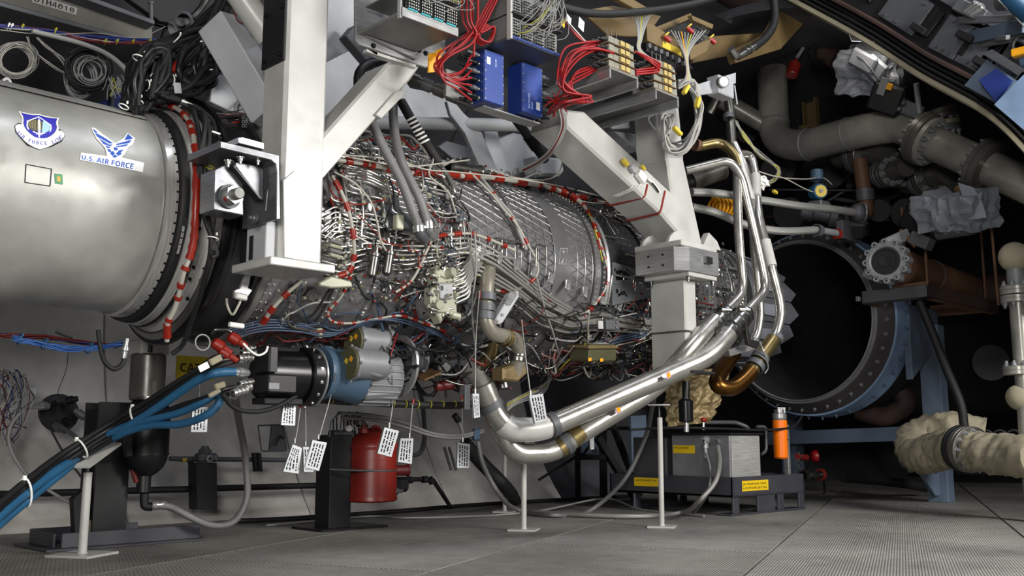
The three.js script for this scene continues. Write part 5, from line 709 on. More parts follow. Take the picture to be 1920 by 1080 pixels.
// hoses on the white stand
{
  const k = (p, z0 = 0.36) => p.map(a => [a[0], a[1], a[0] > 400 ? z0 : a[0] > 160 ? z0 - (400 - a[0]) / 240 * (z0 + 0.34) : -0.34 + (160 - a[0]) / 180 * 0.6]);
  const H = [
    ['blue_hose', 'uppermost blue hose with a chrome end, running to the black generator', [[440, 697], [408, 699], [378, 709], [340, 733], [290, 768], [240, 800], [170, 842], [100, 886], [45, 928], [-30, 992]], 0.021, M.blueHose],
    ['blue_hose', 'middle blue hose running along the underside of the black ones', [[410, 735], [380, 754], [335, 774], [285, 786], [220, 806], [150, 848], [80, 900], [30, 942], [-30, 994]], 0.018, M.blueHose],
    ['blue_hose', 'lowest blue hose, curving sharply up at its right end', [[414, 738], [408, 760], [385, 779], [340, 795], [282, 798], [232, 812], [165, 850], [100, 900], [40, 948], [-30, 1008]], 0.018, M.blueHose],
    ['black_hose', 'topmost black hose of the tied bundle', [[436, 664], [405, 670], [372, 692], [330, 718], [280, 750], [205, 795], [120, 848], [50, 900], [-30, 968]], 0.013, M.rubber],
    ['black_hose', 'second black hose under the topmost one', [[440, 672], [410, 678], [374, 700], [332, 727], [282, 760], [208, 803], [122, 856], [52, 910], [-30, 976]], 0.013, M.black],
    ['black_hose', 'third black hose, next to the uppermost blue hose', [[446, 676], [412, 686], [372, 708], [330, 736], [284, 768], [210, 810], [126, 864], [56, 918], [-30, 984]], 0.012, M.rubber],
    ['black_hose', 'black hose rising to the lower chrome plugs', [[440, 726], [415, 732], [390, 744], [340, 760], [290, 780], [214, 817], [136, 862], [66, 918], [-30, 996]], 0.012, M.black],
    ['black_hose', 'thin black hose crossing to the lowest plug', [[436, 738], [410, 742], [380, 750], [336, 768], [288, 786], [214, 822], [140, 870], [70, 926], [-30, 1004]], 0.009, M.rubber],
  ];
  for (const [n, l, p, r, m] of H) solo(n, cab(k(p), r, 60, 9), m, l, 'hose', 'hoses on the left white stand');
  const proj = p => { const q = p.clone().sub(CAMP).applyQuaternion(camera.quaternion.clone().invert()); return [960 - q.x / q.z * FPX, 540 + q.y / q.z * FPX]; };
  const CV = H.map(h => [crv(pts(k(h[2])), 80), h[3]]);
  const tie = (ids, px, l, ii) => { const near = (c, x) => c.reduce((a, p) => Math.abs(proj(p)[0] - x) < Math.abs(proj(a)[0] - x) ? p : a); const P = ids.map(i => near(CV[i][0], px)); const c = P.reduce((a, p) => a.add(p), V()).divideScalar(P.length), d = near(CV[ids[0]][0], px + 14).clone().sub(near(CV[ids[0]][0], px - 14)).normalize(); const up = V(0, 1, 0).addScaledVector(d, -d.y).normalize(), sd = d.clone().cross(up); const ext = (v) => Math.max(...P.map((p, j) => Math.abs(p.clone().sub(c).dot(v)) + CV[ids[j]][1])) + 0.004; const ru = ext(up), rs = ext(sd); const loop = []; for (let i = 0; i <= 20; i++) { const a = i / 20 * 6.2832; loop.push(c.clone().addScaledVector(up, ru * Math.cos(a)).addScaledVector(sd, rs * Math.sin(a))); } const G = thing('cable_tie', l, 'cable tie', 'white ties round the hoses'); part('band', sweep(loop, 0.005, 6), M.tie, G); part('head', box(0, 0, 0, 0.016, 0.022, 0.016, 0.003).translate(c.x + up.x * ru, c.y + up.y * ru, c.z + up.z * ru), M.tie, G); };
  tie([3, 4, 5], 252, 'white tie round the black hoses just right of the white stand'); tie([3, 4, 5, 6], 152, 'white tie round the black hoses above the white stand'); tie([0, 1, 2], 154, 'white tie round the blue hoses on the white stand'); tie([0, 1, 2, 3, 4, 5, 6], 48, 'white tie round all hoses near the left picture edge');
  const T = thing('hose_tags', 'tan tags and white slip tied to the upper black hoses', 'tag'); part('tan_tag', box(0, 0, 0, 0.06, 0.03, 0.02, 0.004, [0, 0, 0.5]).translate(...U(404, 675, 0.42).toArray()), M.canvas, T); part('white_slip', box(0, 0, 0, 0.05, 0.03, 0.004, 0.001, [0, 0, 0.5]).translate(...U(382, 688, 0.42).toArray()), M.tie, T);
  const T2 = thing('hose_tags', 'pair of tan tags on the lower hoses by the generator', 'tag'); part('tan_tag', box(0, 0, 0, 0.05, 0.026, 0.02, 0.004, [0, 0, 0.3]).translate(...U(412, 723, 0.46).toArray()), M.canvas, T2); part('tan_tag', box(0, 0, 0, 0.06, 0.02, 0.015, 0.004, [0, 0, 0.5]).translate(...U(402, 737, 0.46).toArray()), M.canvas, T2);
}
// hanging metal tags: [name of the spot, four corners of the plate, lanyard points, depth z]
{
  const tt = s => canvas(96, 160, (x, w, h) => { x.fillStyle = '#c9ccd0'; x.fillRect(0, 0, w, h); x.fillStyle = '#17181a'; const r = rng(s); x.save(); x.translate(14, 10); for (let i = 0; i < 4; i++) for (let y = 6; y < 130;) { const l = 6 + r() * 26; x.fillRect(i * 19, y, 9, Math.min(l, 136 - y)); y += l + 4 + r() * 5; } x.restore(); });
  const TM = [1, 2].map(s => printM(tt(s), { metalness: 0.35, roughness: 0.4 }));
  const tg = (label, c, lan, z) => { const G = thing('metal_tag', label, 'tag', 'hanging metal tags'); const q = c.map(a => U(...a, z)), n = q[1].clone().sub(q[0]).cross(q[3].clone().sub(q[0])).normalize(); if (n.z < 0) n.negate(); const b = q.map(p => p.clone().addScaledVector(n, -0.012));
    const f = [[0, 3, 1], [1, 3, 2]], pos = []; const P = [...q, ...b]; const tri = (a, e, d) => { for (const i of [a, e, d]) pos.push(P[i].x, P[i].y, P[i].z); }; tri(4, 5, 7); tri(5, 6, 7); for (let i = 0; i < 4; i++) { const j = (i + 1) % 4; tri(i, j, i + 4); tri(j, j + 4, i + 4); } const g = new THREE.BufferGeometry(); g.setAttribute('position', new THREE.Float32BufferAttribute(pos, 3)); g.computeVertexNormals(); part('plate', g, M.alu, G);
    part('text_face', quad(q.map(p => p.clone().addScaledVector(n, 0.0006))), TM[c[0][0] & 1], G);
    if (lan.length) { part('lanyard', cab(lan.map(a => [a[0], a[1], z + (a[2] || 0)]), 1.5, 16, 6), M.braid, G); const e = lan[lan.length - 1], s = lan[0]; part('crimp', rod([e[0], e[1] - 9, z], [e[0], e[1], z], 2.6, 8), M.bolt, G); part('red_sleeve', rod([s[0], s[1], z], [s[0] + (lan[1][0] - s[0]) * 0.12, s[1] + (lan[1][1] - s[1]) * 0.12 + 4, z], 2.6, 8), M.redWrap, G); } return G; };
  tg('striped metal tag behind the lowest blue hose', [[361, 763], [390, 763], [388, 810], [358, 810]], [[372, 700], [374, 740], [375, 763]], 0.1);
  tg('metal tag hanging close under the black generator', [[532, 754], [555, 755], [553, 798], [527, 797]], [[545, 735], [544, 745], [543, 755]], 0.3);
  tg('leftmost of the three low metal tags left of the red tank', [[549, 833], [566, 840], [560, 888], [531, 884]], [[564, 757], [559, 795], [553, 831]], 0.3);
  tg('middle metal tag, mostly hidden between its neighbours', [[568, 838], [590, 838], [588, 885], [570, 885]], [[572, 757], [573, 795], [573, 836]], 0.22);
  tg('rightmost of the three low metal tags, on a long cord from the gearbox', [[586, 825], [613, 830], [598, 883], [572, 876]], [[630, 699, 0.1], [618, 750], [597, 824]], 0.34);
  tg('metal tag hanging before the top of the red tank', [[721, 801], [748, 808], [734, 857], [708, 850]], [[735, 704, 0.1], [736, 758], [730, 802]], 0.34);
  tg('blank grey metal tag just right of the one before the red tank', [[751, 822], [775, 822], [772, 870], [746, 866]], [[775, 748], [771, 785], [768, 821]], 0.25);
  tg('metal tag hanging alone before the bare wall, left of the white pipe sleeve', [[858, 829], [881, 833], [880, 878], [857, 877]], [[866, 740], [867, 785], [868, 829]], 0.2);
  tg('narrow white metal tag on a long wire by the steel elbow pipes', [[886, 738], [898, 738], [900, 782], [889, 784]], [[899, 545, 0.1], [892, 640], [891, 738]], 0.66);
  tg('metal tag on the wire hanging over the white pipe sleeve', [[992, 742], [1018, 738], [1026, 788], [1003, 794]], [[978, 600, 0.05], [985, 665], [995, 742]], 0.68);
  tg('small white tag under the lower long steel pipe', [[1105, 817], [1113, 817], [1114, 842], [1108, 843]], [[1107, 790], [1107, 804], [1108, 818]], 0.5);
}
// ================================================================ things on the floor and along the lower wall
// white adjustable stands
function stand(label, base, postTop, topY, r, plateW, topPlate) {
  const G = thing('hose_stand', label, 'stand', 'white floor stands'); const b = YP(base[0], base[1]); const k = mpp(b), H = XP ? 0 : 0; const yT = onPlane(base[0], postTop, 'z', b.z).y, yP = onPlane(base[0], topY, 'z', b.z).y; const w = plateW * k * 0.78;
  part('base_plate', box(b.x, 0.006, b.z, w, 0.012, w, 0.002, null).translate(-b.x, 0, -b.z).rotateY(0.55).translate(b.x, 0, b.z), M.white, G); part('post', sweep([V(b.x, 0.01, b.z), V(b.x + 0.003, yT, b.z)], r * k, 18), M.white, G); part('weld', lat([[0.012, r * k * 1.25], [0.02, r * k]], V(b.x, 0, b.z), V(0, 1, 0), 16), M.white, G);
  part('screw', sweep([V(b.x, yT, b.z), V(b.x, yP, b.z)], r * k * 0.36, 10), M.castDark, G);
  if (topPlate) part('top_plate', topPlate(b, yP), M.white, G); return G; }
stand('white stand at the far left with a wide tilted plate under the blue hoses', [154, 1042], 886, 872, 8, 118, (b) => { const q = [[133, 876], [168, 876], [228, 832], [196, 829]].map((a, i) => U(...a, b.z + 0.13 + (i === 0 ? 0.04 : i === 1 ? 0.08 : i === 2 ? 0.0 : -0.06))); const g = []; const n = q[1].clone().sub(q[0]).cross(q[3].clone().sub(q[0])).normalize(); const pos = [], lo = q.map(p => p.clone().addScaledVector(n, -0.006)); const P = [...q.map(p => p.clone().addScaledVector(n, 0.006)), ...lo]; for (const [a, c, d] of [[0, 1, 2], [0, 2, 3], [4, 6, 5], [4, 7, 6], [0, 4, 1], [1, 4, 5], [1, 5, 2], [2, 5, 6], [2, 6, 3], [3, 6, 7], [3, 7, 0], [0, 7, 4]]) for (const i of [a, c, d]) pos.push(P[i].x, P[i].y, P[i].z); const o = new THREE.BufferGeometry(); o.setAttribute('position', new THREE.Float32BufferAttribute(pos, 3)); o.computeVertexNormals(); return o; });
const tp = w => (b, y) => box(0, 0, 0, w, 0.008, w, 0.002).rotateY(0.6).translate(b.x, y, b.z);
stand('white stand in the middle, just under the white pipe sleeve', [982, 995], 850, 826, 5.2, 66, tp(0.15));
stand('white stand on the right with a small plate, before the grey cart', [1241, 989], 783, 760, 5, 65, tp(0.14));
stand('white stand standing farthest back, half hidden behind the bent pipes', [946, 961], 800, 790, 3.8, 48, null);
{ // left black post on its channel base
  const G = thing('post_base', 'black H-section post on a long flat channel base at the left', 'post'); const b = V(0.36, 0, -0.88);
  const P = (x, y) => onPlane(x, y, 'z', b.z);
  part('base_sheet', boxAB([0.02, 0, -1.15], [0.86, 0.012, -0.68], 0.003), M.cart, G); part('channel_web', boxAB([0.1, 0.012, -0.72], [0.84, 0.085, -0.705], 0.003), M.cart, G); part('channel_web', boxAB([0.08, 0.012, -1.1], [0.66, 0.085, -1.085], 0.003), M.cart, G); part('channel_end', boxAB([0.075, 0.012, -1.08], [0.09, 0.08, -0.75], 0.003), M.cart, G);
  const x = P(196, 900).x; part('post_web', boxAB([x - 0.01, 0.05, -0.96], [x + 0.01, 0.74, -0.8], 0.002), M.black, G); part('post_flange', boxAB([x - 0.09, 0.05, -0.8], [x + 0.09, 0.745, -0.785], 0.002), M.black, G); part('post_flange', boxAB([x - 0.09, 0.05, -0.975], [x + 0.09, 0.745, -0.96], 0.002), M.black, G);
  part('clamp', box(0, 0, 0, 0.16, 0.08, 0.05, 0.008, [0, 0.4, -0.1]).translate(...P(184, 990).toArray()), M.canvas, G); part('bracket', plate([[136, 935], [160, 915], [160, 1006], [140, 1010]], -0.83, 0.05), M.dark, G); part('pin', lat([[0, 0.02], [0.08, 0.02], [0.085, 0]], P(196, 1000).add(V(0, 0, 0.1)), V(1, 0, 0.5), 12), M.steel, G);
}
{ // hanging dark vessel
  const G = thing('pressure_vessel', 'dark steel vessel with a domed bottom hanging behind the hoses', 'vessel'); const z = -0.72, c = U(277, 800, z), k = mpp(c), Y = y => onPlane(277, y, 'z', z).y, R = 40 * k;
  part('upper_sleeve', lat([[Y(746), 32 * k], [Y(668), 32 * k], [Y(664), 30 * k], [Y(664), 0]], V(U(277, 706, z).x, 0, z), V(0, 1, 0), 32), M.pipeDark, G); part('flange', lat([[Y(752), 30 * k], [Y(750), 36 * k], [Y(744), 36 * k], [Y(743), 30 * k]], V(c.x, 0, z), V(0, 1, 0), 32), M.steel, G);
  part('bottle', lat([[Y(893), 12 * k], [Y(886), 22 * k], [Y(876), 32 * k], [Y(862), 38 * k], [Y(848), R], [Y(770), R], [Y(756), 34 * k], [Y(750), 26 * k]], V(c.x, 0, z), V(0, 1, 0), 40, true), M.black, G); part('band', lat([[Y(853), R], [Y(853), R * 1.03], [Y(849), R * 1.03], [Y(849), R]], V(c.x, 0, z), V(0, 1, 0), 32), M.black, G);
  part('neck', lat([[Y(925), 10 * k], [Y(922), 13 * k], [Y(892), 13 * k], [Y(889), 15 * k], [Y(887), 10 * k]], V(c.x - 0.005, 0, z), V(0, 1, 0), 20), M.black, G); part('elbow', pipe([[271, 922, z], [270, 950, z], [286, 950, z + 0.02]], 8, 0.03, 12), M.dark, G); part('maroon_rod', rod([248, 880, z], [256, 904, z], 5, 8), M.maroon, G);  // thin maroon rod beside the neck
  part('white_bracket', boxAB([U(256, 640, z).x, U(256, 664, z).y, z - 0.1], [U(309, 640, z).x, U(309, 640, z).y, z + 0.06], 0.004), M.white, G); part('bracket_rod', pipe([[283, 640, z + 0.08], [281, 660, z + 0.08]], 4, 0.01, 8), M.black, G); part('strap', plate([[234, 800], [246, 790], [250, 856], [236, 858]], z + 0.08, 0.03), M.black, G); part('red_tap', ball(U(286, 741, z + 0.06), 0.013), M.red, G);
  solo('braided_hose', pipe([[284, 948, z + 0.02], [318, 948, z + 0.04], [350, 966, z + 0.1], [398, 988, z + 0.12], [440, 982, z + 0.1], [466, 936, z + 0.06], [460, 850, z + 0.1], [448, 790, z + 0.3], [440, 742, 0.2]], 7, 0.25, 10), M.braidDark, 'grey braided hose looping from the vessel elbow up to the generator', 'hose'); 
  const F = thing('hose_coupling', 'bright coupling on the low elbow of the dark vessel', 'fitting'); part('nut', lat([[0, 0.02], [0.02, 0.024], [0.03, 0.024], [0.032, 0.02], [0.08, 0.02]], U(284, 948, z + 0.03), V(1, 0.02, 0), 10), M.alu, F);
}
{ // wall fittings
  const z = -1.74; solo('wall_pipe', rod([-30, 928, z], [640, 909, z], 7, 12), M.dark, 'long dark pipe low along the wall', 'pipe'); solo('wall_pipe', rod([318, 860, z], [560, 863, z], 4.6, 10), M.castDark, 'thinner grey pipe on the wall above the long dark pipe', 'pipe');
  const G = thing('wall_valve', 'small grey valve on a dark box post against the wall', 'valve'); part('post', plate([[368, 868], [407, 868], [408, 956], [370, 956]], z + 0.12, 0.12, 0.004), M.dark, G); part('body', box(0, 0, 0, 0.13, 0.06, 0.09, 0.012).translate(...U(386, 858, z + 0.07).toArray()), M.castDark, G); part('bonnet', lat([[0, 0.04], [0.02, 0.045], [0.03, 0.03], [0.05, 0.02]], U(384, 850, z + 0.07), V(0, 1, 0), 14), M.castDark, G); part('port', lat([[0, 0.02], [0.04, 0.024], [0.044, 0.012]], U(388, 860, z + 0.1), V(0, 0, 1), 14), M.castGrey, G); part('port', lat([[0, 0.014], [0.03, 0.018], [0.034, 0.01]], U(400, 858, z + 0.1), V(0.4, 0, 1), 12), M.castGrey, G); part('yellow_band', lat([[0, 0.018], [0.03, 0.018]], U(340, 862, z), V(1, 0, 0), 12), M.yellow, G); part('union', lat([[0, 0.016], [0, 0.022], [0.04, 0.022], [0.04, 0.016]], U(352, 862, z), V(1, 0, 0), 8), M.castDark, G);
  const C = thing('pipe_clamp', 'dark double clamp on the thin wall pipe', 'clamp'); for (const k of [0, 1]) part('bar', plate([[475 + k * 9, 849], [481 + k * 9, 849], [484 + k * 9, 884], [478 + k * 9, 884]], z + 0.05, 0.03, 0.002), M.dark, C);
  const W = thing('wall_recess', 'shallow square recess plate in the wall under the generator tags', 'hatch'); part('frame', pipe([[484, 798, z - 0.06], [530, 796, z - 0.06], [538, 845, z - 0.06], [490, 846, z - 0.06], [484, 798, z - 0.06]], 1.6, 0.02, 6), M.castDark, W); part('plate', plate([[510, 798], [530, 797], [537, 843], [505, 845]], z - 0.06, 0.02, 0.002), M.castDark, W); part('handle', pipe([[515, 836, z - 0.03], [524, 815, z - 0.02], [530, 822, z - 0.03]], 2, 0.02, 6), M.black, W);
  const B = thing('wall_slots', 'two slanting dark bars on the wall right of the red tank', 'bars'); for (const k of [0, 1]) part('bar', beam([833 + k * 9, 838, -1.85], [846 + k * 9, 882, -1.8], 0.02, 0.02), M.castDark, B);
  const U1 = thing('wall_tube', 'grey U-bent tube on the wall behind the red tank', 'tube'); part('tube', pipe([[772, 700, -1.5], [792, 745, -1.6], [797, 820, -1.7], [790, 852, -1.74], [745, 857, -1.74]], 4.4, 0.12, 10), M.castDark, U1);
  // round feed-through
  const Pl = thing('feed_through', 'round black wall plate with plugged grey cables', 'plate'); const p = U(112, 773, -1.92); part('disc', lat([[0, 0], [0.0, 0.12], [-0.02, 0.124]].map(a => [a[0], a[1]]), p, V(0, 0.25, 1), 32), M.black, Pl); for (const [x, y, l, d, m] of [[140, 770, 0.12, [0.8, -0.6, 0.5], M.castDark], [104, 755, 0.05, [0, 0.3, 1], M.black], [90, 762, 0.09, [-1, 0.05, 0.4], M.alu], [124, 752, 0.07, [0.7, 0.2, 0.6], M.black], [122, 788, 0.06, [0.2, -0.3, 1], M.black], [102, 798, 0.09, [0.5, -0.4, 0.8], M.castDark]]) part('connector', lat([[0, 0.022], [0.02, 0.022], [0.022, 0.027], [l * 0.6, 0.027], [l * 0.62, 0.02], [l, 0.018], [l, 0]], U(x, y, -1.9), V(...d), 12), m, Pl);
  solo('grey_cable', cab([[82, 764, -1.85], [48, 768, -1.8], [20, 800, -1.78], [18, 835, -1.78], [50, 890, -1.74], [100, 925, -1.7], [136, 946, -1.6]], 3.2, 40, 7), M.wireGrey, 'grey cable curling down from the round black plate', 'cable'); solo('black_cable', cab([[92, 800, -1.86], [120, 850, -1.8], [155, 898, -1.7]], 2, 16, 6), M.rubber, 'thin black cable slanting down from the round black plate', 'cable');
  solo('grey_cable', cab([[104, 796, -1.85], [124, 806, -1.7], [150, 826, -1.5], [180, 850, -1.3]], 4, 16, 8), M.castDark, 'short thick grey cable leaving the round black plate to the right', 'cable');
  const S = thing('wall_shelf', 'pale angle shelf at the left edge with tangled wires', 'shelf'); part('shelf', boxAB([U(-20, 730, -1.9).x, U(0, 739, -1.9).y, -2.1], [U(70, 730, -1.85).x, U(0, 726, -1.9).y, -1.85], 0.003), M.whiteGrey, S); const r = rng(71);
  const Wr = thing('wire_tangle', 'tangle of thin coloured wires round the shelf at the left edge', 'wires'); for (let i = 0; i < 34; i++) { const x = rr(-5, 40, r), y = rr(700, 716, r); part('wire', cab([[x, y, -1.82], [x + rr(-20, 20, r), y - 8, -1.8], [x + rr(-10, 30, r), y + rr(20, 40, r), -1.78], [x + rr(-25, 20, r), y + rr(60, 110, r), -1.8], [x + rr(-20, 14, r), y + rr(80, 130, r), -1.82]], rr(0.5, 1.1, r), 18, 4), [M.wireWhite, M.wireGrey, M.rubber, M.maroon, M.wireGrey, M.black, M.blueDeep][i % 7], Wr); }
  solo('black_wire', cab([[128, 660, -1.4], [122, 700, -1.85], [108, 740, -1.9], [112, 752, -1.9]], 0.7, 20, 5), M.rubber, 'hair-thin black wire falling from the blue wires to the round plate', 'wire');
  const D = thing('floor_conduit', 'dark conduit lying along the foot of the wall', 'conduit'); part('conduit', cab([[440, 977, -1.7], [540, 973, -1.66], [700, 962, -1.66], [900, 946, -1.6], [1180, 930, -1.45]].map(a => { const p = YP(a[0], a[1], 0.02); return p; }), 0.016, 30, 8), M.rubber, D); 
}
{ // blue wires slung under the intake
  const r = rng(23); const A = thing('wire_bundle', 'sagging bundle of blue wires slung under the intake', 'wire bundle'); for (let i = 0; i < 22; i++) part('wire', cab(jit([[28, 634, -0.2], [56, 640, -0.2], [96, 648, -0.2], [140, 654, -0.2], [180, 652, -0.2], [226, 644, -0.2]], 5.5, r, 0.03), 1.5, 24, 5), M.blueWire, A); for (const x of [36, 82, 166]) tieAt(A, x, x === 36 ? 636 : x === 82 ? 645 : 653, -0.2, 11, [1, -0.15], M.blueHose);
  const B = thing('wire_bundle', 'dark red wires under the intake left of the blue wires', 'wire bundle'); for (let i = 0; i < 10; i++) part('wire', cab(jit([[-20, 628, -0.26], [30, 630, -0.26], [80, 632, -0.26], [140, 640, -0.26], [220, 648, -0.26]], 4, r, 0.02), 1.4, 16, 5), i < 8 ? M.maroon : M.blueDeep, B);
  solo('black_hose', cab([[184, 618, 0.1], [188, 650, 0.1], [196, 678, 0.1], [214, 692, 0.1], [230, 682, 0.1], [234, 660, 0.1]], 4.6, 30, 8), M.rubber, 'short black hose looping down under the intake joint', 'hose'); const F = thing('hose_end', 'bright end fitting of the short black hose under the intake', 'fitting'); part('fitting', lat([[0, 0.012], [0.03, 0.014], [0.034, 0.02], [0.05, 0.02], [0.052, 0.013], [0.09, 0.012]], U(232, 672, 0.1), V(0.12, 1, 0), 10), M.alu, F);
  solo('black_cable', cab([[104, 622, -0.1], [122, 630, -0.1], [136, 634, -0.1]], 2, 10, 6), M.rubber, 'short black cable end at the underside of the intake', 'cable');
}
{ // red tank on its black post
  const P = thing('tank_post', 'black box post with a floor plate beside the red tank', 'post'); const x0 = U(612, 900, -0.74).x, x1 = U(655, 900, -0.74).x; part('post', boxAB([x0, 0, -0.86], [x1 - 0.01, 0.575, -0.7], 0.004), M.black, P); part('floor_plate', boxAB([x0 - 0.1, 0.001, -0.96], [x1 + 0.22, 0.014, -0.62], 0.003), M.black, P);
  const G = thing('red_tank', 'red painted round tank with a domed lid and ring handle', 'tank'); const z = -0.7, c = U(697, 880, z), k = mpp(c), Y = y => onPlane(697, y, 'z', z).y;
  part('body', lat([[Y(940), 0], [Y(940), 44 * k], [Y(937), 49 * k], [Y(930), 48 * k], [Y(843), 46 * k], [Y(838), 47 * k]], V(c.x, 0, z), V(0, 1, 0), 44), M.redTank, G); part('lid', lat([[Y(838), 48 * k], [Y(834), 48 * k], [Y(822), 42 * k], [Y(813), 30 * k], [Y(808), 16 * k], [Y(803), 12 * k], [Y(802), 0]], V(c.x, 0, z), V(0, 1, 0), 44, true), M.redTank, G);
  part('ring_handle', new THREE.TorusGeometry(12 * k, 3.4 * k, 8, 24).translate(...U(704, 812, z + 0.02).toArray()), M.redTank, G); part('filler_cap', lat([[0, 0.03], [0.03, 0.03], [0.034, 0.02], [0.05, 0.02]], U(682, 812, z + 0.04), V(0, 1, 0), 14), M.redTank, G);
  part('outlet', lat([[-0.06, 0.034], [0.03, 0.034], [0.05, 0.042], [0.052, 0.038], [0.0, 0.03]], U(752, 882, z + 0.03), V(1, 0, 0.15), 20), M.maroon, G); part('band', pipe([U(618, 880, -0.64), V(c.x - 0.12, Y(881), z + 0.12), V(c.x, Y(882), z + 0.165), V(c.x + 0.1, Y(882), z + 0.13), V(c.x + 0.16, Y(882), z + 0.03)], 0.007, 0.06, 8), M.castDark, G); part('seam', lat([[Y(862), 47 * k], [Y(862), 47.6 * k], [Y(860), 47.6 * k], [Y(860), 47 * k]], V(c.x, 0, z), V(0, 1, 0), 44), M.redTank, G);
  part('drain_valve', lat([[0, 0.016], [0.04, 0.016], [0.042, 0.024], [0.07, 0.024], [0.072, 0.012], [0.11, 0.012]], U(727, 922, z + 0.1), V(1, 0.02, 0.1), 10), M.castDark, G); part('drain_ring', new THREE.TorusGeometry(0.022, 0.006, 6, 16).rotateY(0.6).translate(...U(727, 922, z + 0.14).toArray()), M.redTank, G);
  const H = thing('drain_pipe', 'dark screwed pipe bending down to the floor right of the red tank', 'pipe'); part('pipe', pipe([U(742, 900, -0.9), U(802, 898, -0.95), U(812, 900, -0.95), YP(846, 952, 0.012)], 0.016, 0.03, 10), M.dark, H); for (const [x, y] of [[768, 900], [796, 899], [808, 901]]) part('union', lat([[-0.02, 0.02], [-0.02, 0.024], [0.02, 0.024], [0.02, 0.02]], U(x, y, -0.93), x > 800 ? V(0.6, -0.8, 0) : V(1, 0, 0), 10), M.dark, H); part('valve_block', box(0, 0, 0, 0.1, 0.1, 0.08, 0.02).translate(...U(752, 908, -0.88).toArray()), M.dark, H);
  const T = thing('tap_cluster', 'small cluster of dark taps and thin lines above the tank post', 'taps'); part('block', box(0, 0, 0, 0.16, 0.05, 0.08, 0.01).translate(...U(640, 814, -0.75).toArray()), M.castDark, T); for (let i = 0; i < 9; i++) part('line', cab([[618 + i * 7, 820, -0.72], [622 + i * 6, 790 - (i % 3) * 8, -0.7], [640 + i * 4, 776, -0.65], [650 + i * 5, 800, -0.7]], 1.4, 16, 5), i % 3 ? M.rubber : M.wireGrey, T); part('gauge', lat([[0, 0.02], [0.02, 0.02], [0.021, 0]], U(652, 803, -0.66), V(0, 0, 1), 16), M.tie, T);
  for (let i = 0; i < 2; i++) solo('braided_hose', cab([[640, 775 + i * 8, -0.5], [690, 778 + i * 8, -0.5], [750, 790 + i * 8, -0.5], [810, 812 + i * 5, -0.5], [860, 816 + i * 5, -0.5], [906, 806 + i * 4, -0.5]], 3.4, 30, 8), M.braidDark, (i ? 'lower' : 'upper') + ' of two dark braided hoses passing behind the red tank', 'hose', 'paired hoses behind the red tank');
  const BH = thing('hose_manifold', 'pale blue-grey hose tee with a dark hose to the floor', 'hose'); part('tee', box(0, 0, 0, 0.05, 0.08, 0.05, 0.01).translate(...U(892, 815, -0.5).toArray()), M.blueGrey, BH); part('hose', cab([U(896, 828, -0.5), U(905, 868, -0.48), U(930, 918, -0.4), YP(975, 957, 0.03), YP(1040, 966, 0.02), YP(1110, 955, 0.02), U(1170, 900, -0.3), U(1210, 820, -0.1), U(1222, 770, 0.1), U(1228, 740, 0.2)], 0.017, 70, 9), M.braidDark, BH); part('spur', rod([860, 790, -0.5], [868, 812, -0.5], 4, 10), M.alu, BH); part('spur_cap', rod([852, 778, -0.5], [860, 790, -0.5], 6, 10), M.black, BH);
  solo('dark_hose', cab([U(870, 830, -0.8), U(905, 870, -0.8), U(940, 905, -0.7), YP(966, 938, 0.04)], 0.05, 24, 10), M.rubber, 'thick dark hose sloping to the floor behind the middle stand', 'hose');
  solo('floor_cable', cab([YP(500, 985, 0.01), YP(700, 968, 0.01), YP(760, 971, 0.01), YP(980, 962, 0.01), YP(1140, 935, 0.06), YP(1200, 955, 0.01), YP(1320, 968, 0.01)], 0.008, 50, 6), M.wireGrey, 'thin grey cable crossing the floor past the middle stand', 'cable');
}
{ // dark frame behind
  const G = thing('cart_frame', 'dark crossed steel frame standing behind the stands', 'frame'); const z = -1.2; for (const [a, b, w] of [[[1082, 800, z], YP(1084, 938), 0.05], [[1130, 790, z], YP(1132, 936), 0.07], [[1120, 820, z], YP(1195, 940), 0.06], [[1150, 800, z + 0.1], YP(1200, 930), 0.05], [[1086, 857, z], [1140, 857, z], 0.045], [[1100, 803, z], [1230, 803, z], 0.03]]) part('bar', beam(a, b, w, w, 0.003), M.dark, G); part('side_panel', plate([[1184, 780], [1212, 778], [1214, 905], [1186, 910]], -1.0, 0.03), M.steelBlue, G); part('panel', plate([[1090, 806], [1120, 804], [1120, 850], [1092, 850]], -1.3, 0.03), M.steelBlue, G);
  for (let i = 0; i < 2; i++) part('brace', beam([1010 + i * 70, 900 - i * 30, -1.1], [1090 + i * 20, 850 - i * 20, -1.1], 0.02, 0.02), M.dark, G);
}
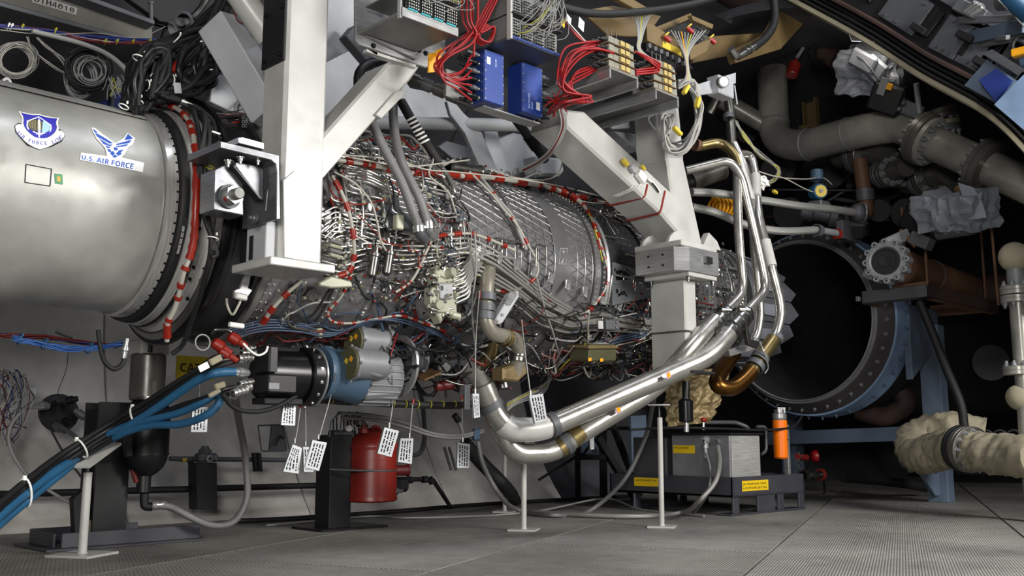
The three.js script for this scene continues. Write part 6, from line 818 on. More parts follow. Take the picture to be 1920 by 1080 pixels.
{ // oil cart
  const X = 4.37, Z = 0.43, G = thing('oil_cart', 'dark grey skid cart with a metal oil tank and yellow labels', 'cart'); const A = (x, y, z, x2, y2, z2, m, n, c = 0.004) => part(n, boxAB([X + x, y, Z + z], [X + x2, y2, Z + z2], c), m, G);
  A(0, 0.13, -0.02, 1.02, 0.275, 0, M.cart, 'tray_side'); A(0, 0.13, -1.15, 0.02, 0.275, 0, M.cart, 'tray_side'); A(0, 0.13, -1.15, 1.02, 0.15, 0, M.cart, 'tray_floor'); A(1.0, 0.13, -1.15, 1.02, 0.275, 0, M.cart, 'tray_side'); A(0, 0.13, -1.15, 1.02, 0.275, -1.13, M.cart, 'tray_side');
  for (const z of [0, -0.9]) { A(-0.03, 0, z - 0.14, 1.03, 0.014, z, M.cart, 'skid_plate'); for (const x of [0, 0.33, 0.62, 0.93]) A(x, 0.014, z - 0.02, x + (x === 0.33 ? 0.24 : 0.08), 0.13, z, M.cart, 'skid_leg'); }
  A(0.03, 0.15, -0.56, 0.43, 0.585, -0.03, M.tank, 'oil_tank', 0.012); A(0.015, 0.578, -0.6, 0.46, 0.592, -0.01, M.dark, 'tank_lid'); A(0.04, 0.17, -0.032, 0.42, 0.57, -0.024, M.frameSteel, 'brushed_panel');
  A(0.05, 0.15, -0.95, 0.4, 0.56, -0.62, M.castDark, 'rear_tank', 0.01);
  const yl = (c, z, lines) => canvas(256, 96, (x, w, h) => { x.fillStyle = '#e4bf1a'; x.fillRect(0, 0, w, h); x.fillStyle = '#2a2208'; x.font = 'bold 26px sans-serif'; lines.forEach((l, i) => x.fillText(l, 8, 40 + i * 38, 240)); });
  const lab = (n, q, l) => part(n, quad(q), printM(yl(0, 0, l)), G);
  lab('yellow_label', [V(X + 0.12, 0.245, Z + 0.001), V(X + 0.48, 0.245, Z + 0.001), V(X + 0.48, 0.17, Z + 0.001), V(X + 0.12, 0.17, Z + 0.001)], ['Jet Reservoir Tank', 'LOCATION: JET OIL']);
  lab('yellow_label', [V(X - 0.001, 0.25, Z - 0.9), V(X - 0.001, 0.25, Z - 0.66), V(X - 0.001, 0.185, Z - 0.66), V(X - 0.001, 0.185, Z - 0.9)], ['CAUTION HOT OIL']);
  lab('yellow_label', [V(X + 0.029, 0.5, Z - 0.54), V(X + 0.029, 0.5, Z - 0.34), V(X + 0.029, 0.44, Z - 0.34), V(X + 0.029, 0.44, Z - 0.54)], ['HYD OIL TANK']);
  const fc = U(1464, 820, 0.3), FX = X + 0.62, FZ = Z - 0.12; const fy = y => onPlane(1464, y, 'z', FZ).y, fx = U(1463, 820, FZ).x;
  part('filter_post', boxAB([fx + 0.075, 0.15, FZ - 0.02], [fx + 0.11, 0.66, FZ + 0.02], 0.003), M.alu, G);
  const F = thing('oil_filter', 'orange canister filter with a bright metal head on the cart post', 'filter'); part('canister', lat([[fy(860), 0], [fy(860), 0.045], [fy(857), 0.055], [fy(790), 0.058], [fy(788), 0.054], [fy(788), 0]], V(fx, 0, FZ), V(0, 1, 0), 32), M.orange, F); part('head', lat([[fy(788), 0.05], [fy(784), 0.056], [fy(776), 0.056], [fy(774), 0.04], [fy(768), 0.04], [fy(768), 0]], V(fx, 0, FZ), V(0, 1, 0), 20), M.alu, F); for (let i = 0; i < 5; i++) part('head_bolt', rod(V(fx - 0.05 + i * 0.025, fy(774), FZ + 0.02), V(fx - 0.05 + i * 0.025, fy(764), FZ + 0.02), 0.008, 8), M.bolt, F); part('mark', box(fx + 0.01, fy(824), FZ + 0.058, 0.012, 0.012, 0.003, 0.001), M.black, F);
  solo('black_hose', cab([[1180, 806, 0.3], [1260, 802, 0.3], [1360, 804, 0.32], [1440, 806, 0.36], [1490, 798, 0.36], [1504, 780, 0.34]], 2.6, 40, 7), M.rubber, 'long thin black hose running level over the oil cart', 'hose');
  const T = thing('tank_taps', 'bright taps and red handle on top of the oil tank', 'taps'); for (const [x, y, m] of [[1322, 822, M.alu], [1346, 822, M.alu]]) { const p = U(x, y, 0.28); part('elbow', lat([[0, 0.02], [0.05, 0.02], [0.052, 0.03], [0.08, 0.03], [0.082, 0.018], [0.12, 0.016]], p.clone().add(V(0.06, 0, -0.02)), V(-0.8, -0.2, 0.3), 12), m, T); part('stem', lat([[0, 0.014], [0.04, 0.018], [0.044, 0.024], [0.07, 0.024], [0.072, 0.016], [0.14, 0.014]], p, V(0, -1, 0), 12), m, T); }
  part('top_pipe', pipe([[1290, 792, 0.1], [1380, 792, 0.15], [1400, 800, 0.2], [1404, 806, 0.2]], 4, 0.05, 8), M.castDark, T); part('red_handle', lat([[0, 0.02], [0.02, 0.024], [0.03, 0]], U(1319, 790, 0.3), V(0.2, 1, 0), 8), M.red, T); part('handle_stem', rod([1319, 792, 0.3], [1319, 806, 0.3], 3, 8), M.bolt, T); part('side_pipe', pipe([[1420, 800, 0.2], [1436, 800, 0.2], [1437, 845, 0.2], [1428, 852, 0.2]], 3, 0.04, 8), M.castDark, T);
  solo('braided_hose', cab([U(1346, 838, 0.44), U(1349, 870, 0.55), U(1340, 905, 0.6), U(1312, 938, 0.55), YP(1276, 962, 0.02), YP(1200, 968, 0.02), YP(1100, 966, 0.02), YP(1000, 960, 0.02)], 0.017, 50, 9), M.braid, 'bright braided hose curving from the oil tank tap across the floor', 'hose');
  solo('thin_hose', cab([U(1324, 850, 0.42), U(1332, 885, 0.5), U(1328, 920, 0.5), YP(1300, 964, 0.012)], 0.009, 30, 7), M.braidDark, 'thinner hose hanging beside the bright braided one on the cart', 'hose');
  const RV = thing('red_valve', 'red-capped valve and couplings on the right end of the oil cart', 'valve'); part('cap', lat([[0, 0.04], [0.02, 0.055], [0.05, 0.055], [0.06, 0.03], [0.061, 0]], U(1522, 856, -0.1), V(0.7, 0.1, 0.7), 16), M.red, RV); part('stem', rod([1512, 858, -0.1], [1496, 856, -0.1], 6, 10), M.redTank, RV); part('body', lat([[0, 0.04], [0, 0.06], [0.03, 0.06], [0.032, 0.035], [0.08, 0.035], [0.082, 0.05], [0.11, 0.05], [0.112, 0.03], [0.2, 0.028], [0.2, 0.04], [0.27, 0.04], [0.272, 0.02]], U(1506, 892, 0.0), V(1, 0.02, 0.25), 18), M.steel, RV); part('red_ring', lat([[0, 0.036], [0, 0.052], [0.03, 0.052], [0.03, 0.036]], U(1537, 890, 0.05), V(1, 0, 0.25), 18), M.redTank, RV); for (let i = 0; i < 6; i++) part('chain_link', box(0, 0, 0, 0.015, 0.03, 0.01, 0.003, [0, i % 2, 0.4]).translate(...U(1498 + (i % 2) * 4, 850 + i * 6, 0.05).toArray()), M.bolt, RV); part('leg', rod(U(1545, 898, 0.06), YP(1546, 925), 0.012, 8), M.castDark, RV);
  solo('dark_hose', cab([U(1580, 895, 0.12), U(1640, 900, 0.2), U(1690, 906, 0.3), U(1740, 914, 0.4)], 0.045, 24, 12), M.rubber, 'thick dark hose running right from the oil cart couplings', 'hose');
  // ram under the leg and crumpled gold sheet
  const J = thing('support_ram', 'black cylinder ram under the white leg, above the oil cart', 'ram'); const jz = 0.62; part('barrel', lat([[U(1286, 792, jz).y, 0.03], [U(1286, 790, jz).y, 0.046], [U(1286, 752, jz).y, 0.048], [U(1286, 748, jz).y, 0.03]], V(U(1286, 770, jz).x, 0, jz), V(0, 1, 0), 24), M.blackGloss, J); part('rod', rod([1286, 715, jz], [1286, 750, jz], 7, 14), M.black, J); part('tail', rod([1287, 790, jz], [1287, 810, jz], 5, 10), M.alu, J);
  const gs = thing('gold_sheet', 'crumpled gold heat sheet hanging behind the black ram', 'sheet'); const gr = rng(40); const g = quad([U(1240, 695, 0.1), U(1372, 690, 0.25), U(1330, 792, 0.2), U(1250, 800, 0.1)], 30, p => p.clone().add(V(0.02 * PN.noise(p.x * 12, p.y * 12, 1), 0.0, 0.06 * Math.abs(PN.noise(p.x * 14, p.y * 9, 5)) + 0.03 * PN.noise(p.x * 34, p.y * 26, 3)))); part('sheet', g, M.gold, gs);
}
// ================================================================ bright steel bleed tubes at the engine rear
{
  const sleeve = (G, path, i0, i1, r, m, n) => part(n, sweep(path.slice(i0, i1), r, 20), m, G);
  const mk = (label, list, r, f, m, name = 'steel_tube') => { const G = thing(name, label, 'pipe', 'bent steel tubes'); const path = fillet(pts(list), f, 10); part('tube', sweep(path, r, 24), m, G); return [G, path]; };
  const clampAt = (G, p, d, R, kind) => { const P = pt(p), D = d.isVector3 ? d.clone() : pt(d).sub(P); D.normalize(); if (kind === 'coupling') { part('coupling', lat([[-0.15, R * 0.9], [-0.15, R * 1.12], [-0.1, R * 1.16], [-0.095, R * 1.4], [-0.075, R * 1.4], [-0.07, R * 1.22], [-0.01, R * 1.22], [-0.005, R * 1.36], [0.012, R * 1.36], [0.016, R * 1.22], [0.06, R * 1.22], [0.065, R * 1.42], [0.09, R * 1.42], [0.095, R * 1.1], [0.13, R * 1.0]], P, D, 28), M.steel, G); part('clamp_bolt', rod(P.clone().add(V(-0.01, R * 1.5, 0.03)), P.clone().add(V(0.05, R * 1.5, 0.06)), 0.01, 6), M.bolt, G); } else part('clamp_ring', lat([[-0.02, R], [-0.02, R * 1.14], [0.02, R * 1.14], [0.02, R]], P, D, 24), m2, G); };
  const m2 = M.castDark;
  const [A, ap] = mk('thick bright tube running from the white sleeve up past the rear white leg', [[905, 722, 0.44], [930, 780, 0.46], [956, 806, 0.5], [1012, 806, 0.56], [1060, 786, 0.62], [1330, 668, 1.0], [1368, 622, 1.02], [1412, 570, 1.02], [1438, 545, 1.0], [1425, 480, 0.98], [1390, 330, 0.93], [1368, 300, 0.9], [1286, 320, 0.7]], 0.03, 0.14, M.tube);
  const low = ap.filter((p, i) => i > 0); let iS = 0; ap.forEach((p, i) => { if (p.distanceTo(U(1368, 622, 1.02)) < ap[iS].distanceTo(U(1368, 622, 1.02))) iS = i; }); part('wide_tube', sweep(ap.slice(0, iS), 0.064, 28), M.tube, A);
  let s0 = 0, s1 = 0; ap.forEach((p, i) => { if (p.distanceTo(U(942, 796, 0.48)) < ap[s0].distanceTo(U(942, 796, 0.48))) s0 = i; if (p.distanceTo(U(1012, 806, 0.56)) < ap[s1].distanceTo(U(1012, 806, 0.56))) s1 = i; }); const sl = sleeve(A, ap, Math.min(s0, s1), Math.max(s0, s1) + 4, 0.069, M.white, 'white_sleeve'); sl.userData.label = 'white wrapped sleeve'; 
  clampAt(A, [1383, 603, 1.02], [1410, 572, 1.02], 0.05, 'coupling'); clampAt(A, [1036, 796, 0.59], [1060, 786, 0.62], 0.064, 'ring'); clampAt(A, [920, 760, 0.45], [932, 782, 0.46], 0.064, 'ring');
  const [B, bp] = mk('thick bright tube swinging under the white sleeve, the lower of the two', [[912, 745, 0.36], [940, 810, 0.42], [966, 852, 0.46], [1036, 850, 0.52], [1085, 815, 0.6], [1230, 728, 0.8], [1292, 655, 0.95], [1340, 600, 0.97], [1372, 572, 0.96], [1394, 548, 0.95], [1384, 430, 0.93], [1382, 312, 0.9]], 0.03, 0.13, M.tube); let jS = 0; bp.forEach((p, i) => { if (p.distanceTo(U(1345, 598, 0.97)) < bp[jS].distanceTo(U(1345, 598, 0.97))) jS = i; }); part('wide_tube', sweep(bp.slice(0, jS), 0.057, 28), M.tube, B); clampAt(B, [1348, 600, 0.97], [1372, 572, 0.96], 0.042, 'coupling'); clampAt(B, [1062, 832, 0.56], [1085, 815, 0.6], 0.057, 'ring'); part('heat_band', sweep([U(1046, 843, 0.54), U(1058, 834, 0.556)], 0.0585, 24, false), M.heat, B); part('heat_band', sweep([U(1072, 824, 0.58), U(1090, 811, 0.606)], 0.0585, 24, false), M.heat, B);
  for (const [G, x, y, z, r] of [[A, 1254, 703, 0.9, 0.064], [B, 1160, 768, 0.71, 0.057]]) { const p = U(x, y, z + r + 0.004); part('sticker', box(0, 0, 0, 0.03, 0.03, 0.002, 0.0005, [0, 0, 0.4]).translate(p.x, p.y, p.z), M.amber, G); part('sticker_edge', box(0, 0, 0, 0.044, 0.04, 0.0016, 0.0004, [0, 0, 0.4]).translate(p.x, p.y, p.z - 0.002), Mx(0xb090b8, 0.5), G); }
  const [C, cp] = mk('right-hand tube with white sleeves and a straw-coloured lower end', [[1382, 290, 0.6], [1408, 290, 0.62], [1416, 330, 0.68], [1420, 400, 0.8], [1446, 500, 0.92], [1466, 580, 0.95], [1456, 628, 0.93], [1432, 662, 0.92], [1404, 704, 0.9], [1372, 730, 0.88], [1342, 724, 0.84], [1348, 700, 0.8], [1376, 664, 0.76]], 0.034, 0.13, M.tube); 
  const idx = (P, x, y, z) => P.reduce((a, p, i) => p.distanceTo(U(x, y, z)) < P[a].distanceTo(U(x, y, z)) ? i : a, 0);
  const lin = (P, a, b, n) => { const o = []; for (let i = 0; i <= n; i++) o.push(P[a].clone()); return o; };
  const cc = crv([[1416, 330, 0.68], [1420, 400, 0.8], [1446, 500, 0.92]].map(pt), 20); part('white_sleeve', sweep(cc.slice(0, 7), 0.04, 20), M.white, C); part('white_sleeve', sweep([U(1434, 452, 0.863), U(1446, 500, 0.92)], 0.041, 20), M.white, C);
  part('heat_tube', sweep(cp.slice(idx(cp, 1448, 640, 0.92), idx(cp, 1404, 704, 0.9)), 0.05, 24), M.heat, C); part('bronze_bend', sweep(cp.slice(idx(cp, 1408, 698, 0.9)), 0.053, 24), M.bronze, C); clampAt(C, [1455, 634, 0.93], [1440, 655, 0.92], 0.043, 'ring'); clampAt(C, [1425, 672, 0.92], [1410, 695, 0.9], 0.054, 'ring'); clampAt(C, [1416, 686, 0.91], [1405, 702, 0.9], 0.056, 'ring');
  part('flat_bracket', plate([[1366, 655], [1410, 645], [1418, 632], [1424, 636], [1414, 656], [1370, 668]], 0.9, 0.05, 0.003), M.alu, C); part('clamp_arm', plate([[1398, 612], [1402, 612], [1408, 636], [1424, 640], [1420, 652], [1404, 646]], 1.0, 0.03, 0.003), M.steel, C); part('wire_clip', cab([[1424, 640, 0.95], [1432, 660, 0.98], [1440, 690, 0.96], [1434, 700, 0.94]], 0.006, 14, 6), M.alu, C);
  const [D] = mk('tube half hidden behind the two foremost upright ones', [[1376, 270, 0.6], [1400, 320, 0.7], [1412, 440, 0.78], [1426, 590, 0.82], [1420, 628, 0.82], [1404, 652, 0.8]], 0.03, 0.1, M.tube);
  const [E, ep] = mk('tube arching out from behind the white leg into a white sleeve', [[1312, 274, 0.55], [1350, 266, 0.62], [1378, 288, 0.72], [1392, 330, 0.8], [1404, 372, 0.86]], 0.036, 0.1, M.heat); part('white_sleeve', sweep([U(1383, 296, 0.735), U(1392, 330, 0.8), U(1406, 378, 0.87)], 0.041, 20), M.white, E); part('end_collar', lat([[0, 0.038], [0.03, 0.045], [0.04, 0.045], [0.042, 0.036]], U(1312, 274, 0.55), V(-1, 0.1, -0.3), 18), M.rust, E);
  const [F] = mk('darker upright tube under the round lens lamp, with a sleeve joint', [[1330, 212, 0.35], [1346, 182, 0.42], [1362, 170, 0.5], [1368, 200, 0.52], [1374, 292, 0.58]], 0.036, 0.06, M.tubeDark); clampAt(F, [1366, 218, 0.54], [1370, 250, 0.56], 0.036, 'ring');
  solo('corrugated_duct', lat([...Array(16).keys()].flatMap(i => [[i * 0.02, 0.07], [i * 0.02 + 0.01, 0.078]]), U(1294, 340, 0.35), U(1352, 318, 0.45).sub(U(1294, 340, 0.35)), 24), M.pipeDark, 'dark ribbed duct behind the arching tubes right of the white leg', 'duct');
}
// ================================================================ piping at the exhaust end and the cell ring
{ // rim of the cell mouth with seal bands, drawn along its measured edge in the plane of the ring
  const G = thing('cell_ring', 'great door rim of the cell with black seal bands at the upper right', 'ring'); const rim = new THREE.CatmullRomCurve3([[1240, -110], [1370, -55], [1480, 3], [1616, 78], [1719, 145], [1783, 180], [1824, 203], [1869, 236], [1920, 288], [1985, 370], [2040, 470]].map(a => XP(a[0], a[1], 5)), false, 'centripetal').getPoints(110);
  const nrm = rim.map((p, i) => { const d = rim[Math.min(110, i + 1)].clone().sub(rim[Math.max(0, i - 1)]).normalize(); const n = V(0, d.z, -d.y); return n.dot(p.clone().sub(V(p.x, EY, 0))) < 0 ? n.negate() : n; });
  const at = (i, off, x) => rim[i].clone().addScaledVector(nrm[i], off).setX(x);
  const L = (name, prof, m, i0 = 0, i1 = 110) => { const pos = []; for (let i = i0; i < i1; i++) for (let k = 0; k < prof.length - 1; k++) { const q = [at(i, prof[k][1], prof[k][0]), at(i, prof[k + 1][1], prof[k + 1][0]), at(i + 1, prof[k][1], prof[k][0]), at(i + 1, prof[k + 1][1], prof[k + 1][0])]; for (const j of [0, 1, 2, 1, 3, 2]) pos.push(q[j].x, q[j].y, q[j].z); } const g = new THREE.BufferGeometry(); g.setAttribute('position', new THREE.Float32BufferAttribute(pos, 3)); g.computeVertexNormals(); return part(name, g, m, G); };
  L('white_lip', [[5.3, 0], [5.0, 0], [4.985, 0.008], [4.985, 0.034], [5.0, 0.042], [5.04, 0.042]], M.canvas); for (let i = 0; i < 3; i++) { const o = 0.044 + i * 0.034; L('seal_band', [[5.04, o], [4.985, o + 0.004], [4.975, o + 0.014], [4.985, o + 0.026], [5.04, o + 0.03]], M.rubber); } L('rust_edge', [[5.02, 0.148], [4.95, 0.15], [4.945, 0.168], [4.95, 0.182], [5.05, 0.184]], M.rustDark); L('face_plate', [[5.05, 0.184], [4.99, 0.186], [4.99, 0.54], [5.02, 0.56], [5.3, 0.56]], M.dark); L('back_plate', [[5.3, 0], [5.3, 0.9]], M.darkWall); L('outer_rail', [[4.99, 0.5], [4.93, 0.51], [4.93, 0.57], [5.0, 0.58]], M.castDark);
  for (let j = 0; j < 9; j++) { const i = 16 + j * 10, o = (name, off, dx, w, h, d, m, di = 0) => { const k = Math.min(109, i + di), p = at(k, off, 4.99 - dx), t = rim[k + 1].clone().sub(rim[k]).normalize(); const mt = new THREE.Matrix4().makeBasis(V(1, 0, 0), nrm[k], V(1, 0, 0).cross(nrm[k])); part(name, cbox(w, h, d, 0.006).applyMatrix4(mt).translate(p.x, p.y, p.z), m, G); }; o('lug_plate', 0.34, 0.012, 0.03, 0.26, 0.22 + (j % 3) * 0.06, M.castDark); o('lug_block', 0.28 + (j % 2) * 0.1, 0.05, 0.07, 0.05, 0.13, M.dark, 4); o('slot_plate', 0.36, 0.02, 0.03, 0.2, 0.05, M.black, 5); if (j % 2) { o('latch', 0.54, 0.08, 0.1, 0.09, 0.24, M.castDark, 2); for (let k = 0; k < 3; k++) { const p = at(Math.min(109, i + 1 + k), 0.52, 4.88); part('latch_pin', lat([[0, 0.025], [0.09, 0.025], [0.095, 0.02], [0.096, 0]], p, V(-0.3, 0.3, 1), 10), M.alu, G); } } for (let k = 0; k < 6; k++) bolt(G, at(Math.min(109, i - 2 + (k % 3) * 2), k > 2 ? 0.44 : 0.24, 4.965), V(-1, 0, 0), 0.011, M.castDark); }
  const H = thing('hatch_machinery', 'dull blue hatch housing and pale struts beyond the ring at the top right', 'machinery'); const P = a => XP(a[0], a[1], 4.6); const pol = (n, l, t, d, m) => { const s = l.map(a => XP(a[0], a[1], t)); const c = s.map(p => p.clone().add(V(d, 0, 0))); const q = [...s, ...c]; part(n, new ConvexGeometry(q), m, H); };
  pol('blue_plate', [[1808, 160], [1850, 112], [1905, 150], [1868, 192]], 4.75, 0.3, M.steelBlue); pol('blue_face', [[1835, 150], [1868, 128], [1896, 150], [1866, 190]], 4.7, 0.03, M.blueDeep); pol('grey_cover', [[1864, 196], [1925, 134], [1960, 180], [1925, 248]], 4.5, 0.3, M.flangeBlue); pol('upper_plate', [[1840, 100], [1860, 92], [1912, 124], [1898, 134]], 4.7, 0.1, M.castDark);
  for (const [a, b, w] of [[[1800, 38], [1930, 34], 0.05], [[1830, 70], [1930, 48], 0.09], [[1840, 84], [1930, 66], 0.04], [[1850, 74], [1890, 70], 0.03]]) part('strut', beam(XP(a[0], a[1], 5.0), XP(b[0], b[1], 4.6), w, w), w > 0.08 ? M.steelBlue : M.castGrey, H); part('stay_wire', rod(XP(1868, -4, 4.4), XP(1926, 56, 4.4), 0.004, 5), M.wireGrey, H);
  const C = thing('blue_ram', 'light blue hydraulic ram in the top right corner', 'ram'); part('barrel', rod(XP(1890, -2, 4.5), XP(1940, 36, 4.2), 0.05, 16), M.blueHose, C); part('end_cap', lat([[0, 0.05], [0.07, 0.062], [0.075, 0.03]], XP(1872, 6, 4.55), V(-0.3, -0.2, 1), 16), M.castDark, C); part('collar', rod(XP(1896, 2, 4.5), XP(1904, 8, 4.46), 0.06, 16), M.castGrey, C);
  const E = thing('hatch_fitting', 'amber and black fitting near the right edge under the struts', 'fitting'); part('amber_block', box(0, 0, 0, 0.06, 0.05, 0.09, 0.006).translate(...XP(1912, 98, 4.6).toArray()), M.amber, E); part('loop', cab([XP(1898, 100, 4.6), XP(1900, 80, 4.6), XP(1912, 68, 4.6), XP(1930, 74, 4.6)], 0.012, 20, 8), M.rubber, E); part('valve', lat([[0, 0.03], [0.08, 0.04], [0.1, 0.02]], XP(1915, 118, 4.6), V(0, 0, 1), 14), M.blueGrey, E);
}
function flange(G, p, d, R, th, n, m = M.pipeDark, name = 'flange', br = 0.016, face = 1) { d = d.clone().normalize(); part(name, lat([[-th, R * 0.5], [-th, R * 0.96], [-th * 0.85, R], [-0.004, R], [-0.002, R * 0.97], [0.002, R * 0.97], [0.004, R], [th * 0.85, R], [th, R * 0.96], [th, R * 0.5]], p, d, 40), m, G); const up = Math.abs(d.y) < 0.9 ? V(0, 1, 0) : V(0, 0, 1); up.addScaledVector(d, -up.dot(d)).normalize(); const sd = up.clone().cross(d); for (let i = 0; i < n; i++) { const a = i / n * 6.2832; const q = p.clone().addScaledVector(up, R * 0.8 * Math.cos(a)).addScaledVector(sd, R * 0.8 * Math.sin(a)); bolt(G, q.clone().addScaledVector(d, th * face), d.clone().multiplyScalar(face), br, M.castGrey, studGeo); } }
{ // the big S pipe
  const G = thing('bleed_pipe', 'large grey steel pipe curving through an S bend with bolted flanges', 'pipe'); const X = XP; const c = [X(1448, 30, 6.4), X(1448, 105, 6.3), X(1452, 240, 6.2), X(1510, 284, 6.1), X(1640, 240, 6.0), X(1725, 246, 5.92)]; const path = fillet([X(1400, 84, 6.5), X(1446, 92, 6.4), X(1452, 262, 6.2), X(1500, 276, 6.1), X(1610, 246, 6.0), X(1690, 232, 5.94), X(1732, 262, 5.9)], 0.3, 8); part('pipe', sweep(path, 0.142, 32), M.pipeGrey, G);
  for (const [x, y, t] of [[1448, 128, 6.32], [1451, 205, 6.25], [1514, 268, 6.08], [1592, 250, 6.02]]) { const p = X(x, y, t); const i = path.reduce((a, q, k) => q.distanceTo(p) < path[a].distanceTo(p) ? k : a, 0); const d = path[Math.min(path.length - 1, i + 1)].clone().sub(path[Math.max(0, i - 1)]).normalize(); part('weld', lat([[-0.012, 0.142], [-0.006, 0.149], [0.006, 0.149], [0.012, 0.142]], p.clone().addScaledVector(d, path[i].clone().sub(p).dot(d)).lerp(path[i], 1), d, 32), M.castGrey, G); }
  const f1 = X(1728, 258, 5.9), f2 = X(1848, 312, 5.86), d = f2.clone().sub(f1).normalize(); part('run', sweep([f1, f2, f2.clone().addScaledVector(d, 0.5)], 0.135, 32), M.pipeGrey, G); flange(G, f1.clone().addScaledVector(d, 0.02), d, 0.215, 0.05, 12, M.pipeDark, 'flange', 0.02, -1); flange(G, f1.clone().addScaledVector(d, 0.09), d, 0.2, 0.02, 12, M.pipeGrey, 'flange', 0.018, 1); flange(G, f2, d, 0.225, 0.05, 14, M.pipeDark, 'flange', 0.021, -1);
  const B = thing('blind_flange', 'round blind flange with bolts on the pipe behind the S bend', 'flange'); const b = X(1765, 216, 6.0); flange(B, b, V(-0.15, 1, -0.1), 0.14, 0.04, 10, M.pipeDark, 'flange', 0.018, -1); part('gasket', lat([[-0.1, 0.11], [-0.1, 0.13], [-0.06, 0.13], [-0.06, 0.11]], b, V(-0.15, 1, -0.1), 30), M.canvas, B); flange(B, b.clone().add(V(0.015, -0.12, 0.01)), V(-0.15, 1, -0.1), 0.13, 0.03, 10, M.castDark, 'flange', 0.018, -1); part('neck', rod(b.clone().add(V(0, -0.1, 0)), b.clone().add(V(0.05, -0.4, 0.02)), 0.09, 18), M.pipeDark, B);
  const C = thing('valve_train', 'row of dark bolted flanges hanging beneath the S pipe', 'valve'); for (const [x, y, R, dx, t] of [[1626, 288, 0.19, V(0.35, 0.2, -0.9), 6.3], [1690, 315, 0.17, V(0.5, 0.1, -0.8), 6.4], [1745, 330, 0.18, V(0.5, 0.1, -0.8), 6.45], [1668, 322, 0.13, V(0.5, 0.1, -0.8), 6.2], [1778, 345, 0.13, V(0.4, 0.2, -0.8), 6.5]]) { const p = X(x, y, t); flange(C, p, dx, R, 0.04, 10, M.pipeDark, 'flange', 0.018, -1); flange(C, p.clone().addScaledVector(dx, 0.1), dx, R * 0.95, 0.03, 10, M.castDark, 'flange', 0.015, -1); part('pipe', rod(p.clone().addScaledVector(dx, -0.25), p.clone().addScaledVector(dx, 0.35), R * 0.6, 20), M.pipeDark, C); }
  const Q = thing('rusty_pipe', 'brown rusty pipe dropping to a round elbow cap', 'pipe'); part('pipe', pipe([X(1612, 300, 6.1), X(1622, 370, 6.1), X(1626, 398, 6.1), X(1604, 410, 6.0)], 0.062, 0.08, 20), M.rust, Q); part('collar', lat([[-0.05, 0.07], [-0.05, 0.075], [0.05, 0.075], [0.05, 0.07]], X(1622, 366, 6.1), V(0.06, -1, 0), 20), M.castDark, Q); part('cap', new THREE.SphereGeometry(0.085, 20, 14).translate(...X(1610, 400, 5.95).toArray()), M.castDark, Q); part('lock_ring', new THREE.TorusGeometry(0.082, 0.008, 8, 24).rotateY(0.9).translate(...X(1617, 399, 5.93).toArray()), M.alu, Q);
  part('junction', box(0, 0, 0, 0.3, 0.16, 0.18, 0.03, [0.1, 0.5, -0.3]).translate(...X(1604, 420, 6.1).toArray()), M.castDark, Q); part('side_valve', lat([[0, 0.07], [0.06, 0.08], [0.07, 0.05], [0.2, 0.05], [0.21, 0.07], [0.3, 0.06], [0.32, 0.03]], X(1570, 412, 6.0), V(-0.4, 0.25, -0.7), 18), M.castDark, Q);
  part('bracket', plate([[1580, 412], [1595, 415], [1598, 446], [1612, 456], [1580, 446]], X(1590, 430, 5.8).z, 0.06, 0.004), M.castDark, Q);
  // red bottle, tan channel column, roof pipes
  const R = thing('red_bottle', 'small dark red bottle hanging from the brown roof pipe', 'bottle'); part('bottle', lat([[0, 0], [0, 0.05], [0.01, 0.056], [0.13, 0.056], [0.145, 0.04], [0.15, 0.018], [0.19, 0.016]], X(1484, 142, 6.0), V(0.4, 1, 0.1), 22), M.redTank, R); part('neck', rod(X(1494, 108, 6.0), X(1506, 90, 6.05), 0.018, 10), M.castGrey, R); 
  const K = thing('channel_column', 'tan steel channel column behind the S pipe', 'column'); const kx = 7.4; part('web', boxAB([kx, X(1520, 242, kx).y, X(1508, 150, kx).z], [kx + 0.02, X(1520, 40, kx).y, X(1532, 150, kx).z], 0.003), M.beige, K); part('flange', boxAB([kx - 0.08, X(1520, 242, kx).y, X(1530, 150, kx).z], [kx, X(1520, 40, kx).y, X(1533, 150, kx).z], 0.003), M.beige, K); part('flange', boxAB([kx - 0.08, X(1520, 242, kx).y, X(1508, 150, kx).z], [kx, X(1520, 40, kx).y, X(1511, 150, kx).z], 0.003), M.beige, K); part('foot', boxAB([kx - 0.12, X(1520, 246, kx).y, X(1504, 150, kx).z], [kx + 0.04, X(1520, 238, kx).y, X(1537, 150, kx).z], 0.003), M.beige, K);
  const T = thing('roof_pipe', 'dull brown pipe with rings under the roof above the red bottle', 'pipe'); part('pipe', rod(X(1350, -20, 5.9), X(1450, 40, 6.1), 0.13, 20), M.rustDark, T); part('pipe', rod(X(1470, 50, 6.2), X(1570, 110, 6.3), 0.1, 18), M.rustDark, T); for (const [x, y] of [[1386, 2], [1420, 22], [1505, 72], [1540, 94]]) part('ring', lat([[-0.02, 0.1], [-0.02, 0.14], [0.02, 0.14], [0.02, 0.1]], X(x, y, 6.15), V(0, -0.45, 1), 20), M.dark, T); part('stub', pipe([X(1372, 24, 5.9), X(1374, 50, 5.9), X(1392, 58, 5.9)], 0.04, 0.05, 12), M.castDark, T);
  for (let i = 0; i < 3; i++) solo('roof_hanger', pipe([X(1570 - i * 24, 40, 6.5), X(1572 - i * 24, 104 - i * 6, 6.5), X(1558 - i * 24, 112 - i * 6, 6.5)], 0.03, 0.04, 10), M.castDark, ['rightmost', 'middle', 'leftmost'][i] + ' of three drab bent hangers under the roof pipe', 'hanger', 'roof hangers');
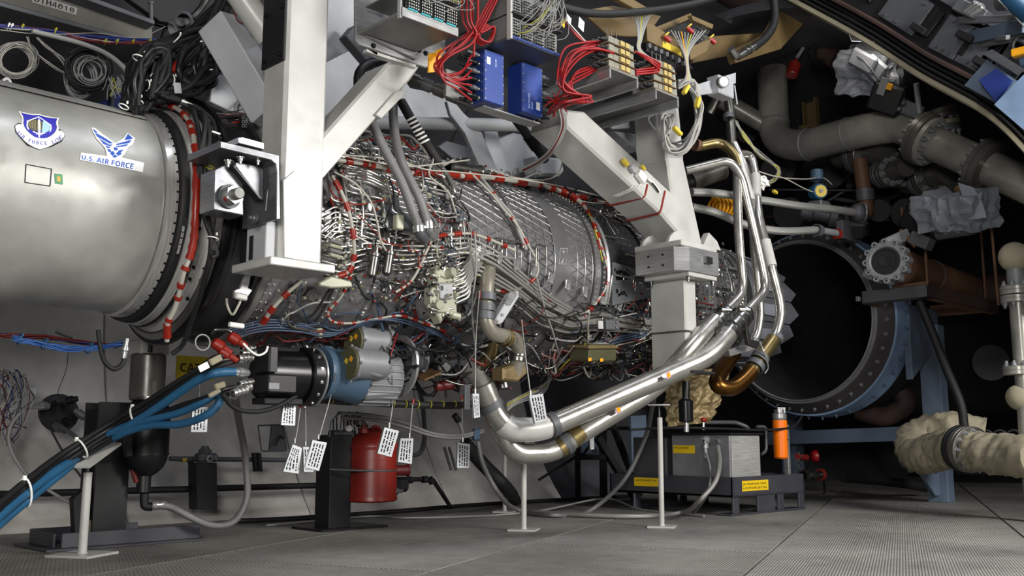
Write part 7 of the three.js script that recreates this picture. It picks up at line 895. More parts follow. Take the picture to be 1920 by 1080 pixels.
  const LN = thing('thin_lines', 'rack of thin dark tubes behind the tan column', 'tubes'); for (let i = 0; i < 6; i++) part('tube', pipe([X(1470, 178 + i * 9, 8.2), X(1545 + (i % 2) * 12, 160 + i * 9, 8.2), X(1562 + (i % 2) * 6, 160 + i * 9, 8.2), X(1564 + (i % 2) * 6, 232, 8.2)], 0.013, 0.06, 6), M.castDark, LN); part('tube', rod(X(1534, 156, 8), X(1600, 132, 8), 0.014, 6), M.wireGrey, LN);
  solo('silver_pipe', rod(X(1350, 185, 5.9), X(1465, 252, 6.3), 0.085, 18), M.pipeGrey, 'straight grey pipe slanting behind the upright steel tube to the S pipe', 'pipe');
}
function crumple(g, amp, f, s) { g = mergeVertsLite(g); const p = g.attributes.position; for (let i = 0; i < p.count; i++) { const x = p.getX(i), y = p.getY(i), z = p.getZ(i); const q = Math.abs(PN.noise(x * f, y * f, z * f + s)), w = Math.abs(PN.noise(x * f * 2.3, y * f * 2.3, s - z * f * 2.3)); const l = Math.hypot(x, y, z) || 1; const k = 1 + (0.35 - q * 1.6 - w * 0.7) * amp / l; p.setXYZ(i, x * k, y * k, z * k); } g = g.toNonIndexed(); g.computeVertexNormals(); return g; }
function mergeVertsLite(g) { g = g.index ? g : g; for (const k of ['uv', 'normal']) g.deleteAttribute(k); const m = new Map(), p = g.attributes.position, pos = [], map = []; for (let i = 0; i < p.count; i++) { const k = [p.getX(i), p.getY(i), p.getZ(i)].map(v => v.toFixed(5)).join(); if (!m.has(k)) { m.set(k, pos.length / 3); pos.push(p.getX(i), p.getY(i), p.getZ(i)); } map.push(m.get(k)); } const idx = g.index ? [...g.index.array].map(i => map[i]) : map; const o = new THREE.BufferGeometry(); o.setAttribute('position', new THREE.Float32BufferAttribute(pos, 3)); o.setIndex(idx); return o; }
{
  const blanket = (label, px, py, t, w, h, d, rot, s, extra) => { const G = thing('foil_blanket', label, 'blanket'); const p = XP(px, py, t); const g = crumple(new THREE.BoxGeometry(w, h, d, 18, 18, 18), 0.085, 4, s).applyMatrix4(new THREE.Matrix4().makeRotationFromEuler(new THREE.Euler(...rot))).translate(p.x, p.y, p.z); part('wrap', g, M.foil, G); extra && extra(G, p); return G; };
  blanket('crumpled silver blanket over the actuator under the ring', 1640, 132, 5.8, 0.4, 0.34, 0.52, [0.3, 0.2, 0.5], 3, (G, p) => { part('fold', box(0, 0, 0, 0.05, 0.16, 0.2, 0.02, [0.9, 0.2, 0.3]).translate(...XP(1640, 128, 5.55).toArray()), M.foil, G); part('fold', box(0, 0, 0, 0.05, 0.14, 0.24, 0.02, [0.7, 0.1, 0.3]).translate(...XP(1618, 114, 5.5).toArray()), M.foil, G); part('strap', cab([XP(1596, 100, 5.5), XP(1622, 116, 5.45), XP(1648, 150, 5.5)], 0.008, 12, 5), M.castDark, G); });
  const A = thing('actuator', 'black box actuator with a pale tag under the silver blanket', 'actuator'); const a = XP(1668, 182, 5.75); part('body', box(0, 0, 0, 0.26, 0.24, 0.26, 0.02, [0.5, 0.3, 0.3]).translate(...a.toArray()), M.black, A); part('tag', box(0, 0, 0, 0.006, 0.14, 0.06, 0.002, [0.5, 0.3, 0.3]).translate(...XP(1655, 162, 5.5).toArray()), M.castGrey, A); part('amber_plate', box(0, 0, 0, 0.03, 0.05, 0.06, 0.004, [0.5, 0.3, 0.3]).translate(...XP(1666, 162, 5.52).toArray()), M.amber, A); for (const [x, y] of [[1668, 206], [1684, 202], [1692, 190]]) part('foot_stud', rod(XP(x, y - 6, 5.7), XP(x + 2, y + 6, 5.7), 0.022, 10), M.castDark, A); part('yoke', beam(XP(1690, 200, 5.8), XP(1728, 216, 5.85), 0.1, 0.12, 0.01), M.castDark, A); part('stay', rod(XP(1718, 156, 5.7), XP(1724, 212, 5.8), 0.022, 10), M.castGrey, A);
  blanket('torn silver blanket wrapped round the lower valve drive', 1790, 398, 5.6, 0.34, 0.3, 0.5, [0.2, -0.2, 0.4], 9, (G, p) => { const s = [[1796, 342], [1826, 352], [1842, 380], [1850, 408], [1818, 412], [1806, 372]].map(q => XP(...q, 5.42)); part('flap', new ConvexGeometry([...s, ...s.map(q => q.clone().add(V(0.03, 0, 0)))]), M.foil, G); part('flap', box(0, 0, 0, 0.04, 0.1, 0.12, 0.01, [0.4, 0, 0.4]).translate(...XP(1738, 386, 5.5).toArray()), M.foil, G); part('copper_coil', lat([[0, 0.04], [0.16, 0.04], [0.162, 0]], XP(1796, 352, 5.6), V(0, -0.7, 0.5), 14), M.copper, G); });
  const B = thing('valve_drive', 'black valve drive under the torn silver blanket', 'actuator'); part('body', box(0, 0, 0, 0.24, 0.22, 0.3, 0.02, [0.6, 0, 0.2]).translate(...XP(1735, 415, 5.9).toArray()), M.black, B); part('shaft', rod(XP(1760, 438, 5.7), XP(1824, 428, 5.6), 0.05, 16), M.castDark, B); part('block', box(0, 0, 0, 0.14, 0.1, 0.16, 0.01, [0.5, 0, 0]).translate(...XP(1728, 452, 5.75).toArray()), M.castDark, B); part('bar', rod(XP(1688, 432, 5.7), XP(1716, 462, 5.7), 0.018, 8), M.copper, B);
  // lugged butterfly valve on its pipe
  const G = thing('butterfly_valve', 'round lugged butterfly valve on the front end of a level pipe', 'valve'); const v = XP(1664, 491, 5.6); const d = V(-1, 0.0, 0.12).normalize();
  part('disc', lat([[0.05, 0], [0.055, 0.05], [0.05, 0.052], [0.05, 0.088], [0.058, 0.09], [0.058, 0.105], [0.04, 0.11]], v, d, 40), M.dark, G); part('body_ring', lat([[-0.06, 0.11], [-0.06, 0.155], [0.05, 0.155], [0.06, 0.15], [0.06, 0.12], [0.05, 0.108]], v, d, 40), M.castGrey, G); const up = V(0, 1, 0), sd = up.clone().cross(d); for (let i = 0; i < 12; i++) { const an = i / 12 * 6.2832; const q = v.clone().addScaledVector(up, 0.155 * Math.cos(an)).addScaledVector(sd, 0.155 * Math.sin(an)); part('lug', lat([[-0.06, 0.01], [-0.06, 0.026], [0.055, 0.026], [0.06, 0.022], [0.06, 0.011], [0.0, 0.011], [0, 0]], q, d, 14), M.castGrey, G); } part('neck', beam(v.clone().add(V(0, 0.14, -0.02)), XP(1700, 440, 5.75), 0.12, 0.09, 0.01), M.castGrey, G); part('ear', box(0, 0, 0, 0.08, 0.08, 0.09, 0.01, [0.5, 0, 0]).translate(...XP(1631, 514, 5.6).toArray()), M.castGrey, G);
  const pe = V(7.6, v.y - 0.0, v.z - 0.2); part('pipe', lat([[0.0, 0.15], [0.04, 0.16], [0.08, 0.15], [0.12, 0.148], [0.14, 0.152], [0.16, 0.14], [0.26, 0.135], [1.9, 0.135]], v.clone().add(V(0.06, 0, 0)), V(1, 0, -0.06), 32), M.rust, G); part('weld', lat([[0, 0.135], [0.01, 0.142], [0.02, 0.135]], v.clone().add(V(0.9, 0, -0.05)), V(1, 0, -0.06), 32), M.castDark, G); part('far_pipe', rod(V(7.5, v.y - 0.02, v.z - 0.08), V(8.4, v.y + 0.1, v.z + 0.7), 0.12, 20), M.rustDark, G);
  const K = thing('hanging_tray', 'rusty hanging channel frame that carries the lugged valve', 'frame'); const c = XP(1740, 540, 5.9); part('front_channel', boxAB([c.x, c.y - 0.075, c.z - 0.012], [c.x + 1.5, c.y + 0.03, c.z], 0.003), M.rustDark, K); part('front_lip', boxAB([c.x, c.y - 0.075, c.z - 0.07], [c.x + 1.5, c.y - 0.065, c.z], 0.002), M.rust, K); part('side_channel', boxAB([c.x, c.y - 0.075, c.z - 0.56], [c.x + 0.012, c.y + 0.03, c.z], 0.003), M.castDark, K); part('side_lip', boxAB([c.x, c.y - 0.075, c.z - 0.56], [c.x + 0.08, c.y - 0.065, c.z], 0.002), M.castDark, K); part('back_channel', boxAB([c.x, c.y - 0.075, c.z - 0.56], [c.x + 1.5, c.y + 0.03, c.z - 0.545], 0.003), M.rust, K); part('end_channel', boxAB([c.x + 1.3, c.y - 0.075, c.z - 0.56], [c.x + 1.315, c.y + 0.03, c.z], 0.003), M.rust, K); part('clamp_pad', boxAB([c.x + 0.02, c.y + 0.03, c.z - 0.3], [c.x + 0.12, c.y + 0.06, c.z - 0.02], 0.004), M.rust, K);
  for (const [dx, dz] of [[0.04, -0.02], [0.3, -0.3], [1.35, -0.05]]) part('hanger_rod', rod(V(c.x + dx, c.y - 0.06, c.z + dz), V(c.x + dx, c.y + 0.75, c.z + dz), 0.013, 8), M.rust, K); part('end_nut', box(c.x, c.y - 0.03, c.z - 0.58, 0.05, 0.04, 0.03, 0.004), M.castGrey, K); bolt(K, V(c.x + 0.06, c.y + 0.03, c.z - 0.03), V(0, 1, 0), 0.02, M.bolt);
  solo('black_hose', cab([XP(1724, 566, 5.95), XP(1746, 618, 5.95), XP(1774, 690, 5.95), XP(1802, 760, 5.95), XP(1808, 800, 5.95)], 0.034, 30, 12), M.rubber, 'black hose hanging from the rusty tray down to the wrapped pipe', 'hose');
  solo('rust_rod', rod(XP(1852, 350, 5.9), XP(1872, 572, 6.2), 0.012, 8), M.rust, 'long thin rusty rod at the right behind the torn blanket', 'rod');
  // ball-topped standpipe at the right edge
  const S = thing('standpipe', 'ball-topped grey standpipe with bolted flanges at the right edge', 'pipe'); const s = XP(1902, 482, 5.4); part('ball', new THREE.SphereGeometry(0.105, 28, 18).translate(s.x, s.y, s.z), M.canvas, S); const b = XP(1907, 545, 5.4); flange(S, b, V(0, 1, 0), 0.11, 0.03, 8, M.pipeGrey, 'flange', 0.016, 1); flange(S, b.clone().add(V(0, -0.06, 0)), V(0, 1, 0), 0.11, 0.025, 8, M.pipeGrey, 'flange', 0.016, -1); part('neck', rod(s.clone().add(V(0, -0.08, 0)), b, 0.06, 18), M.castGrey, S); part('pipe', rod(b, V(b.x, 0, b.z), 0.058, 20), M.pipeGrey, S); const l = XP(1912, 745, 5.4); part('lower_ball', new THREE.SphereGeometry(0.09, 22, 14).translate(l.x, l.y, l.z), M.canvas, S); flange(S, XP(1910, 695, 5.4), V(0, 1, 0), 0.1, 0.03, 8, M.pipeGrey, 'flange', 0.016, 1);
  // wrapped pipe low right
  const W = thing('wrapped_pipe', 'thick cream-cloth wrapped pipe with a bare bolted flange, low at the right', 'pipe'); const wp = [XP(1845, 818, 6.3), XP(1775, 806, 6.2), XP(1716, 822, 6.1), XP(1718, 852, 5.95), XP(1762, 846, 5.7), XP(1800, 840, 5.5), XP(1850, 850, 5.4), XP(1940, 858, 5.28)]; const cloth = (i0, i1, s) => { const c = crv(wp, 90).slice(i0, i1); let k = 0; const g = sweep(c, 0.14, 26); const p = g.attributes.position; for (let i = 0; i < p.count; i++) { const q = V().fromBufferAttribute(p, i), cc = c.reduce((a, t) => t.distanceToSquared(q) < a.distanceToSquared(q) ? t : a); const dd = q.clone().sub(cc); const w = Math.abs(PN.noise(q.x * 14, q.y * 14, q.z * 14 + s)) + 0.5 * Math.abs(PN.noise(q.x * 30, q.y * 30, q.z * 30)); q.copy(cc).addScaledVector(dd, 1.12 - w * 0.42); p.setXYZ(i, q.x, q.y, q.z); } g.computeVertexNormals(); return g; };
  part('cloth', cloth(0, 64, 2), M.canvas, W); part('cloth', cloth(70, 91, 6), M.canvas, W); const fl = crv(wp, 90), fd = fl[69].clone().sub(fl[64]).normalize(); flange(W, fl[66], fd, 0.165, 0.035, 12, M.dark, 'flange', 0.014, 1); flange(W, fl[68].clone().addScaledVector(fd, 0.03), fd, 0.165, 0.03, 12, M.pipeDark, 'flange', 0.014, 1); for (let k = 0; k < 4; k++) { const q = fl[20 + k * 11]; part('lacing', cab([q.clone().add(V(-0.02, 0.1, 0.06)), q.clone().add(V(-0.06, 0.0, 0.13)), q.clone().add(V(0.02, -0.1, 0.08))], 0.005, 12, 4), M.rust, W); }
  // small U bends and dark shapes in the gloom
  const dk = thing('gloom_pipe', 'dull brown pipe elbow low in the dark right of the collector', 'pipe'); part('elbow', pipe([XP(1640, 722, 7.2), XP(1690, 730, 7.2), XP(1700, 760, 7.2), XP(1660, 785, 7.2), XP(1610, 770, 7.2)], 0.09, 0.1, 16), M.rustDark, dk); for (let i = 0; i < 3; i++) solo('hoop', new THREE.TorusGeometry(0.09, 0.008, 6, 24, Math.PI).rotateY(1.2).translate(...XP(1850 + i * 26, 828, 6.6).toArray()), M.castDark, ['left', 'middle', 'right'][i] + ' of three thin wire hoops behind the wrapped pipe', 'hoop', 'wire hoops');
  // braided hoses and the spring, transmitter
  solo('braided_hose', cab([[1296, 360, 0.45], [1340, 362, 0.5], [1420, 374, 0.6], [1500, 386, 0.72], [1560, 392, 0.8], [1600, 398, 0.85]], 8, 40, 12), M.braid, 'upper braided steel hose running level to the rusty elbow', 'hose', 'braided hoses at the rear'); solo('braided_hose', cab([[1296, 388, 0.4], [1340, 398, 0.45], [1400, 422, 0.55], [1460, 433, 0.65], [1535, 431, 0.75]], 8, 40, 12), M.braid, 'lower braided steel hose ending at a grey tube with a red ring', 'hose', 'braided hoses at the rear');
  const E = thing('hose_tail', 'grey tube end with a red ring on the lower braided hose', 'tube'); part('nut', lat([[0, 0.04], [0, 0.048], [0.05, 0.048], [0.052, 0.036]], U(1530, 431, 0.75), V(1, -0.02, 0.05), 14), M.castDark, E); part('tube', rod([1540, 432, 0.76], [1568, 437, 0.79], 6.4, 14), M.castGrey, E); part('red_ring', lat([[0, 0.03], [0, 0.042], [0.025, 0.042], [0.025, 0.03]], U(1568, 438, 0.79), V(1, -0.05, 0.05), 16), M.redWrap, E);
  const T = thing('pressure_sender', 'bright blue pressure sender with a yellow face and grey head', 'gauge'); const tz = 0.75; part('body', lat([[-0.06, 0], [-0.06, 0.05], [-0.05, 0.06], [0.05, 0.06], [0.06, 0.05], [0.06, 0.03]], U(1533, 360, tz), V(-0.6, -0.1, 0.8), 22), M.blueHose, T); part('face', lat([[0.06, 0.0], [0.062, 0.048], [0.056, 0.05]].reverse(), U(1533, 360, tz), V(-0.6, -0.1, 0.8), 22), M.yellow, T); part('hub', lat([[0.06, 0.016], [0.072, 0.014], [0.073, 0]], U(1533, 360, tz), V(-0.6, -0.1, 0.8), 12), M.castGrey, T); part('head', lat([[0, 0.05], [0.08, 0.05], [0.09, 0.03]], U(1532, 338, tz - 0.05), V(0, 1, 0), 16), M.blueGrey, T); part('base', box(0, 0, 0, 0.16, 0.06, 0.12, 0.01).translate(...U(1536, 385, tz - 0.02).toArray()), M.castDark, T); part('wire', cab([[1412, 318, 0.6], [1450, 330, 0.65], [1470, 334, 0.68], [1505, 352, 0.72], [1524, 360, tz]], 1.4, 24, 5), M.wireWhite, T); part('wire', cab([[1470, 334, 0.68], [1510, 336, 0.7], [1545, 334, 0.72], [1560, 346, 0.74]], 1.4, 20, 5), M.wireWhite, T);
  const Y = thing('lead_knot', 'knot of pale leads with yellow plugs between the steel tubes and the S pipe', 'wires'); const r = rng(52); for (let i = 0; i < 9; i++) part('lead', cab(jit([[1380, 228, 0.5], [1400, 262, 0.52], [1425, 290, 0.55], [1460, 318, 0.58], [1450, 340, 0.6], [1430, 345, 0.6]], 4, r, 0.03), 1.2, 24, 5), i % 4 ? M.wireGrey : M.tieYellow, Y); part('yellow_plug', box(0, 0, 0, 0.05, 0.025, 0.03, 0.005, [0, 0, -0.2]).translate(...U(1453, 360, 0.6).toArray()), M.yellow, Y); part('white_knot', crumple(new THREE.SphereGeometry(0.05, 12, 9), 0.04, 20, 2).translate(...U(1430, 343, 0.62).toArray()), M.tie, Y);
  const O = thing('amber_spring', 'amber coil spring between the braided hoses', 'spring'); const sp = []; const s0 = U(1336, 385, 0.3), s1 = U(1372, 388, 0.36); for (let i = 0; i <= 90; i++) { const t = i / 90, a = t * 6.2832 * 5; sp.push(s0.clone().lerp(s1, t).add(V(0, 0.062 * Math.cos(a), 0.062 * Math.sin(a)))); } part('coil', sweep(sp, 0.012, 7), M.amber, O);
  const Gd = thing('gloom_valve', 'half-seen dark valve wheels and drums behind the braided hoses', 'machinery'); for (const [x, y, R, t] of [[1450, 318, 0.12, 6.8], [1648, 395, 0.1, 6.5], [1480, 400, 0.16, 6.9], [1560, 330, 0.12, 7], [1640, 350, 0.1, 6.9], [1700, 400, 0.14, 6.9], [1858, 680, 0.16, 7.4], [1400, 250, 0.1, 6.6]]) part('drum', lat([[0, 0], [0, R], [0.05, R], [0.06, R * 0.6], [0.3, R * 0.6]], XP(x, y, t), V(0.8, 0.1, -0.6), 24), M.dark, Gd); for (let i = 0; i < 14; i++) part('rod', rod(XP(rr(1420, 1860, r), rr(290, 460, r), 7), XP(rr(1420, 1860, r), rr(290, 460, r), 7.2), rr(0.012, 0.03, r), 7), i % 3 ? M.castDark : M.rust, Gd); for (let i = 0; i < 10; i++) part('block', box(0, 0, 0, rr(0.1, 0.3, r), rr(0.08, 0.2, r), rr(0.1, 0.2, r), 0.01, [r(), r(), r()]).translate(...XP(rr(1420, 1760, r), rr(300, 440, r), 7.1).toArray()), M.castDark, Gd);
}

{ // unseen lamp added up behind the rim to light the S pipe
  const G = thing('added_lamp', 'unseen lamp added behind the near side of the cell rim to light the S pipe', 'lamp'); const p = EN(5.3, 30, 2.4), q = aimQ(p, V(6.0, 3.1, 0.4)), dir = V(0, 0, -1).applyQuaternion(q); part('housing', box(0, 0, 0.03, 0.32, 0.16, 0.05, 0.01).applyQuaternion(q).translate(p.x, p.y, p.z), M.white, G); part('diffuser', box(0, 0, 0, 0.3, 0.13, 0.01, 0.002).applyQuaternion(q).translate(p.x, p.y, p.z), M.lampGlass, G); part('bracket', rod(p.clone().addScaledVector(dir, -0.04), EN(5.3, 30, 2.52), 0.02), M.steel, G); const L = new THREE.RectAreaLight(0xfff4e2, 26, 0.3, 0.13); L.position.copy(p).addScaledVector(dir, 0.02); L.lookAt(6.0, 3.1, 0.4); scene.add(L);
}
// ================================================================ tubes, wiring and fittings of the engine
{
  const G = ENG, r = rng(1234);
  const box3 = (n, px, py, z, w, h, d, rot, m, parent = G, c = 0.006) => part(n, box(0, 0, 0, w, h, d, c, rot).translate(...U(px, py, z).toArray()), m, parent);
  const can = (n, px, py, z, R, L, d, m, parent = G) => part(n, lat([[0, 0], [0, R * 0.9], [R * 0.15, R], [L * 0.3, R], [L * 0.32, R * 1.08], [L * 0.4, R * 1.08], [L * 0.42, R], [L - R * 0.15, R], [L, R * 0.88], [L, 0]], U(px, py, z), V(...d), 16), m, parent);
  // elbow duct
  { const p = part('elbow_duct', pipe([[917, 500, 0.55], [914, 520, 0.62], [908, 596, 0.66], [922, 626, 0.66], [966, 634, 0.62], [976, 662, 0.58], [964, 700, 0.52]], 0.041, 0.09, 24), M.heat, G); p.material = M.elbow; for (const [x, y, d] of [[912, 556, [0.05, 1, 0]], [910, 576, [0.05, 1, 0]], [909, 592, [0.05, 1, 0]]]) part('duct_collar', lat([[-0.02, 0.04], [-0.02, 0.052], [0.02, 0.052], [0.02, 0.04]], U(x, y, 0.655), V(...d), 24), M.castDark, p); for (const [x, y] of [[942, 631], [952, 633]]) part('duct_collar', lat([[-0.012, 0.04], [-0.012, 0.047], [0.012, 0.047], [0.012, 0.04]], U(x, y, 0.635), V(1, -0.05, 0), 24), M.heat, p); for (let i = 0; i < 3; i++) part('duct_collar', lat([[-0.01, 0.04], [-0.01, 0.046], [0.01, 0.046], [0.01, 0.04]], U(974 - i * 2, 656 + i * 9, 0.585 - i * 0.008), V(0.1, 1, 0), 24), M.steel, p); part('duct_seat', plate([[944, 690], [986, 676], [990, 700], [972, 716], [944, 712]], 0.56, 0.1, 0.01), M.gold, p); }
  part('lower_duct', pipe([[898, 690, 0.3], [920, 668, 0.36], [925, 640, 0.4]], 0.035, 0.05, 16), M.heat, G); part('bleed_neck', pipe([[880, 690, 0.3], [908, 722, 0.42], [922, 760, 0.45]], 0.05, 0.08, 18), M.pipeGrey, G);
  // fuel control
  { const F = thing('fuel_control', 'pale yellow-green fuel control block with a grey plate on the engine flank', 'fuel control'); const z = 0.62; box3('body', 828, 545, z - 0.03, 0.13, 0.24, 0.09, [0, 0, 0.06], M.cream, F); box3('cover_plate', 836, 546, z + 0.025, 0.09, 0.08, 0.02, [0, 0, 0.12], M.whiteGrey, F); box3('decal', 829, 540, z + 0.037, 0.016, 0.024, 0.003, [0, 0, 0.12], M.black, F, 0.001); can('port', 834, 515, z, 0.026, 0.06, [0.3, 0.2, 1], M.cream, F); can('port', 846, 524, z, 0.022, 0.08, [1, -0.1, 0.2], M.cream, F); can('port', 848, 541, z, 0.018, 0.07, [1, -0.1, 0.2], M.cream, F); can('port', 817, 570, z, 0.025, 0.05, [-0.2, -0.2, 1], M.cream, F); can('port', 840, 588, z, 0.02, 0.07, [1, -0.2, 0.2], M.cream, F); part('foot', plate([[818, 570], [842, 568], [838, 590], [828, 606], [820, 590]], z, 0.07, 0.008), M.cream, F); box3('shoulder', 822, 512, z - 0.01, 0.09, 0.05, 0.07, [0, 0, -0.2], M.cream, F); box3('side_lug', 808, 556, z - 0.02, 0.05, 0.09, 0.06, [0, 0, 0], M.cream, F); box3('side_lug', 850, 562, z - 0.02, 0.03, 0.05, 0.05, [0, 0, 0], M.cream, F); for (let i = 0; i < 18; i++) bolt(F, U(808 + r() * 44, 502 + r() * 90, z + 0.02 + r() * 0.01), V(rr(-0.2, 0.2, r), rr(-0.2, 0.2, r), 1), 0.006, i % 2 ? M.bolt : M.cream); }
  { const b = ENG; for (let i = 0; i < 26; i++) { const p = U(800 + r() * 62, 496 + r() * 112, 0.6 + r() * 0.06); part('control_fitting', r() < 0.5 ? lat([[0, 0.006], [0.006, 0.011], [0.02, 0.011], [0.022, 0.006], [0.035, 0.006]], p, V(rr(-0.6, 0.9, r), rr(-0.5, 0.5, r), 0.8), 8) : box(p.x, p.y, p.z, 0.02 + r() * 0.02, 0.014, 0.02, 0.003, null), [M.bolt, M.steel, M.castDark, M.cream][i % 4], b); } for (let i = 0; i < 8; i++) part('metal_tube', pipe([[848 + i, 512 + i * 8, 0.64], [866 + i * 2, 508 + i * 7, 0.66], [882, 488 + i * 6, 0.64], [890 + i * 2, 464 + i * 4, 0.6]], 0.007, 0.03, 6), M.tubeBright, b); }
  // other boxes and cans
  { const b = part('control_box', plate([[925, 606], [958, 550], [972, 545], [974, 556], [944, 604], [938, 608]], 0.66, 0.05, 0.005), M.whiteGrey, G); part('box_lid', plate([[946, 568], [962, 548], [972, 552], [958, 572]], 0.668, 0.03, 0.004), M.alu, b); for (const [x, y] of [[932, 602], [942, 590], [952, 570], [966, 550]]) bolt(b, U(x, y, 0.665), V(0, 0, 1), 0.006); }
  { const b = box3('olive_box', 1112, 661, 0.42, 0.3, 0.11, 0.16, [0.1, 0.1, 0.06], M.olive, G, 0.012); box3('box_rim', 1112, 650, 0.44, 0.32, 0.02, 0.17, [0.1, 0.1, 0.06], M.gold, b); for (const [x, y] of [[1106, 674], [1128, 675]]) box3('orange_mark', x, y, 0.51, 0.03, 0.02, 0.004, [0, 0, 0.2], M.amber, b, 0.001); }
  { const b = box3('grey_box', 1140, 610, 0.6, 0.14, 0.065, 0.08, [0, 0.1, 0.06], M.castDark, G); box3('white_face', 1126, 609, 0.645, 0.05, 0.05, 0.006, [0, 0.1, 0.06], M.white, b, 0.001); for (let i = 0; i < 4; i++) bolt(b, U(1145 + (i & 1) * 12, 604 + (i >> 1) * 10, 0.645), V(0, 0, 1), 0.005); }
  { const p = U(762, 405, 0.62); const b = part('finned_cooler', box(0, 0, 0, 0.12, 0.2, 0.1, 0.01, [-0.4, 0, 0]).translate(p.x, p.y, p.z - 0.04), M.castDark, G); for (let i = 0; i < 8; i++) part('fin', lat([[-0.055, 0.0], [-0.055, 0.012], [0.06, 0.012], [0.06, 0]], U(762 + i * 0.9, 372 + i * 9.4, 0.6 + i * 0.006), V(1, 0.0, 0.05), 10), M.polish, b); box3('valve_block', 747, 417, 0.68, 0.045, 0.075, 0.04, [0, 0, 0], M.cream, b); can('cooler_can', 764, 436, 0.62, 0.035, 0.1, [1, 0, 0.1], M.polish, b); }
  for (const [x, y] of [[698, 492], [726, 488]]) { const p = part('solenoid', lat([[0, 0.012], [0.01, 0.024], [0.1, 0.026], [0.104, 0.03], [0.118, 0.03], [0.12, 0.022], [0.15, 0.018]], U(x - 2, y + 28, 0.62), V(0.12, 1, 0.05), 18), M.steel, G); part('solenoid_cap', ball(U(x + 2, y - 14, 0.63), 0.018, 8), M.redWrap, p); }
  // thick braided hoses with elbow fittings
  for (const [l, k] of [[[[696, 228, 0.62], [722, 282, 0.68], [752, 340, 0.74], [770, 385, 0.76], [784, 424, 0.74]], 0], [[[738, 176, 0.5], [738, 230, 0.56], [752, 300, 0.66], [786, 372, 0.74], [802, 418, 0.74]], 1]]) { const h = solo('braided_hose', cab(l, 0.024, 40, 14), M.braidDark, k ? 'right of two thick braided hoses dropping from the strut to the engine' : 'left of two thick braided hoses dropping from the strut to the engine', 'hose', 'thick braided hoses'); const [x, y] = l[4]; part('hose_fitting', pipe([[x, y - 4, 0.74], [x + 3, y + 14, 0.74], [x + 12, y + 26, 0.7]], 0.028, 0.02, 10), k ? M.polish : M.castDark, G); part('hose_nut', lat([[0, 0.028], [0.0, 0.036], [0.03, 0.036], [0.032, 0.028]], U(x, y, 0.74), V(0.1, -1, 0), 6), M.polish, G); }
  { const S = solo('striped_cable', cab([[752, 190, 0.4], [776, 232, 0.46], [802, 272, 0.5], [822, 304, 0.52]], 0.026, 26, 10), M.rubber, 'thick dark cable with white striped bands right of the braided hoses', 'cable'); for (let i = 0; i < 7; i++) { const x = 770 + i * 4.4, y = 223 + i * 7; part('band', lat([[-0.005, 0.0265], [-0.005, 0.0285], [0.005, 0.0285], [0.005, 0.0265]], V().subVectors(U(x, y, 0.452 + i * 0.008), S.position), V(0.35, -0.55, 0.06), 16), M.tie, S); } }
  part('top_actuator', lat([[0, 0.03], [0.01, 0.045], [0.12, 0.045], [0.125, 0.035], [0.24, 0.035], [0.245, 0.04], [0.26, 0.04]], U(840, 314, 0.3), U(898, 322, 0.3).sub(U(840, 314, 0.3)), 20), M.steel, G); part('signal_plate', plate([[822, 275], [838, 264], [885, 277], [880, 296], [850, 298]], 0.15, 0.03, 0.004), M.castDark, G);
  // flange lugs and brackets of the fan case
  for (const [x, y, s] of [[561, 541, 0.026], [547, 557, 0.016], [584, 553, 0.022], [590, 560, 0.02]]) { const p = CY(x, y, 0.588), d = V(0, p.y - EY, p.z); part('case_boss', lat([[0, s * 1.5], [0.008, s * 1.45], [0.012, s], [0.016, s], [0.017, s * 0.5], [0.01, s * 0.45], [0.01, 0]], p, d, 18), M.aluDull, G); }
  part('cream_bracket', plate([[598, 530], [622, 518], [640, 522], [660, 528], [662, 538], [622, 540], [600, 536]], 0.62, 0.05, 0.006), M.cream, G);
  for (let i = 0; i < 4; i++) { const p = U(618, 450 + i * 9, 0.64); part('cream_tube', rod(p, p.clone().add(V(0.09, 0.0, -0.03)), 0.009, 8), i % 2 ? M.cream : M.alu, G); }
  { const s = part('sensor_yoke', plate([[462, 512], [472, 512], [466, 540], [474, 544], [462, 560], [440, 558], [440, 544], [450, 540]], 0.6, 0.02, 0.003), M.alu, G); box3('sensor_head', 452, 556, 0.615, 0.06, 0.03, 0.02, [0, 0, -0.1], M.white, s); part('sensor_wire', cab([[452, 562, 0.6], [446, 575, 0.6], [436, 590, 0.58], [427, 575, 0.56], [425, 560, 0.55]], 0.006, 20, 6), M.wireWhite, s); }
  // silver tubes: bundle sweeping along the flank
  const cyl = (x, y, o) => { const q = CY(x, y, 0.5), R = ER(q.x) + o; return CY(x, y, R); };
  const tubeC = (list, o, rad, m = M.tube, f = 0.05, n = 7) => part('metal_tube', sweep(fillet(list.map(a => cyl(a[0], a[1], a[2] ?? o)), f, 4), rad, n), m, G);
  for (let i = 0; i < 11; i++) { const k = i * 9.5; tubeC([[838 + (i % 3) * 8, 448 + k * 1.05], [880 - i * 0.6, 446 + k * 0.9], [930 - i, 470 + k * 0.86], [980 - i, 514 + k * 0.62], [1032 - i * 2, 556 + k * 0.55], [1092 - i * 3, 590 + k * 0.36], [1130 - i * 2, 576 + k * 0.45], [1165, 592 + k * 0.3], [1238 + (i % 3) * 6, 602 + k * 0.3]], 0.035 + (i % 4) * 0.009, i % 3 ? 0.0078 : 0.0095, i % 5 === 4 ? M.tubeDark : M.tubeBright, 0.06); }
  for (let i = 0; i < 9; i++) { const p = cyl(905 + i * 32, 470 + i * 13, 0.045); part('tube_clamp', box(0, 0, 0, 0.03, 0.09, 0.02, 0.004, [-0.5, 0, -0.6]).translate(p.x, p.y, p.z), M.alu, G); }
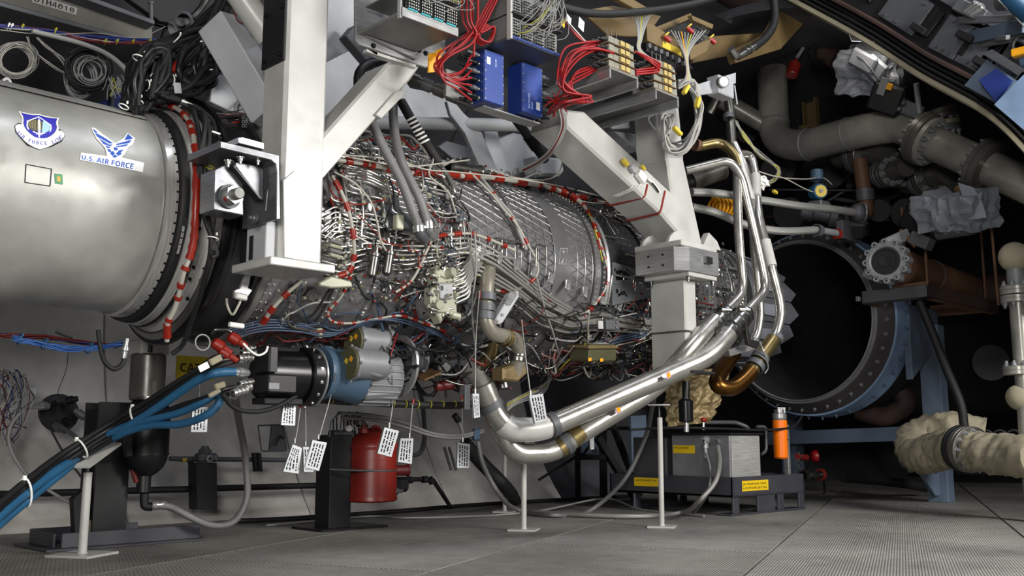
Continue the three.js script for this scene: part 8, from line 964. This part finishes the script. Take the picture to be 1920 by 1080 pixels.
  for (let i = 0; i < 7; i++) { const k = i * 6; tubeC([[646, 300 + k], [690, 308 + k * 0.9], [728, 330 + k * 0.8], [764, 344 + k * 0.8], [800, 350 + k * 0.7]], 0.02 + (i % 3) * 0.008, 0.0072, M.tubeBright, 0.05); tubeC([[608, 398 + k * 2], [630, 386 + k * 1.6], [662, 404 + k], [688, 400 + k * 1.5], [720, 408 + k * 1.6]], 0.03, 0.006, M.tubeBright, 0.03); tubeC([[602, 440 + k * 2], [640, 452 + k * 2], [690, 446 + k * 1.6], [760, 452 + k * 1.5], [830, 456 + k]], 0.026 + (i % 2) * 0.01, 0.0065, i % 3 ? M.tubeBright : M.tubeDark, 0.04); tubeC([[846, 500 + k * 1.5], [866, 506 + k], [880, 480 + k], [900, 462 + k * 0.6]], 0.05, 0.0068, M.tubeBright, 0.03); tubeC([[1150 + i * 5, 640 - k], [1175 + i * 4, 628 - k], [1200 + i * 6, 640 - k], [1250, 612 + k]], 0.03, 0.006, M.tubeDark, 0.03); }
  // tubes wandering round the case: stretches along and about the axis
  const wander = (n, t0, t1, a0, a1, rads, mats, o0, o1, name = 'metal_tube', steps = 4, len = 0.3) => { for (let i = 0; i < n; i++) { let t = rr(t0, t1, r), a = rr(a0, a1, r); const o = rr(o0, o1, r); const P = []; let ax = r() < 0.5; const push = () => P.push(EN(t, a, ER(t) + o)); push(); for (let s = 0; s < steps; s++) { if (ax) { t = Math.max(t0, Math.min(t1, t + rr(-len, len, r))); push(); } else { const da = rr(-30, 30, r), k = Math.max(2, Math.ceil(Math.abs(da) / 8)); const b = Math.max(a0, Math.min(a1, a + da)); for (let q = 1; q <= k; q++) { P.push(EN(t + (q === k ? 0 : 0), a + (b - a) * q / k, ER(t) + o)); } a = b; } ax = !ax; } part(name, sweep(fillet(P, 0.025, 3), rads[Math.floor(r() * rads.length)], 6), mats[Math.floor(r() * mats.length)], G); } };
  wander(34, 0.75, 1.6, 30, 96, [0.006, 0.008, 0.005], [M.tubeBright, M.tubeBright, M.tubeDark], 0.012, 0.06);
  wander(9, 1.5, 2.4, 84, 122, [0.006, 0.007], [M.tubeBright, M.tubeBright, M.tubeDark], 0.015, 0.06);
  wander(20, 2.85, 3.9, 92, 150, [0.006, 0.008], [M.tube, M.tubeDark], 0.015, 0.06);
  wander(16, 3.3, 4.5, 40, 140, [0.005, 0.007], [M.tube, M.tubeDark, M.steel], 0.01, 0.04);
  wander(12, 2.9, 3.9, 20, 90, [0.005], [M.tubeDark, M.tube], 0.008, 0.03);
  // wiring
  const wires = (n, t0, t1, a0, a1, o0, o1, rad, mats) => { for (let i = 0; i < n; i++) { let t = rr(t0, t1, r), a = rr(a0, a1, r); const P = []; const dt = rr(-0.14, 0.14, r), da = rr(-9, 9, r); for (let s = 0; s < 6; s++) { P.push(EN(t, a, ER(t) + rr(o0, o1, r))); t = Math.max(t0 - 0.05, Math.min(t1 + 0.05, t + dt + rr(-0.05, 0.05, r))); a = Math.max(a0 - 3, Math.min(a1 + 6, a + da + rr(-6, 6, r))); } part('wire', sweep(crv(P, 22), rr(rad[0], rad[1], r), 5), mats[Math.floor(r() * mats.length)], G); } };
  wires(92, 1.5, 3.9, 116, 176, 0.02, 0.14, [0.0035, 0.0075], [M.rubber, M.rubber, M.black, M.wireGrey, M.wireWhite, M.candyBlue, M.candyRed, M.tubeDark, M.maroon, M.rubber, M.rubber, M.black]);
  wires(40, 0.7, 1.7, 118, 170, 0.01, 0.07, [0.004, 0.008], [M.candyBlue, M.rubber, M.wireGrey, M.candyBlue, M.maroon, M.tubeDark]);
  wires(40, 0.8, 1.58, 20, 100, 0.03, 0.07, [0.003, 0.005], [M.wireWhite, M.wireGrey, M.rubber, M.redWrap, M.candyBlue]);
  wires(36, 0.5, 3.6, 0, 30, 0.02, 0.12, [0.005, 0.009], [M.rubber, M.wireWhite, M.redWrap, M.wireGrey, M.tubeDark, M.rubber]);
  wires(30, 3.0, 3.95, 104, 165, 0.03, 0.1, [0.003, 0.006], [M.rubber, M.maroon, M.wireGrey, M.rubber, M.candyBlue]);
  wires(34, 1.25, 2.3, 146, 182, 0.04, 0.26, [0.004, 0.009], [M.rubber, M.black, M.rubber, M.wireGrey, M.maroon, M.tubeDark]);
  // named harnesses
  const HC = (label, l, rpx, bands, o = 0.05, m = M.wireWhite, seg = 60) => harness(label, l.map(a => { const p = cyl(a[0], a[1], a[2] ?? o); return [p.x, p.y, p.z, 'w']; }), rpx, bands, m, M.redWrap, G, seg);
  const many = (n, l = 0.02, a = 0.03, b = 0.97) => [...Array(n).keys()].map(i => [a + (b - a) * i / (n - 1), l]);
  HC('thick red banded harness along the top of the engine', [[632, 300, 0.08], [690, 308, 0.08], [745, 320, 0.06], [800, 326, 0.05], [862, 330, 0.04]], 6, [[0.1, 0.06], [0.22, 0.04], [0.3, 0.05], [0.42, 0.03], [0.56, 0.1], [0.68, 0.1], [0.8, 0.12], [0.94, 0.08]], 0.06);
  HC('', [[862, 330, 0.04], [930, 334, 0.04], [985, 343, 0.04], [1030, 352, 0.04], [1064, 364, 0.04], [1090, 380, 0.05]], 7, [[0.06, 0.08], [0.22, 0.06], [0.36, 0.08], [0.5, 0.05], [0.62, 0.08], [0.76, 0.12], [0.9, 0.12]], 0.05);
  HC('', [[1064, 362, 0.06], [1110, 374, 0.06], [1160, 388, 0.06], [1204, 402, 0.07], [1240, 424, 0.07]], 4, many(9, 0.06), 0.06); HC('', [[1180, 398, 0.09], [1200, 404, 0.1], [1222, 412, 0.1]], 5, many(4, 0.14), 0.06);
  HC('', [[1090, 380], [1108, 410], [1122, 448], [1132, 480], [1140, 515], [1136, 536], [1118, 566], [1096, 590], [1072, 612]], 4, many(14, 0.03), 0.035); HC('', [[1104, 400], [1118, 440], [1130, 490]], 1.6, [[0.3, 0.2], [0.7, 0.2]], 0.05, M.tieYellow);
  HC('', [[880, 322, 0.06], [918, 360], [944, 392], [968, 420], [988, 455], [1006, 490], [1008, 512], [984, 536], [950, 546], [928, 544]], 3, [0.3, [0.44, 0.04], [0.72, 0.06], [0.93, 0.06]], 0.04); HC('', [[900, 330, 0.05], [930, 370], [960, 405], [975, 440], [986, 468]], 5, [0.2, 0.9], 0.03, M.wireGrey);
  HC('', [[622, 330], [640, 360], [655, 400], [662, 440], [664, 480], [655, 508], [628, 520]], 4.6, [[0.1, 0.1], [0.3, 0.1], [0.5, 0.12], [0.68, 0.08], [0.8, 0.08], [0.93, 0.12]], 0.07);
  HC('', [[660, 512], [640, 556], [616, 585], [622, 602], [660, 606], [706, 598], [752, 592], [790, 604], [836, 622]], 3, many(15, 0.022), 0.06); HC('', [[626, 322], [668, 346], [696, 380], [708, 420], [714, 452], [724, 470]], 2.6, [], 0.08, M.wireWhite);
  HC('', [[566, 526], [536, 552], [510, 580], [492, 606], [470, 622], [448, 632]], 5, [[0.2, 0.05], [0.4, 0.08], [0.55, 0.12], [0.75, 0.14]], 0.04); HC('', [[846, 438], [812, 448], [800, 470], [792, 490], [770, 528], [742, 548]], 3.4, [[0.1, 0.1], 0.3, 0.5, 0.66, 0.8, 0.92], 0.06);
  HC('', [[840, 440], [880, 438], [910, 446], [940, 458], [966, 470]], 4, [[0.1, 0.1], [0.3, 0.08], [0.55, 0.06], [0.8, 0.06]], 0.06); HC('', [[890, 436], [893, 500], [886, 560], [886, 600], [890, 650], [888, 736]], 2.6, [], 0.1, M.wireGrey); HC('', [[798, 478], [812, 512], [846, 560], [880, 600], [890, 640]], 2, [], 0.1, M.tubeDark);
  for (let i = 0; i < 5; i++) HC('', [[424 + i * 6, 618 + i * 3], [500, 600 + i * 5], [560, 606 + i * 4], [620, 618 + i * 3], [690, 614 - i * 3], [742, 586 + i * 4], [800, 604 + i * 4], [862, 640 + i * 2]], 2.4, [], 0.03 + i * 0.012, M.candyBlue); for (let i = 0; i < 3; i++) HC('', [[1060 - i * 20, 690], [1090, 652 + i * 6], [1150, 634 + i * 5], [1220, 618 + i * 4], [1262, 598 + i * 5]], 2.4, [], 0.05 + i * 0.012, M.candyBlue);
  HC('', [[1006, 520], [1022, 580], [1040, 636], [1044, 690], [1010, 730], [960, 752]], 2.4, [], 0.09, M.wireGrey); for (let i = 0; i < 5; i++) HC('', [[1120 - i * 22, 640 + i * 4], [1060 - i * 8, 690], [1020, 720 + i * 4], [980 - i * 4, 740 + i * 5], [950, 756 + i * 4]], 1.7, [], 0.14, i === 1 ? M.tieYellow : M.wireGrey);
  for (const l of [[[640, 290], [740, 300], [800, 318], [850, 322], [1000, 340], [1080, 356], [1180, 384]], [[660, 296], [760, 312], [830, 306], [880, 300]], [[920, 318], [970, 334], [1050, 320], [1058, 260]], [[800, 262], [812, 300], [806, 330], [840, 360], [855, 400]]]) HC('', l, 2.2, [], 0.12, M.wireWhite);
  // long tag wires
  // medium fittings
  const names = ['sensor', 'bracket', 'connector', 'clamp_block']; for (let i = 0; i < 120; i++) { const reg = [[0.75, 1.6, 40, 100], [1.4, 1.9, 100, 125], [2.86, 3.9, 95, 150], [0.8, 3.4, 120, 172], [3.9, 4.5, 40, 140], [0.8, 2.6, 2, 30]][Math.floor(r() * 6)]; const t = rr(reg[0], reg[1], r), a = rr(reg[2], reg[3], r), p = EN(t, a, ER(t) + rr(0.005, 0.035, r)), d = EN(0, a, 1).sub(EA); const m = [M.alu, M.steel, M.castDark, M.black, M.castGrey, M.cream, M.polish][Math.floor(r() * 7)]; const k = i % 4; if (k === 0) part('sensor', lat([[0, 0.012], [0.02, 0.016], [0.022, 0.02], [0.034, 0.02], [0.036, 0.012], [0.06, 0.01]].map(q => [q[0], q[1] * rr(0.7, 1.2, r)]), p, r() < 0.5 ? d : V(1, 0.2, 0.1), 10), m, G); else part(names[k], box(0, 0, 0, rr(0.02, 0.08, r), rr(0.015, 0.04, r), rr(0.02, 0.05, r), 0.004, [rr(-0.3, 0.3, r), rr(-0.5, 0.5, r), rr(-0.6, 0.6, r)]).translate(p.x, p.y, p.z), m, G); }
  // small nuts, unions and ties: too many to pick apart
  const cl = (n, reg, m, s0, s1, o) => { const g = []; const hex = new THREE.CylinderGeometry(1, 1, 1.6, 6).toNonIndexed(), bx = cbox(1.6, 1, 1.2, 0.2), rg = new THREE.CylinderGeometry(0.8, 0.8, 2.6, 7).toNonIndexed(); for (const q of [hex, rg]) { q.deleteAttribute('uv'); } bx.deleteAttribute('uv'); const mm = new THREE.Matrix4(), e = new THREE.Euler(), qu = new THREE.Quaternion(); for (let i = 0; i < n; i++) { const w = reg[Math.floor(r() * reg.length)]; const t = rr(w[0], w[1], r), a = rr(w[2], w[3], r), p = EN(t, a, ER(t) + rr(0.002, o, r)), s = rr(s0, s1, r); qu.setFromEuler(e.set(r() * 3, r() * 3, r() * 3)); mm.compose(p, qu, V(s, s, s)); g.push([hex, bx, rg][i % 3].clone().applyMatrix4(mm)); } stuff('small_fittings', mergeGeometries(g), m, G); };
  const all = [[0.75, 1.6, 30, 100], [0.9, 1.7, 90, 126], [2.86, 3.9, 84, 150], [0.9, 3.6, 118, 175], [3.9, 4.5, 30, 140], [0.7, 3.4, 0, 24]];
  cl(900, all, M.bolt, 0.004, 0.01, 0.07); cl(500, all, M.castDark, 0.006, 0.014, 0.05); cl(320, all, M.tube, 0.005, 0.012, 0.08); cl(160, all, M.redWrap, 0.004, 0.009, 0.09); cl(120, all, M.tieYellow, 0.0025, 0.005, 0.1); cl(90, [[0.8, 1.7, 50, 110], [0.55, 0.9, 90, 130]], M.cream, 0.006, 0.013, 0.05);
  // underside pieces
  const can2 = (n, x, y, z, R, L, d, m) => can(n, x, y, z, R, L, d, m); can2('filter_bowl', 938, 702, 0.36, 0.04, 0.09, [0.1, -1, 0.2], M.steel); can2('filter_bowl', 962, 640, 0.4, 0.03, 0.08, [0.5, -0.6, 0.6], M.aluDull); can2('drain_can', 905, 712, 0.4, 0.045, 0.1, [0.2, -1, 0.3], M.pipeGrey); can2('red_can', 816, 724, 0.2, 0.028, 0.12, [1, 0.1, 0.2], M.maroon); box3('tan_plate', 800, 702, 0.34, 0.14, 0.012, 0.1, [0.3, 0.2, 0.3], M.copper); box3('dark_plate', 876, 745, 0.42, 0.05, 0.14, 0.012, [0, 0.2, 0], M.castDark);
  { const rl = part('bottom_rail', sweep(crv(pts([[560, 745, 0.2], [640, 752, 0.2], [760, 758, 0.2], [860, 760, 0.2], [900, 755, 0.2]]), 20), 0.02, 8), M.rubber, G); for (let i = 0; i < 14; i++) part('yellow_tie', lat([[-0.002, 0.021], [-0.002, 0.023], [0.002, 0.023], [0.002, 0.021]], U(575 + i * 23, 746.5 + Math.min(12, i * 1.4), 0.2), V(1, -0.03, 0), 10), M.tieYellow, rl); }
  for (const [x, y] of [[428, 628], [398, 640], [410, 655]]) { const a = part('red_valve', lat([[0, 0.012], [0.01, 0.026], [0.05, 0.028], [0.06, 0.016], [0.1, 0.014]], U(x, y, 0.35), V(0.8, -0.5, 0.3), 12), M.redWrap, G); }
  part('return_tube', pipe([[398, 626, 0.3], [402, 618, 0.32], [432, 618, 0.34], [440, 640, 0.34]], 0.009, 0.03, 8), M.steel, G); box3('blue_plug', 416, 654, 0.36, 0.03, 0.03, 0.03, [0, 0, 0.2], M.blueWire); can2('white_plug', 430, 608, 0.45, 0.012, 0.07, [1, -0.05, 0], M.tie);
  part('wire_coil', new THREE.TorusGeometry(0.035, 0.004, 6, 20).translate(...U(380, 642, 0.36).toArray()), M.wireGrey, G); 
  { const C = thing('caution_sign', 'yellow sign lettered CAT seen behind the hoses', 'sign'); const t = canvas(128, 64, (x) => { x.fillStyle = '#c9b322'; x.fillRect(0, 0, 128, 64); x.fillStyle = '#17150c'; x.font = 'bold 40px sans-serif'; x.fillText('CAT', 10, 46); }); part('panel', box(0, 0, 0, 0.24, 0.14, 0.02, 0.004, [0, 0, 0]).translate(...U(366, 690, -1.1).toArray()), M.yellow, C); const c = U(366, 690, -1.088); part('lettering', quad([V(c.x - 0.118, c.y + 0.06, c.z), V(c.x + 0.118, c.y + 0.06, c.z), V(c.x + 0.118, c.y - 0.06, c.z), V(c.x - 0.118, c.y - 0.06, c.z)]), printM(t), C); }
}
// ================================================================ done
finish();
renderer.render(scene, camera);
